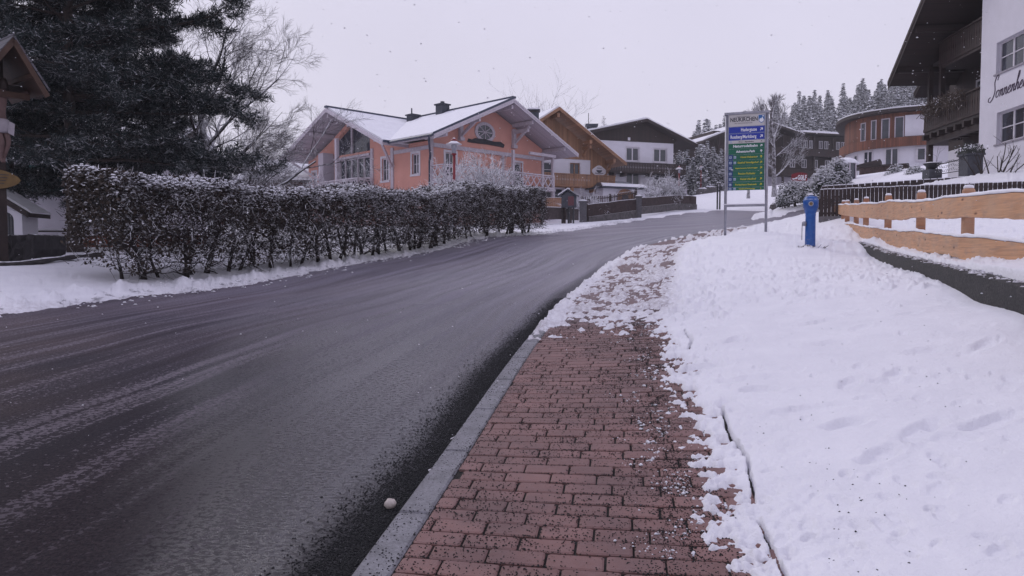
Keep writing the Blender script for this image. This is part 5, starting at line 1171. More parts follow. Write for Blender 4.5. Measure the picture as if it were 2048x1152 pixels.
for i in range(60): px = R.uniform(1340,1398) if i%2 else R.uniform(1400,1530); Y = R.uniform(104,126) if i%2 else R.uniform(130,150); Y0.append((XA(px,Y),Y,R.uniform(.6,.95)))
keep = []
front = [(XA(q,Yq),Yq,sq) for q,Yq,sq in [(R.uniform(1340,1442),R.uniform(94,104),R.uniform(.34,.50)) for _ in range(26)]]
for (x,Y,s) in Y0:
    if len(keep) >= 262: break
    if all((x-a)**2+(Y-b)**2 > 13 for a,b,_ in keep): keep.append((x,Y,s))
rz_ = random.Random(4); keep += front
for i,(x,Y,s) in enumerate(keep):
    k = i % 4
    if k >= len(protos):
        V,F = spruce_mesh(100+k, (14,16,13,15)[k], (2.7,2.5,3.0,2.3)[k]); o = npmesh('spruce_tree', V, F, M['spruce'], None, label='snow dusted spruce in the forest on the hillside behind the hotel', category='tree') if False else npmesh('spruce_tree', V, F, M['spruce'])
        tag(o, 'snow dusted spruce in the forest on the hillside behind the houses', 'tree', 'snow dusted spruces on the hillside'); protos.append(o)
    else: o = protos[k].copy(); link(o)
    o.location = (x, Y, gz(x,Y)-.3); o.rotation_euler.z = rz_.random()*6.28; o.scale = (s,s,s*rz_.uniform(.9,1.15))
# larch behind the inn, firs peeping over the peach house
for (px,py,Y,lab) in ((1208,232,110,'thin bare larch top behind the roof of the white inn'),):
    c = P(px,py,Y); base = (c.x,c.y,7.5); R8 = random.Random(3); H = c.z-7.5; t = thing('larch_tree', base, lab, 'tree'); m = MB(); m.tube([base,(c.x,c.y,c.z)],[.2,.02],6); m.build('trunk', M['bark_frost'], t); m = MB()
    for i in range(130):
        f = .35+.65*i/130; an = R8.random()*6.28; L = 2.3*(1-f)+.25; p = Vector((c.x,c.y,7.5+H*f)); grow(m, R8, p, Vector((math.cos(an),math.sin(an),.15)), L, .03, 2, 3, .02,.15,(3,4))
    m.build('branches', M['bark_frost'], t)
c = P(1075,224,95); base = (c.x,c.y,6.5); twig_bush('bare_treetop', base, 17, .25, 15, 'faint bare treetop just behind the chimney of the wooden guest house', n=7, levels=4, cat='tree', r=.09, up=.1)
# ================================================================== street furniture
def text_mesh(mb, s, F, a, z, size, b, width=None, shear=0, bold=0.0, depth=.004):
    """flat lettering with its baseline start at (a, z) on plane b; returns width"""
    cu = bpy.data.curves.new('t', 'FONT'); cu.body = s; cu.size = size; cu.shear = shear; cu.offset = bold; cu.resolution_u = 2
    o = bpy.data.objects.new('t', cu); link(o); dg = bpy.context.evaluated_depsgraph_get(); me = o.evaluated_get(dg).to_mesh()
    V = [tuple(v.co) for v in me.vertices]; Fc = [tuple(p.vertices) for p in me.polygons]; o.evaluated_get(dg).to_mesh_clear(); bpy.data.objects.remove(o); bpy.data.curves.remove(cu)
    if not V: return 0
    w = max(v[0] for v in V); k = (width/w) if width else 1
    mb.add([F(a+v[0]*k, b, z+v[1]) for v in V], Fc); return w*k
def emit_free(name, col, rough=.5): return simple(name, col, rough, .05, 3)
# ---- direction sign
pL, pR = P(1450,480,20.25), P(1531.5,467,19.9)
SG = Frame((pL.x,pL.y),(pR.x-pL.x,pR.y-pL.y)); WS_ = (Vector((pR.x,pR.y,0))-Vector((pL.x,pL.y,0))).length
ztop = P(1452,226,20.25).z; zp0 = P(1452,382,20.25).z
gL, gR = gz(pL.x,pL.y), gz(pR.x,pR.y)
DS = thing('direction_sign', (pL.x,pL.y,gL), 'tall green and blue tourist direction sign on two grey posts', 'road sign')
for (a,gg) in ((0,gL),(WS_,gR)):
    m = MB(); m.tube([SG(a,0,gg-.3),SG(a,0,ztop-.03)], .036, 12); m.build('post', M['steel'], DS, smooth=True)
m = MB(); m.box(SG,-.05,WS_+.05,-.045,.045,ztop-.06,ztop); m.box(SG,.034,.058,-.04,.04,zp0,ztop-.06); m.box(SG,WS_-.058,WS_-.034,-.04,.04,zp0,ztop-.06); m.build('frame', M['steel'], DS)
zc_ = P(1452,412,20.25).z; m = MB(); m.box(SG,.03,WS_-.03,-.02,.02,zc_-.03,zc_+.03); cbr = m.build('crossbar', M['steel'], DS)
m = MB(); m.box(SG,-.06,WS_-.05,-.05,.03,zc_+.031,zc_+.05); m.build('snow', M['snow'], cbr)
H_ = ztop-.07-zp0; rowsd = [(.152,'cream'),(.088,'blue'),(.088,'blue'),(.04,'cream'),(.068,'green'),(.072,'green')]+[(.070,'green')]*6+[(.038,'green')]
tot = sum(r for r,_ in rowsd); zz_ = ztop-.065; a0_, a1_ = .06, WS_-.06; W_ = a1_-a0_
pc = {'cream': simple('panel_cream',(.50,.48,.47),.45,.05,2), 'blue': simple('panel_blue',(.008,.028,.30),.35,.08,2), 'green': simple('panel_green',(.006,.115,.065),.4,.08,2), 'dkblue': simple('panel_navy',(.010,.035,.16),.4)}
ink = {'w': emit_free('print_white',(.75,.75,.78)), 'y': emit_free('print_yellow',(.60,.50,.03)), 'k': emit_free('print_black',(.03,.03,.04)), 'b': emit_free('print_blue',(.03,.13,.35)), 'm': emit_free('print_picto',(.35,.42,.52))}
def arrow(mb, F, ca, cz, s, ang, b):
    c, sn = math.cos(ang), math.sin(ang)
    def rt(x,y): return F(ca+(x*c-y*sn)*s, b, cz+(x*sn+y*c)*s)
    for poly in ([(-.5,-.09),(.30,-.09),(.30,.09),(-.5,.09)], [(.5,0),(.08,.42),(-.08,.30),(.22,0)], [(.5,0),(.22,0),(-.08,-.30),(.08,-.42)]):
        mb.add([rt(*p) for p in poly], [tuple(range(len(poly)))])
texts = {0: None, 1: ('Hadergasse','w',.125,.44,.34), 2: ('Rossberg/Marktberg','w',.125,.72,.05), 3: ('Arzt - Apotheke','k',.05,.42,.28), 4: ('Naturrodelbahn','w',.095,.68,.13), 5: ('Adventure-Park','w',.085,.52,.22),
 6: ('Hotel Hubertus','y',.070,.46,.34), 7: ('Gasthof Venedigerhof','y',.070,.58,.26), 8: ('Appartements Schoenegger','y',.042,.62,.2), 9: ('Pension Rohleder','y',.075,.48,.28), 10: ('Hotel Abelhof','y',.075,.44,.34), 11: ('Ferienhaus Steineck','y',.065,.60,.2), 12: ('Gasthof Rechtegg','y',.04,.45,.3)}
for i,(fr_,colr) in enumerate(rowsd):
    h = fr_/tot*H_; z1 = zz_; z0 = zz_-h; zz_ = z0
    m = MB(); m.box(SG,a0_,a1_,-.018,.018,z0+.0035,z1-.0035)
    pn2 = m.build('sign_panel', pc[colr], DS)
    if i >= 6:
        q = MB(); q.box(SG,a0_+.002,a0_+W_*.13,-.021,-.0185,z0+.006,z1-.006); q.build('side_stripe', pc['dkblue'], pn2)
    if i == 0:
        q = MB(); text_mesh(q,'NEUKIRCHEN',SG,a0_+W_*.04,z0+h*.42,.150,-.020,W_*.76,bold=.004); text_mesh(q,'MARKTGEMEINDE',SG,a0_+W_*.22,z0+h*.74,.05,-.020,W_*.38); text_mesh(q,'AM GROSSVENEDIGER',SG,a0_+W_*.16,z0+h*.22,.045,-.020,W_*.5); q.build('lettering', ink['k'], pn2)
        q = MB(); ca, cz = a0_+W_*.905, z0+h*.55; sh = [(-.075,.10),(.075,.10),(.075,-.02),(.05,-.08),(0,-.11),(-.05,-.08),(-.075,-.02)]; q.prism(SG,[(ca+x,cz+z) for x,z in sh],-.022,-.0185); em = q.build('coat_of_arms', ink['b'], pn2)
        q = MB(); q.add([SG(ca+x,-.0235,cz+z) for x,z in [(-.06,-.03),(-.03,.02),(-.01,.0),(.02,.05),(.06,-.03),(.04,-.07),(0,-.09),(-.04,-.07)]],[tuple(range(8))]); q.add([SG(ca+x,-.0235,cz+z) for x,z in [(.02,.06),(.06,.06),(.06,.085),(.02,.085)]],[(0,1,2,3)]); q.build('coat_emblem', ink['w'], em)
    elif texts[i]:
        s_, ic_, sz_, wf, x0 = texts[i]
        q = MB(); text_mesh(q, s_, SG, a0_+W_*x0, z0+h*.5-sz_*.32, sz_, -.0225, W_*wf, bold=.0025 if ic_=='w' else .001, shear=.0)
        dirn = math.pi/2 if i in (5,6,12) else math.pi/4
        arrow(q, SG, a0_+W_*.91, z0+h*.5, h*.52 if i<6 else h*.5, dirn, -.0225); q.build('lettering', ink[ic_], pn2)
        if i in (1,2):
            q = MB()
            for (b0,b1,c0,c1) in ((a0_+.006,a1_-.006,z0+.01,z0+.014),(a0_+.006,a1_-.006,z1-.014,z1-.01),(a0_+.006,a0_+.010,z0+.014,z1-.014),(a1_-.010,a1_-.006,z0+.014,z1-.014)): q.box(SG,b0,b1,-.0205,-.0185,c0,c1)
            q.build('border', ink['m'], pn2)
        if i >= 6:
            q = MB(); ks = (0,1) if i in (6,7,10,12) else (0,)
            for k in ks: ca = a0_+W_*(.06+.125*k); q.box(SG,ca-.032,ca+.032,-.0235,-.0215,z0+h*.5-.032,z0+h*.5+.032)
            pg_ = q.build('pictogram', ink['m'], pn2); q = MB()
            for k in ks:
                ca = a0_+W_*(.06+.125*k); cz = z0+h*.5
                if k == 0 and i not in (8,11): q.bar(SG(ca-.018,-.0245,cz-.02),SG(ca+.018,-.0245,cz+.02),.002,.007); q.bar(SG(ca+.018,-.0245,cz-.02),SG(ca-.018,-.0245,cz+.02),.002,.007)
                else: q.box(SG,ca-.024,ca+.024,-.0255,-.0240,cz-.012,cz-.004); q.box(SG,ca-.024,ca-.018,-.0255,-.0240,cz-.02,cz+.012)
            q.build('symbol', pc['dkblue'], pg_)
        if i == 3: q = MB(); q.box(SG,a0_+W_*.05,a0_+W_*.10,-.0225,-.020,z0+.012,z1-.012); q.build('pictogram', ink['m'], pn2)
# ---- hydrant
c = P(1620,500,17); hx, hy = c.x, c.y; hg = gz(hx,hy)+.05; HY = thing('hydrant', (hx,hy,hg), 'bright blue standing hydrant in the snow bank', 'hydrant')
def hyd_mat():
    N = NT('hydrant_blue'); n = N.noise(9,5,rough=.7); n2 = N.noise(50,3); z = N.sep(N.pos())[2]
    c = N.mix(N.mapr(n,.3,.7), (.006,.055,.24), (.012,.10,.36)); ch = N.math('MULTIPLY', N.mapr(n,.56,.66), N.mapr(z,.5,.1,0,1)); c = N.mix(N.math('MULTIPLY',ch,.75), c, (.25,.17,.16)); c = snow_on(N,c,.75,1.1)
    N.bump(n2,.25,.004); return N.out(c,.38,.5)
HM = hyd_mat(); z2 = c.z-hg
zt_ = P(1620,392,17).z
def HZ(py): return P(1620,py,17).z
prof = [(.12,hg-.2),(.12,HZ(494)),(.113,HZ(493)),(.108,HZ(432)),(.113,HZ(431)),(.113,HZ(429)),(.108,HZ(428)),(.118,HZ(426)),(.150,HZ(416.5)),(.163,HZ(416)),(.166,HZ(404)),(.168,HZ(400)),(.150,HZ(398.5)),(.140,HZ(396)),(.122,HZ(393.2)),(.06,HZ(392.4)),(.05,HZ(392)),(.048,HZ(390)),(.03,HZ(389.5))]
m = MB(); m.lathe((hx,hy,0), prof, 28)
hb = m.build('body', HM, HY, smooth=True)
HFm = Frame((hx,hy),(.93,-.37))
def disc(mb, F, ca, b0, b1, cz, r, n=18): mb.prism(F, [(ca+r*math.cos(2*math.pi*k/n), cz+r*math.sin(2*math.pi*k/n)) for k in range(n)], b0, b1)
m = MB(); disc(m,HFm,.005,-.19,-.14,HZ(408.5),.055); m.build('outlet_ring', M['steel'], HY)
m = MB(); disc(m,HFm,.005,-.205,-.191,HZ(408.5),.036,6); m.build('outlet_cap', simple('rusty_bronze',(.16,.10,.05),.5,.4,20,metal=.5), HY)
m = MB(); m.box(HFm,.10,.185,-.04,.05,HZ(424),HZ(420)); m.lathe((hx-.15,hy-.02,0),[(.045,HZ(452)),(.05,HZ(451)),(.05,HZ(445)),(.03,HZ(443))],12); m.box(HFm,-.16,-.10,-.05,.02,HZ(450),HZ(446)); m.build('side_valve', M['steel'], HY)
m = MB(); m.tube([(hx-.195,hy-.02,HZ(449)),(hx-.197,hy-.02,HZ(480))],.007,5); m.build('chain_rod', M['dark_metal'], HY)
m = MB(); m.lathe((hx,hy,0),[(.058,HZ(390.2)),(.062,HZ(389)),(.04,HZ(387.5)),(.01,HZ(387))],14); m.build('snow_cap', M['snow'], HY)
m = MB(); R6 = random.Random(4)
for k in range(34): a = R6.uniform(-.33,.25); m.bar(Vector((hx+a,hy-.12-R6.random()*.08,hg+.0)), Vector((hx+a+R6.uniform(-.09,.09),hy-.16-R6.random()*.1,hg+R6.uniform(.02,.10))),.010,.008)
m.build('dead_grass', M['bark'], HY)

# ---- street lamps
RED = simple('lamp_red',(.22,.012,.022),.4,.2,6); LWHITE = simple('lamp_white',(.60,.57,.62),.45,.12,5,snow=(.5,.9))
def street_lamp(px, pyf, Y, label, Hh=None):
    f = P(px,pyf,Y); s = (Hh or 3.75); b = Vector((f.x,f.y,f.z)); t = thing('street_lamp', b, label, 'street lamp', 'red street lamps with mushroom shades')
    m = MB(); m.tube([b-Vector((0,0,.3)),b+Vector((0,0,s*.83))],.055,10); m.tube([b+Vector((0,0,s*.83)),b+Vector((0,0,s*.845))],.10,10); m.build('pole', RED, t, smooth=True)
    m = MB(); m.lathe(b,[(.085,s*.846),(.11,s*.93),(.11,s*.945)],14); m.build('glass', simple('lamp_glass',(.42,.42,.48),.2) if 'lampg' not in M else M['lampg'], t, smooth=True)
    m = MB(); m.lathe(b,[(.11,s*.935),(.31,s*.938),(.315,s*.945),(.22,s*.955),(.13,s*.972),(.10,s*.975)],22); m.build('shade', LWHITE, t, smooth=True)
    m = MB(); m.lathe(b,[(.105,s*.9755),(.11,s*.98),(.09,s*.995),(.03,s*1.0)],16); cpp = m.build('cap', RED, t, smooth=True)
    m = MB(); m.lathe(b,[(.05,s*.9995),(.06,s*1.003),(.03,s*1.012)],10); m.build('cap_snow', M['snow'], cpp); return t
street_lamp(908.5,467,30,'red street lamp standing behind the hedge in front of the peach house')
L2 = street_lamp(1357.5,424,63,'red street lamp by the roadside between white inn and direction sign',3.8)
street_lamp(1401.5,391,92,'distant red street lamp seen left of the direction sign',3.6)
b = P(1344,373,63); m = MB(); F_ = Frame((b.x,b.y),(1,0)); m.box(F_,-.35,.35,-.03,.0,b.z-.22,b.z+.15); sg = m.build('lamp_sign', simple('sign_teal',(.02,.08,.10),.5), L2); m = MB(); m.box(F_,-.18,.18,-.04,-.031,b.z-.12,b.z+.06); m.build('emblem', M['white_paint'], sg)

# ---- garden fences on the left
def plank_fence(name, pts, h, label, mat, plank=.12, gap=.02, foot=.08, post=2.2, z_off=0, pointed=False, snow=True, cat='fence', postw=.12, base=None, rails=True, sn=.04):
    """pts: (x,y,z) polyline of the foot"""
    pts = [Vector(p) for p in pts]; t = thing(name, pts[0], label, cat); m = MB(); s = MB(); pm = MB(); bm_ = MB(); d = 0; k = 0
    for i in range(len(pts)-1):
        a, b = pts[i], pts[i+1]; L = (b-a).length; dr_ = (b-a)/L; n = max(1,int(L/(plank+gap))); st = L/n; up = Vector((0,0,1)); nrm = Vector((dr_.y,-dr_.x,0)).normalized()
        for j in range(n):
            p = a+dr_*(j*st); q = a+dr_*(j*st+st-gap); hh = h+math.sin(j*12.9)*.012; tp = .05 if pointed else 0; mid = (p+q)/2
            vs = [p+up*foot,q+up*foot,q+up*(hh-tp),mid+up*hh,p+up*(hh-tp)]; o = nrm*.011; v2 = [v+o for v in vs]+[v-o for v in vs]
            m.add(v2,[(0,1,2,3,4),(9,8,7,6,5)]+[(x,x+5,(x+1)%5+5,(x+1)%5) for x in range(5)])
            if snow: s.bar(p+up*(hh-tp+.014)-dr_*0, q+up*(hh-tp+.014), .035, .03)
        if rails:
            for zr_ in (foot+.12,h-.22): m.bar(a+up*zr_-nrm*.035,b+up*zr_-nrm*.035,.04,.07)
        np_ = max(1,round(L/post))
        for j in range(np_+(i==len(pts)-2)): p = a+(b-a)*(j/np_)-nrm*.09; pm.bar(p-up*.2,p+up*(h+.03),postw,postw,up=dr_)
        if base: bm_.hexa([a-nrm*.12-up*.4,b-nrm*.12-up*.4,b+nrm*.10-up*.4,a+nrm*.10-up*.4,a-nrm*.12+up*(foot-.005),b-nrm*.12+up*(foot-.005),b+nrm*.10+up*(foot-.005),a+nrm*.10+up*(foot-.005)])
    m.build('boards', M[mat], t); pm.build('posts', M[mat], t)
    if snow: s.build('snow', M['snow'], t)
    if base: bm_.build('stone_base', M[base], t)
    return t
M['grey_board'] = simple('weathered_board', (.075,.058,.058), .85, .4, 7, .4, 30, snow=(.8,1.1))
M['brown_board'] = simple('brown_board', (.055,.036,.035), .8, .45, 6, .4, 30, snow=(.8,1.1))
M['light_board'] = simple('light_board', (.34,.18,.10), .7, .25, 6, .3, 30)
def PP(px,py,Y): return P(px,py,Y)
plank_fence('board_fence', [PP(1086,442,44),PP(1128,441,46)], .80, 'weathered grey board fence just right of the hedge', 'grey_board')
plank_fence('board_fence', [PP(1176,440.5,47.5),PP(1272,427,51)], .98, 'dark brown board fence on stone footing right of the gate pillar', 'brown_board', foot=.22, base='stone', pointed=False)
plank_fence('picket_fence', [PP(1166,415,51.5),PP(1222,410,53),PP(1274,400,55)], .75, 'dark picket fence climbing behind the brown board fence', 'brown_board', plank=.07, gap=.10, pointed=True, foot=0)
plank_fence('board_fence', [PP(1281,417,53),PP(1316,414,55.5),PP(1350,410,58),PP(1378,410,60),PP(1392,412,60.5)], .74, 'long dark board fence curving round the garden of the white inn', 'brown_board', foot=.12, base='stone')
plank_fence('light_board_fence', [PP(1088,416,56),PP(1124,416,56)], .75, 'light wooden board fence behind the notice box', 'light_board')
for (px,py0,py1,Y,w_,lab) in ((1166,405,442,47.3,.42,'grey stone gate pillar with snow cap beside the weeping shrub'),(1277,395,431,51.2,.36,'grey stone pillar at the upper end of the brown board fence')):
    a = PP(px,py1,Y); b = PP(px,py0,Y); t = thing('gate_pillar', a, lab, 'pillar'); m = MB(); m.wbox(a.x-w_/2,a.x+w_/2,Y-w_/2,Y+w_/2,a.z-.3,b.z); m.wbox(a.x-w_/2-.05,a.x+w_/2+.05,Y-w_/2-.05,Y+w_/2+.05,b.z+.002,b.z+.08); m.build('shaft', simple('granite_pillar',(.12,.115,.125),.85,.3,9,.4,40), t)
    m = MB(); m.lathe((a.x,Y,0),[(w_*.6,b.z+.081),(w_*.6,b.z+.13),(w_*.3,b.z+.18),(.02,b.z+.19)],12); m.build('snow_cap', M['snow'], t)
# gate
a = PP(1130,441,45.8); b = PP(1158,442,46.8); t = thing('garden_gate', a, 'narrow grey wooden garden gate below the notice box', 'gate'); GFm = Frame((a.x,a.y),(b.x-a.x,b.y-a.y)); L = (b-a).length; m = MB()
for k in range(7): m.box(GFm,k*L/7+.02,(k+1)*L/7-.02,0,.03,a.z+.05,a.z+.75)
m.build('boards', M['grey_board'], t); m = MB(); m.box(GFm,-.04,.04,-.03,.06,a.z-.2,a.z+.95); m.box(GFm,L*.45,L*.45+.1,.04,.1,a.z-.2,a.z+.95); m.build('posts', M['brown_board'], t)
# notice box
a = PP(1136,440,45.5); zb, ze_, zr3 = P(1136,415,45.5).z, P(1136,391,45.5).z, P(1136,382,45.5).z; t = thing('notice_box', a, 'dark grey wooden notice box with pitched snowy roof on a post', 'notice box')
NF = Frame((a.x,a.y),(.94,-.34)); m = MB(); m.box(NF,-.42,.42,0,.4,zb,ze_); m.prism(NF,[(-.42,ze_),(.42,ze_),(.0,zr3)],0,.4); m.build('cabinet', simple('slate_paint',(.06,.065,.08),.7,.3,7), t)
m = MB(); m.box(NF,-.06,.06,.12,.24,a.z-.3,zb); m.box(NF,.25,.33,.12,.24,a.z-.3,zb); m.build('post', M['dark_metal'], t)
m = MB(); m.box(NF,.0,.36,-.02,-.002,zb+.12,ze_-.06); m.build('notice_sheet', simple('notice_red',(.15,.05,.06),.5,.5,25), t)
m = MB(); m.prism(NF,[(-.62,ze_-.08),(0,zr3+.05),(0,zr3+.12),(-.62,ze_)],-.1,.5); m.prism(NF,[(0,zr3+.05),(.55,ze_-.06),(.55,ze_+.01),(0,zr3+.12)],-.1,.5); rf = m.build('roof', M['anthracite'], t)
m = MB(); m.prism(NF,[(-.62,ze_+.003),(0,zr3+.123),(0,zr3+.2),(-.62,ze_+.09)],-.08,.48); m.build('roof_snow', M['snow'], rf)
# waste bin post and small dark object by the far fence
for (px,py0,py1,Y,lab) in ((1346,398,411,59,'squat dark bin with snow lid by the far board fence'),(1376,392,399,61,'small dark knob on the end of the far board fence')):
    a = PP(px,py1,Y); b = PP(px,py0,Y); t = thing('litter_bin', a, lab, 'bin'); m = MB(); h = b.z-a.z; m.lathe(a,[(.16,-.1),(.2,h*.1),(.22,h*.8),(.12,h)],12); m.build('body', M['dark_metal'], t); m = MB(); m.lathe(a,[(.14,h),(.15,h+.05),(.03,h+.09)],10); m.build('lid_snow', M['snow'], t)
# dark double post beyond the road
for (px,lab) in ((1434.5,'left one of the two dark marker posts beyond the road'),(1439.5,'right one of the two dark marker posts beyond the road')):
    a = PP(px,411,57); h = P(px,366,57).z-a.z; t = thing('marker_post', a, lab, 'post', 'dark marker posts beyond the road'); m = MB(); m.tube([a-Vector((0,0,.3)),a+Vector((0,0,h))],.06,7); m.build('shaft', M['dark_metal'], t); m = MB(); m.lathe(a,[(.07,h),(.06,h+.05),(.02,h+.07)],8); m.build('snow_cap', M['snow'], t)
# boulder walls
def boulder_wall(pts, h, label, seed, dep=.7):
    R = random.Random(seed); t = thing('boulder_wall', pts[0], label, 'stone wall'); m = MB(); s = MB(); pts = [Vector(p) for p in pts]
    for i in range(len(pts)-1):
        a,b = pts[i],pts[i+1]; L = (b-a).length; n = max(1,int(L/.9))
        for j in range(n):
            c = a.lerp(b,(j+.5)/n)+Vector((0,R.uniform(0,.15),0)); rx = L/n*.62; hh = h*R.uniform(.85,1.1); vs=[]; K=12
            for q in range(5):
                f = [-.2,.05,.5,.9,1.0][q]; k = [1.0,1.05,1.0,.85,.55][q]
                for w in range(K): an = 2*math.pi*w/K; vs.append(c+Vector((rx*k*math.copysign(abs(math.cos(an))**.6,math.cos(an))*R.uniform(.92,1.08), dep*.5*k*math.copysign(abs(math.sin(an))**.6,math.sin(an))*R.uniform(.9,1.1), hh*f+R.uniform(-.04,.04))))
            m.add(vs,[(q*K+w,q*K+(w+1)%K,(q+1)*K+(w+1)%K,(q+1)*K+w) for q in range(4) for w in range(K)]+[tuple(4*K+w for w in range(K))])
            s.lathe(c+Vector((0,0,hh-.02)),[(rx*.62,.0),(rx*.66,.06),(rx*.5,.12),(.02,.14)],10)
    m.build('stones', M['stone'], t); s.build('snow', M['snow'], t); return t
boulder_wall([PP(1543,427,49.5),PP(1562,424,49.6),PP(1605,413,49.8)], .62, 'low dark boulder wall capped with snow left of the hydrant', 3)
boulder_wall([PP(1397,388,84),PP(1428,384,85)], .6, 'distant boulder wall under thick snow left of the direction sign', 4)
# golf sign
a = PP(1583,364,50); b = PP(1615,360,50); GS = thing('golf_sign', a, 'small red arched sign with white letters GOLF above the snowy bushes', 'sign'); GF2 = Frame((a.x,a.y),(1,.05)); wd = XA(1615,50)-XA(1583,50); z0 = P(1583,363,50).z; z1 = P(1583,349,50).z
top = [(wd*k/10, z1+.12*math.sin(math.pi*k/10)+.05*k/10) for k in range(11)]; m = MB(); m.prism(GF2,[(0,z0),(wd,z0+.05)]+top[::-1],0,.05); m.build('board', simple('golf_red',(.20,.012,.02),.5,.15,5), GS)
m = MB(); text_mesh(m,'GOLF',GF2,wd*.38,z0+.13,.42,-.006,wd*.58,bold=.018); m.add([GF2(x,-.006,z0+z) for x,z in ((.04,.14),(.38,.16),(.38,.30),(.30,.28),(.22,.22),(.04,.22))],[tuple(range(6))]); m.build('lettering', ink['w'], GS)
m = MB(); m.tube([GF2(.15,.08,z0-1.6),GF2(.15,.08,z1)],.03,6); m.tube([GF2(wd-.15,.08,z0-1.6),GF2(wd-.15,.08,z1)],.03,6); m.build('posts', M['dark_metal'], GS)
# glazed pavilion with snow dome
a = PP(1690,352,66); t = thing('garden_pavilion', a, 'small glazed garden pavilion under a thick white snow roof', 'pavilion'); r = .9; zt2 = P(1690,328,66).z; m = MB()
for k in range(8): an = k*math.pi/4; m.tube([a+Vector((r*math.cos(an),r*math.sin(an),-.6)),Vector((a.x+r*math.cos(an),a.y+r*math.sin(an),zt2))],.06,6)
m.build('frame', M['white_wood'], t); m = MB(); m.lathe((a.x,a.y,0),[(r*.95,a.z-.6),(r*.95,zt2)],8); m.build('glazing', M['glass'], t); m = MB(); m.lathe((a.x,a.y,0),[(r*1.15,zt2),(r*1.2,zt2+.08),(r*.9,zt2+.36),(r*.4,zt2+.52),(.05,zt2+.56)],16); m.build('roof_snow', M['snow_far'], t, smooth=True)

# ---- brown picket fences on the right
M['choc_board'] = simple('chocolate_board_fence', (.032,.018,.017), .6, .4, 8, .3, 30, snow=(.8,1.1))
def slat_fence(name, A_, B_, zt0, zt1, h, label, slat=.085, gap=.035, sag=0, posts=2.4, base=0, open_gap=False):
    A_, B_ = Vector((*A_,0)), Vector((*B_,0)); L = (B_-A_).length; F = Frame(A_, B_-A_); t = thing(name, F(0,0,zt0-h), label, 'fence'); m = MB(); s = MB(); n = int(L/(slat+gap)); st = L/n
    for j in range(n):
        u0 = j*st; f = (j+.5)/n; z1 = zt0+(zt1-zt0)*f+math.sin(j*7.3)*.008; m.box(F,u0+gap/2,u0+st-gap/2,-.012,.012,z1-h,z1); s.box(F,u0+gap/2+.004,u0+st-gap/2-.004,-.022,.020,z1+.001,z1+.028)
        s.box(F,u0-gap*.18,u0+gap*.18,-.030,-.013,z1-.22-.1*(j%3==0),z1-.02) if j%2 == 0 or not open_gap else None
    m.build('slats', M['choc_board'], t); s.build('snow', M['snow'], t); m = MB()
    for dz in (.12,h-.15):
        m.hexa([F(0,.014,zt0-dz-.04),F(L,.014,zt1-dz-.04),F(L,.06,zt1-dz-.04),F(0,.06,zt0-dz-.04),F(0,.014,zt0-dz+.04),F(L,.014,zt1-dz+.04),F(L,.06,zt1-dz+.04),F(0,.06,zt0-dz+.04)])
    m.build('rails', M['choc_board'], t); m = MB(); k = max(1,round(L/posts))
    for j in range(k+1): u = L*j/k; z1 = zt0+(zt1-zt0)*j/k; m.box(F,u-.05,u+.05,.062,.16,z1-h-.6,z1+.03)
    m.build('posts', M['choc_board'], t)
    if base:
        m = MB(); m.hexa([F(-.02,-.1,zt0-h-1.2),F(L,-.1,zt1-h-1.2),F(L,.2,zt1-h-1.2),F(-.02,.2,zt0-h-1.2),F(-.02,-.1,zt0-h+base),F(L,-.1,zt1-h+base),F(L,.2,zt1-h+base),F(-.02,.2,zt0-h+base)]); m.build('concrete_base', M['concrete'], t)
    return t
Yl, Yr = 27.0, 23.0
fa = (XA(1638,Yl),Yl); fb = (XA(2110,Yr),Yr)
slat_fence('slat_fence', fa, fb, P(1638,379.5,Yl).z, P(2110,360,Yr).z, 1.0, 'long dark brown slat fence with snow on its top behind the log rail fence', slat=.115, gap=.012, base=0.0)
m = MB(); F_ = Frame(fa,(fb[0]-fa[0],fb[1]-fa[1])); Lf = (Vector(fb)-Vector(fa)).length; z0,z1 = P(1638,379.5,Yl).z-1.0, P(2110,360,Yr).z-1.0
m.hexa([F_(0,-.1,z0-1.2),F_(Lf,-.1,z1-2.2),F_(Lf,.2,z1-2.2),F_(0,.2,z0-1.2),F_(0,-.1,z0+.04),F_(Lf,-.1,z1+.04),F_(Lf,.2,z1+.04),F_(0,.2,z0+.04)])
fwall = m.build('footing_wall', M['concrete'], None, loc=F_(0,0,z0)); tag(fwall,'grey concrete footing wall under the long brown slat fence','wall')
ga_, gb_ = (XA(1641,31.5),31.5), (XA(1940,29),29.0)
slat_fence('rail_fence', ga_, gb_, P(1641,373,31.5).z, P(1940,353,29).z, .34, 'low black slat fence above and behind the long brown fence', slat=.20, gap=.025, open_gap=True)
slat_fence('rail_fence', (XA(1944,28.8),28.8), (XA(2013,28),28.0), P(1944,350,28.8).z, P(2013,344,28).z, .5, 'short black slat fence in front of the bare shrubs at the chalet wall', slat=.15, gap=.02, open_gap=True)
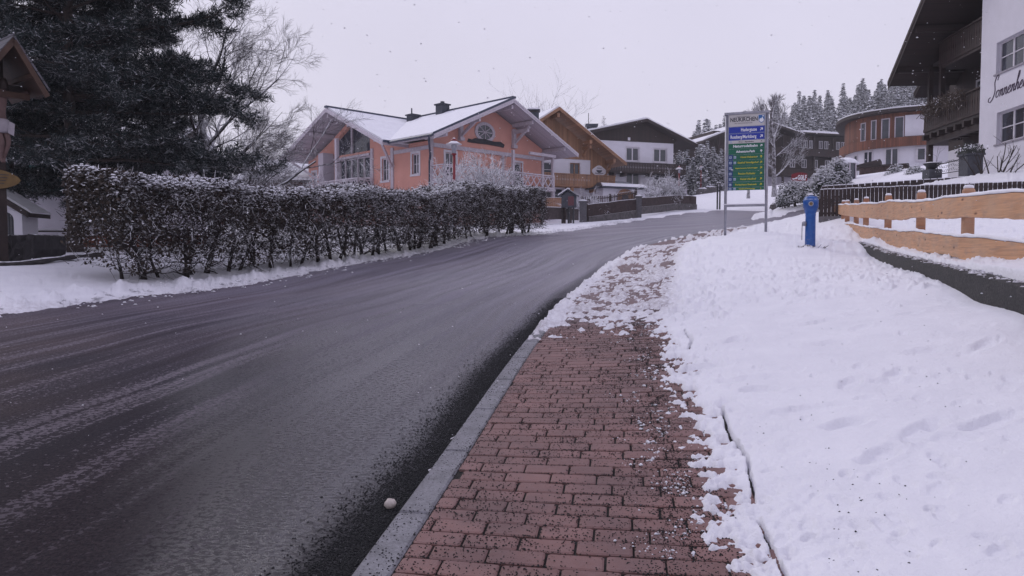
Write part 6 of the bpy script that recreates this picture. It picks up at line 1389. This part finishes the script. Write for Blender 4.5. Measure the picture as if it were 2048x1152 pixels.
# ---- low concrete kerb wall
wp = WALL; m = MB(); dd = np.gradient(wp,axis=0); dd /= np.hypot(dd[:,0],dd[:,1])[:,None]
dense = catmull([tuple(p) for p in wp], .3); dn = np.gradient(dense,axis=0); dn /= np.hypot(dn[:,0],dn[:,1])[:,None]; top = g(dense[:,0],dense[:,1])+.05+wall_h(dense[:,1])+.015; sm_ = np.r_[top]
for k in range(3): sm_ = np.convolve(np.pad(sm_,4,mode='edge'), np.ones(9)/9, 'valid')
V=[];
for i,(p,d,z) in enumerate(zip(dense,dn,sm_)):
    nx,ny = d[1],-d[0]
    for (o,zz) in ((0,-.6),(0,0),(.012,.012),(.17,.012),(.18,0),(.18,-.6)): V.append((p[0]+nx*o,p[1]+ny*o,z+zz))
n = len(dense); Fq = [(i*6+k,(i+1)*6+k,(i+1)*6+k+1,i*6+k+1) for i in range(n-1) for k in range(5)]; m.add(V,Fq)
def conc_mat():
    N = NT('exposed_aggregate'); n = N.noise(38,5,rough=.85); n2 = N.noise(5,4); c = N.mix(N.mapr(n,.40,.62),(.006,.006,.007),(.085,.078,.075)); c = N.mix(N.mapr(n2,.4,.7,0,.6),c,(.02,.02,.02)); c = N.mix(N.mapr(N.noise(130,2),.72,.78,0,.8),c,(.45,.44,.47)); N.bump(n,1.0,.02); return N.out(c,.8)
kw = m.build('low_garden_wall', conc_mat(), None, loc=(WALL[2][0],WALL[2][1],1.0)); tag(kw,'low dark speckled concrete wall below the log rail fence','wall')
# snow drift lying on the wall top in ragged patches
n = 2200; R = np.random.RandomState(9); i = R.randint(0,len(dense)-1,n); o = R.uniform(.05,.3,n); C = np.c_[dense[i,0]+dn[i,1]*o+R.normal(0,.05,n), dense[i,1]-dn[i,0]*o+R.normal(0,.05,n), sm_[i]+.012]
V_,F2_ = flakes(C, R.uniform(.008,.028,n), R, .6); npmesh('snow_crust', V_, F2_, M['snow'], None, loc=tuple(C[0]), label='lumps of snow along the top of the low dark wall', kind='stuff')

# ---- log rail fence
posts = [(2150,555,7.6),(1934,533,10.3),(1840,513,13.35),(1774.5,498,16.9),(1730.5,487,20.4),(1711,482,22.6),(1693,475,25),(1685.5,469,26),(1677,465,27.7),(1669,462,29)]
FW = []
for (px,py,Y) in posts: x = XA(px,Y); FW.append((x,Y,P(px,py,Y).z))
FW = [(4.2,4.8,1.18)]+FW
RF = thing('log_rail_fence', FW[1], 'new orange wooden rail fence of two wide wavy-edged boards capped with snow', 'fence')
def rail_wood(name, col):
    N = NT(name); p = N.pos(); s = N.sep(p); al = N.attr('rnd')
    gr = N.noise(1, 5, N.comb(N.math('MULTIPLY',s[1],1.2), N.math('MULTIPLY',s[2],26), N.math('MULTIPLY',s[0],1.2)), dist=1.5)
    n = N.noise(2.6,4); kn = N.n('ShaderNodeTexVoronoi'); kn.inputs['Scale'].default_value = 1.0; N.l(N.comb(0,N.math('MULTIPLY',s[1],2.3),N.math('MULTIPLY',s[2],6.5)), kn.inputs['Vector'])
    c = N.mix(N.mapr(gr,.3,.7), tuple(x*.72 for x in col), tuple(min(1,x*1.25) for x in col)); c = N.mix(N.mapr(n,.42,.68,0,.55), c, (.52,.34,.22)); c = N.mix(N.mapr(kn.outputs[0],.16,.06), c, (.10,.035,.015))
    c = N.mix(N.mapr(N.noise(1,5,N.comb(N.math('MULTIPLY',s[1],3.0),N.math('MULTIPLY',s[2],9)),rough=.7),.52,.66,0,.45), c, (.26,.20,.17))
    N.bump(gr,.35,.006); return N.out(c,.6)
RWM = rail_wood('fence_pine',(.52,.285,.155)); PWM = rail_wood('fence_post_wood',(.32,.13,.06))
fdir = np.gradient(np.array(FW)[:,:2],axis=0); fdir /= np.hypot(fdir[:,0],fdir[:,1])[:,None]
ptop = {1:(2150,375),2:(1934,377),3:(1840,385),4:(1774.5,391),5:(1730.5,397),6:(1711,400),7:(1693,402.5),8:(1685.5,403),9:(1677,404),10:(1669,405)}
for i,(x,y,z) in enumerate(FW):
    zt3 = P(ptop[i][0],ptop[i][1],y).z if i in ptop and i > 1 else z+1.02
    F_ = Frame((x,y),(fdir[i][0],fdir[i][1])); m = MB(); h = .068; c_ = .018; ring = [(-h+c_,-h),(h-c_,-h),(h,-h+c_),(h,h-c_),(h-c_,h),(-h+c_,h),(-h,h-c_),(-h,-h+c_)]
    zs = [z-.3,zt3-.03,zt3]; ks=[1,1,.8]; vs=[F_(a*k,b*k,zz) for zz,k in zip(zs,ks) for a,b in ring]; m.add(vs,[(q*8+w,q*8+(w+1)%8,(q+1)*8+(w+1)%8,(q+1)*8+w) for q in range(2) for w in range(8)]+[tuple(range(16,24))]); po = m.build('post', PWM, RF)
    m = MB(); m.lathe((x,y,zt3),[(.062,.001),(.066,.02),(.05,.045),(.01,.052)],10); m.build('post_snow', M['snow'], po, smooth=True)
# rails: (px,py) outlines read at the fence line
def rail(zlo_pts, zhi_pts, seed, name):
    """height samples (Y, z)"""
    pl = catmull([(x,y) for x,y,_ in FW], .07); Y = pl[:,1]; zl = np.interp(Y,[a for a,_ in zlo_pts],[b for _,b in zlo_pts]); zh = np.interp(Y,[a for a,_ in zhi_pts],[b for _,b in zhi_pts])
    zl = zl+(fbm(Y*1.1,Y*0,seed)-.5)*.05+(vnoise(Y*6,Y*0,seed)-.5)*.014; zh = zh+(fbm(Y*.9,Y*0,seed+5)-.5)*.05+(vnoise(Y*5,Y*0,seed+2)-.5)*.012
    d = np.gradient(pl,axis=0); d /= np.hypot(d[:,0],d[:,1])[:,None]; nx,ny = -d[:,1],d[:,0]   # towards the road
    o = .105; t_ = .045; V=[]
    cols = ((o-t_/2,0,0),(o+t_/2,.012,0),(o+t_/2,-.012,1),(o-t_/2,0,1))
    m = MB()
    n = len(pl); V=[(pl[i,0]+nx[i]*of, pl[i,1]+ny[i]*of, (zh[i] if up else zl[i])+dz) for i in range(n) for (of,dz,up) in cols]
    m.add(V,[(i*4+k,(i+1)*4+k,(i+1)*4+(k+1)%4,i*4+(k+1)%4) for i in range(n-1) for k in range(4)]+[(0,1,2,3),((n-1)*4+3,(n-1)*4+2,(n-1)*4+1,(n-1)*4)]); r_ = m.build(name, RWM, RF)
    sn_ = .028+.030*fbm(Y*2.2,Y*0,seed+9); m = MB(); V=[]
    for i in range(n):
        for (of,h) in ((o-.026,0.002),(o+.028,.002),(o+.030,sn_[i]*.6),(o+.008,sn_[i]),(o-.012,sn_[i]),(o-.028,sn_[i]*.55)): V.append((pl[i,0]+nx[i]*of,pl[i,1]+ny[i]*of,zh[i]-.006+h))
    m.add(V,[(i*6+k,(i+1)*6+k,(i+1)*6+(k+1)%6,i*6+(k+1)%6) for i in range(n-1) for k in range(6)]+[(0,1,2,3,4,5)]); m.build('rail_snow', M['snow'], r_, smooth=True)
fx = np.array([p[0] for p in FW]); fy = np.array([p[1] for p in FW])
def ry(px, off=0):   # depth where a photo column meets the fence
    Ys = np.linspace(4.8,29,3000); t = np.interp(Ys,fy,fx)/Ys-(px-1024)/1500; return float(Ys[np.abs(t).argmin()])
def samp(lst): return sorted([(ry(px), P(px,py,ry(px)).z) for px,py in lst])
ptsu_hi = [(2048,384),(1990,389),(1930,395),(1880,400),(1840,403),(1790,403),(1750,408),(1715,409),(1690,409),(1668,411)]
ptsu_lo = [(2048,440),(1990,438),(1930,436),(1880,437),(1840,437),(1790,441),(1750,437),(1715,434),(1690,430),(1668,425)]
ptsl_hi = [(2048,485),(1990,476),(1930,472),(1880,466),(1840,463),(1790,461),(1750,455),(1715,449),(1690,446),(1668,443)]
ptsl_lo = [(2048,534),(1990,527),(1930,514),(1880,508),(1840,504),(1790,500),(1750,490),(1715,480),(1690,468),(1668,453)]
def ext(s): (y0,z0),(y1,z1) = s[0],s[1]; sl = (z1-z0)/(y1-y0+1e-9); return [(4.0,z0-.06*(y0-4.0))]+s
rail(ext(samp(ptsu_lo)), ext(samp(ptsu_hi)), 3, 'upper_rail'); rail(ext(samp(ptsl_lo)), ext(samp(ptsl_hi)), 13, 'lower_rail')

# ---- planters, iron gate by the chalet
M['slate'] = simple('slate_grey_stone',(.07,.072,.085),.8,.3,6,.3,40)
a = PP(1941,346,29.8); z1 = P(1941,312,29.8).z; t = thing('stone_planter', a, 'square dark grey planter pillar with snowy plants beside the chalet corner', 'planter'); m = MB(); m.wbox(a.x-.3,a.x+.3,a.y-.3,a.y+.3,a.z-1,z1); m.wbox(a.x-.36,a.x+.36,a.y-.36,a.y+.36,z1+.002,z1+.08); m.build('pillar', M['slate'], t)
m = MB(); m.wbox(a.x-.34,a.x+.34,a.y-.34,a.y+.34,z1+.083,z1+.22); m.build('trough', simple('trough_green',(.03,.035,.03)), t); R = np.random.RandomState(3); n = 700; C = np.array([a.x,a.y,z1+.25])+R.normal(0,1,(n,3))*np.array([.2,.2,.09]); V_,F_2 = leaves(C, R.normal(0,1,(n,3)), .10, R); npmesh('plants', V_, F_2, M['green_leaf'], t)
a = PP(1864,350,33); z1 = P(1864,328,33).z; t = thing('stone_urn', a, 'black bowl shaped urn on a dark pillar left of the iron gate', 'planter'); m = MB(); m.wbox(a.x-.28,a.x+.28,a.y-.28,a.y+.28,a.z-1,z1-.25); m.build('pillar', M['slate'], t); m = MB(); m.lathe((a.x,a.y,0),[(.12,z1-.249),(.15,z1-.2),(.34,z1-.02),(.38,z1+.02),(.33,z1+.03)],16); m.build('bowl', M['dark_metal'], t); m = MB(); m.lathe((a.x,a.y,0),[(.32,z1+.031),(.25,z1+.07),(.02,z1+.09)],14); m.build('snow', M['snow'], t)
m = MB(); R7 = random.Random(2)
for k in range(6): grow(m,R7,Vector((a.x+R7.uniform(-.2,.2),a.y,z1)),Vector((R7.uniform(-.3,.3),R7.uniform(-.3,.3),1)),.7,.008,2,3,.03,.2,(2,2))
m.build('twigs', M['bark'], t)
a = PP(1874,349,32.5); b = PP(1923,349,31); t = thing('iron_gate', a, 'ornate black wrought iron railing with rising handrail', 'gate'); IF_ = Frame((a.x,a.y),(b.x-a.x,b.y-a.y)); L = math.hypot(b.x-a.x,b.y-a.y); m = MB(); z0 = a.z; za, zb5 = P(1874,330,32.5).z, P(1923,318,31).z
m.tube([IF_(0,0,za),IF_(L,0,zb5)],.022,6); m.tube([IF_(0,0,z0),IF_(L,0,z0)],.018,6); m.tube([IF_(0,0,z0-.2),IF_(0,0,za)],.022,6); m.tube([IF_(L,0,z0-.2),IF_(L,0,zb5)],.022,6); m.build('frame', M['dark_metal'], t); m = MB()
for k in range(12):
    ca = L*(k+.5)/12; 
    for q in range(3):
        cz = z0+.12+q*.17; rr6 = .07; m.tube([IF_(ca+rr6*(1-u*.6)*math.cos(5*u+k),0,cz+rr6*(1-u*.6)*math.sin(5*u+k)) for u in np.linspace(0,1,8)],.009,4)
m.build('scrollwork', simple('snowy_iron',(.05,.05,.055),.5,snow=(.0,.6)), t)
# snow rail/sill left fences near the chapel
M['orange_board'] = wood('orange_board',(.20,.050,.018),(1,0),.12,.6,.3,.14)
zf0 = P(110,497,28).z; t = thing('orange_fence', (XA(110,28),28,zf0), 'orange brown board fence with dark rail and white post near the chapel', 'fence'); F_ = Frame((XA(62,28),28),(1,.02)); m = MB(); m.box(F_,0,1.05,0,.04,zf0+.05,P(0,470,28).z); m.box(F_,1.38,6.5,0,.04,zf0+.05,P(0,470,28).z); m.build('boards', M['orange_board'], t)
m = MB(); m.box(F_,1.08,1.34,-.1,.1,zf0-.3,P(0,466,28).z); m.build('post', M['plaster'], t); m = MB(); zt5 = P(0,464,28).z; m.box(F_,-.4,6.5,-.1,.1,zt5,zt5+.05); m.build('coping', M['dark_h'], t); m = MB(); m.box(F_,-.4,6.5,-.11,.11,zt5+.053,zt5+.09); m.build('snow', M['snow'], t)
zs = P(100,512,21).z; t = thing('scalloped_edging', (XA(100,21),21,zs), 'low white scalloped garden edging in front of the orange fence', 'edging'); F_ = Frame((XA(66,21),21),(1,.12)); m = MB()
for k in range(22): disc(m,F_,.06+.12*k,0,.03,zs+.02+k*.004,.055,10)
m.build('scallops', M['plaster'], t)
# rock block and wayside cross on the left
a = PP(20,520,16.2); t = thing('rock_wall', a, 'dark rough rock wall at the foot of the wayside cross', 'stone wall'); m = MB(); x0, x1 = XA(-60,16.2), XA(67,16.2); zt6 = P(0,470,16.2).z; n = 14; K = 6
RR7 = random.Random(6); grid = {}
for i in range(n+1):
    for j in range(K+1): grid[i,j] = (x0+(x1-x0)*i/n+RR7.uniform(-.03,.03), 16.2+RR7.uniform(-.06,.06)+.06*j/K, a.z-.3+(zt6-a.z+.3)*j/K+RR7.uniform(-.03,.03))
ks = list(grid); ix = {k:i for i,k in enumerate(ks)}; vs = [grid[k] for k in ks]; m.add(vs,[(ix[i,j],ix[i+1,j],ix[i+1,j+1],ix[i,j+1]) for i in range(n) for j in range(K)])
tv = [grid[i,K] for i in range(n+1)]; m.add(tv+[(x,17.4,z) for x,_,z in tv],[(i,i+1,n+2+i,n+1+i) for i in range(n)]); rv_ = [grid[n,j] for j in range(K+1)]; m.add(rv_+[(x,17.4,z) for x,_,z in rv_],[(j+1,j,K+1+j,K+2+j) for j in range(K)]); m.build('stones', simple('dark_rock',(.035,.032,.034),.95,.5,5,1.0,12,snow=(.9,1.1)), t)
# stone edging that bounds the snowy path
ep = [PP(-60,532,15.2),PP(60,525,15.9),PP(110,518,16.6),PP(150,513,17.4),PP(205,508,18.4)]; m = MB()
pp = catmull([(p.x,p.y,p.z) for p in ep],.2); m.tube([tuple(p) for p in pp],[.06+.015*math.sin(i*1.3) for i in range(len(pp))],7); eo = m.build('stone_edging', simple('edging_rock',(.05,.045,.045),.9,.4,8,.6,20,snow=(.55,.95)), None, loc=tuple(pp[0])); tag(eo,'dark stone edging behind the snowy path on the left','edging')
bx, by = -10.78, 15.84; bz = gz(bx,by); WC = thing('wayside_cross', (bx,by,bz), 'tall wooden wayside cross with carved figure under a steep little roof', 'wayside cross')
nv_ = Vector((.8,-.6,0)); XF = Frame((bx,by),(.6,.8),(-.8,.6)); brown = simple('cross_wood',(.03,.02,.018),.8,.35,6,.3,30)
m = MB(); m.box(XF,-.11,.11,-.08,.10,bz-.3,5.75); m.build('post', brown, WC); m = MB(); m.box(XF,-.85,.85,-.083,.09,5.0,5.18); m.build('crossbeam', brown, WC)
M['shingle'] = wood('shingle',(.09,.085,.10),(0,0),.16,.8,.25,.12,along='x'); M['warm_roof'] = simple('warm_roof_boards',(.035,.015,.010),.7,.35,8)
zr6, ze6 = 5.98, 4.98; m = MB(); m.prism(XF,[(0,zr6),(-.72,ze6-.05),(-.72,ze6-.1),(0,zr6-.06)],-.95,.9); m.prism(XF,[(0,zr6),(0,zr6-.06),(.60,ze6-.03),(.60,ze6+.02)],-.95,.9); rf = m.build('roof', M['warm_roof'], WC)
m = MB(); m.prism(XF,[(.03,zr6+.06),(-.78,ze6-.05),(-.75,ze6-.07),(0,zr6+.003)],-.97,.92); m.prism(XF,[(0,zr6+.004),(.63,ze6+.02),(.66,ze6+.05),(.0,zr6+.065)],-.97,.92); m.build('shingles', M['shingle'], rf)
m = MB(); m.bar(XF(0,-.96,zr6-.08),XF(-.72,-.96,ze6-.14),.05,.1); m.bar(XF(0,-.96,zr6-.08),XF(.60,-.96,ze6-.10),.05,.1); m.bar(XF(-.5,-.3,ze6-.05),XF(.5,-.3,ze6-.05),.1,.12); m.bar(XF(-.35,-.9,ze6+.35),XF(-.35,.8,ze6+.35),.08,.08); m.bar(XF(.35,-.9,ze6+.3),XF(.35,.8,ze6+.3),.08,.08); m.build('bargeboard', simple('light_barge',(.06,.03,.019),.7,.3,7), rf)
m = MB(); zpq = P(8,356,15.5).z; m.prism(XF,[(-.1+.42*math.cos(t_)*(1+.1*math.cos(3*t_)),zpq+.20*math.sin(t_)) for t_ in np.linspace(0,2*math.pi,18,endpoint=False)],-.14,-.09); pq = m.build('plaque', simple('plaque_yellow',(.15,.09,.03),.6,.25,8), WC); m = MB()
for k in range(4): m.box(XF,-.32,.14-.03*k,-.148,-.1401,zpq+.09-.06*k,zpq+.105-.06*k)
m.build('inscription', ink['k'], pq)
def skinned(name, nodes, edges, mat, parent, sub=2):
    me = bpy.data.meshes.new(name); off = OFF[parent.name]; me.from_pydata([tuple(Vector(p)-off) for p,_ in nodes], edges, []); o = bpy.data.objects.new(name, me); link(o); o.parent = parent; OFF[o.name] = off
    md = o.modifiers.new('skin','SKIN'); md.use_smooth_shade = True
    for i,(_,r) in enumerate(nodes): me.skin_vertices[0].data[i].radius = (r,r) if not isinstance(r,tuple) else r
    me.skin_vertices[0].data[0].use_root = True; s = o.modifiers.new('sub','SUBSURF'); s.levels = sub; s.render_levels = sub; me.materials.append(mat); return o
skinm = simple('carved_wood_skin',(.11,.065,.06),.7,.2,9); zs_ = 4.93
nd = [(XF(0,-.20,zs_-.58),(.115,.09)),(XF(0,-.20,zs_-.38),(.10,.075)),(XF(0,-.20,zs_-.18),(.135,.085)),(XF(0,-.19,zs_-.02),(.12,.07)),(XF(.01,-.22,zs_+.06),.05),(XF(.03,-.26,zs_+.16),.078),(XF(.04,-.27,zs_+.26),.07),
      (XF(.17,-.19,zs_-.02),.055),(XF(.42,-.17,zs_+.08),.04),(XF(.66,-.14,zs_+.20),.028),(XF(-.17,-.19,zs_-.02),.055),(XF(-.42,-.17,zs_+.08),.04),(XF(-.66,-.14,zs_+.20),.028),
      (XF(.07,-.20,zs_-.70),.075),(XF(.09,-.32,zs_-1.0),.055),(XF(.03,-.20,zs_-1.32),.035),(XF(.02,-.26,zs_-1.42),.03),(XF(-.07,-.20,zs_-.70),.075),(XF(-.03,-.32,zs_-1.0),.055),(XF(-.02,-.21,zs_-1.32),.035),(XF(-.01,-.28,zs_-1.42),.03)]
ed_ = [(0,1),(1,2),(2,3),(3,4),(4,5),(5,6),(3,7),(7,8),(8,9),(3,10),(10,11),(11,12),(0,13),(13,14),(14,15),(15,16),(0,17),(17,18),(18,19),(19,20)]
for s_,b0_ in ((1,9),(-1,12)):
    for k in range(4): nd.append((XF(s_*(.66+.075),-.15,zs_+.20+.028*(k-1.2)+.03),.009)); ed_.append((b0_,len(nd)-1))
    nd.append((XF(s_*.69,-.16,zs_+.27),.010)); ed_.append((b0_,len(nd)-1))
fig = skinned('carved_figure', nd, ed_, skinm, WC); fig['label'] = 'carved wooden figure with outstretched arms and bent knees'
m = MB(); m.lathe(XF(0,-.22,0),[(.10,zs_-.80),(.155,zs_-.76),(.15,zs_-.62),(.13,zs_-.52),(.10,zs_-.51)],14); m.add([XF(.10,-.34,zs_-.55),XF(.2,-.36,zs_-.6),XF(.17,-.38,zs_-.86),XF(.06,-.37,zs_-.80)],[(0,1,2,3)]); m.build('loincloth', simple('cloth_white',(.30,.27,.30),.8,.15,12), fig, smooth=True)
m = MB(); m.lathe(XF(.035,-.255,0),[(.088,zs_+.10),(.092,zs_+.22),(.08,zs_+.31),(.03,zs_+.34)],12); m.build('hair', simple('carved_hair',(.03,.018,.015)), fig, smooth=True)

# pale lump of ice at the kerb
c = pg(781,1004); m = MB(); R5_ = random.Random(2); cx, cy = c.x, c.y; cz = gz(cx,cy); vs=[]
for i in range(6):
    ph = math.pi*i/5
    for k in range(10): an = 2*math.pi*k/10; rr5 = 1+R5_.uniform(-.1,.1); vs.append((cx+.032*math.sin(ph)*math.cos(an)*rr5*1.1,cy+.030*math.sin(ph)*math.sin(an)*rr5,cz+.026-.028*math.cos(ph)*rr5))
m.add(vs,[(i*10+k,i*10+(k+1)%10,(i+1)*10+(k+1)%10,(i+1)*10+k) for i in range(5) for k in range(10)]); io = m.build('ice_lump', simple('dirty_ice',(.50,.44,.40),.5,.2,60), None, loc=(cx,cy,cz), smooth=True); tag(io,'fist sized pale lump of dirty ice on the asphalt by the kerb','ice lump')
# ploughed crumbs of snow along the verge
R = np.random.RandomState(12); n = 2600; i = R.randint(10,len(LEFT)-30,n); x = LEFT[i,0]+R.uniform(-.3,.3,n); y = LEFT[i,1]+R.uniform(-.3,.3,n); dxy = np.gradient(LEFT,axis=0)[i]; dxy /= np.hypot(dxy[:,0],dxy[:,1])[:,None]; o = np.abs(R.normal(0,.45,n))-.15; x -= dxy[:,1]*o; y += dxy[:,0]*o
k = (y > 8)&(y < 48); x,y,o = x[k],y[k],o[k]; C = np.c_[x,y,g(x,y)+np.where(o>0,.055,.0)]; V_,F2_ = flakes(C, np.full(len(x),.028), R, .7); npmesh('snow_crumbs', V_, F2_, M['snow'], None, loc=tuple(C[0]), label='crumbs of ploughed snow along the left road edge', kind='stuff')
V_,F2_ = flakes(*crumbs_on_pavement(), R, .6); npmesh('snow_bits', V_, F2_, M['snow'], None, loc=(.5,5,.3), label='tiny bits of snow on the bricks beside the snow edge', kind='stuff')
# falling snow
R = np.random.RandomState(31); n = 2600; Y = 2.5+30*R.rand(n)**.7; X = R.uniform(-.8,.8,n)*Y; Z = 1.6+R.uniform(-.25,.42,n)*Y; k = Z > g(X,Y)+.1; X,Y,Z = X[k],Y[k],Z[k]; V_,F2_ = flakes(np.c_[X,Y,Z], np.clip(.0009*Y,.0022,.008), R, 1.0); npmesh('falling_snow', V_, F2_, M['snow'], None, loc=(0,10,3), label='sparse snowflakes drifting through the air', kind='stuff')
# ---- thin snowy air
hz = bpy.data.materials.new('haze'); hz.use_nodes = True; hn = hz.node_tree.nodes; hn.clear(); ho = hn.new('ShaderNodeOutputMaterial'); hv = hn.new('ShaderNodeVolumePrincipled')
hv.inputs['Color'].default_value = (.97,.965,1,1); hv.inputs['Density'].default_value = .0007; hv.inputs['Anisotropy'].default_value = 0; hz.node_tree.links.new(hv.outputs[0], ho.inputs['Volume'])
m = MB(); m.wbox(-90,230,-14,330,-22,110); ho_ = m.build('haze', hz, None, label='thin snowy air between the houses and the forest', kind='stuff')
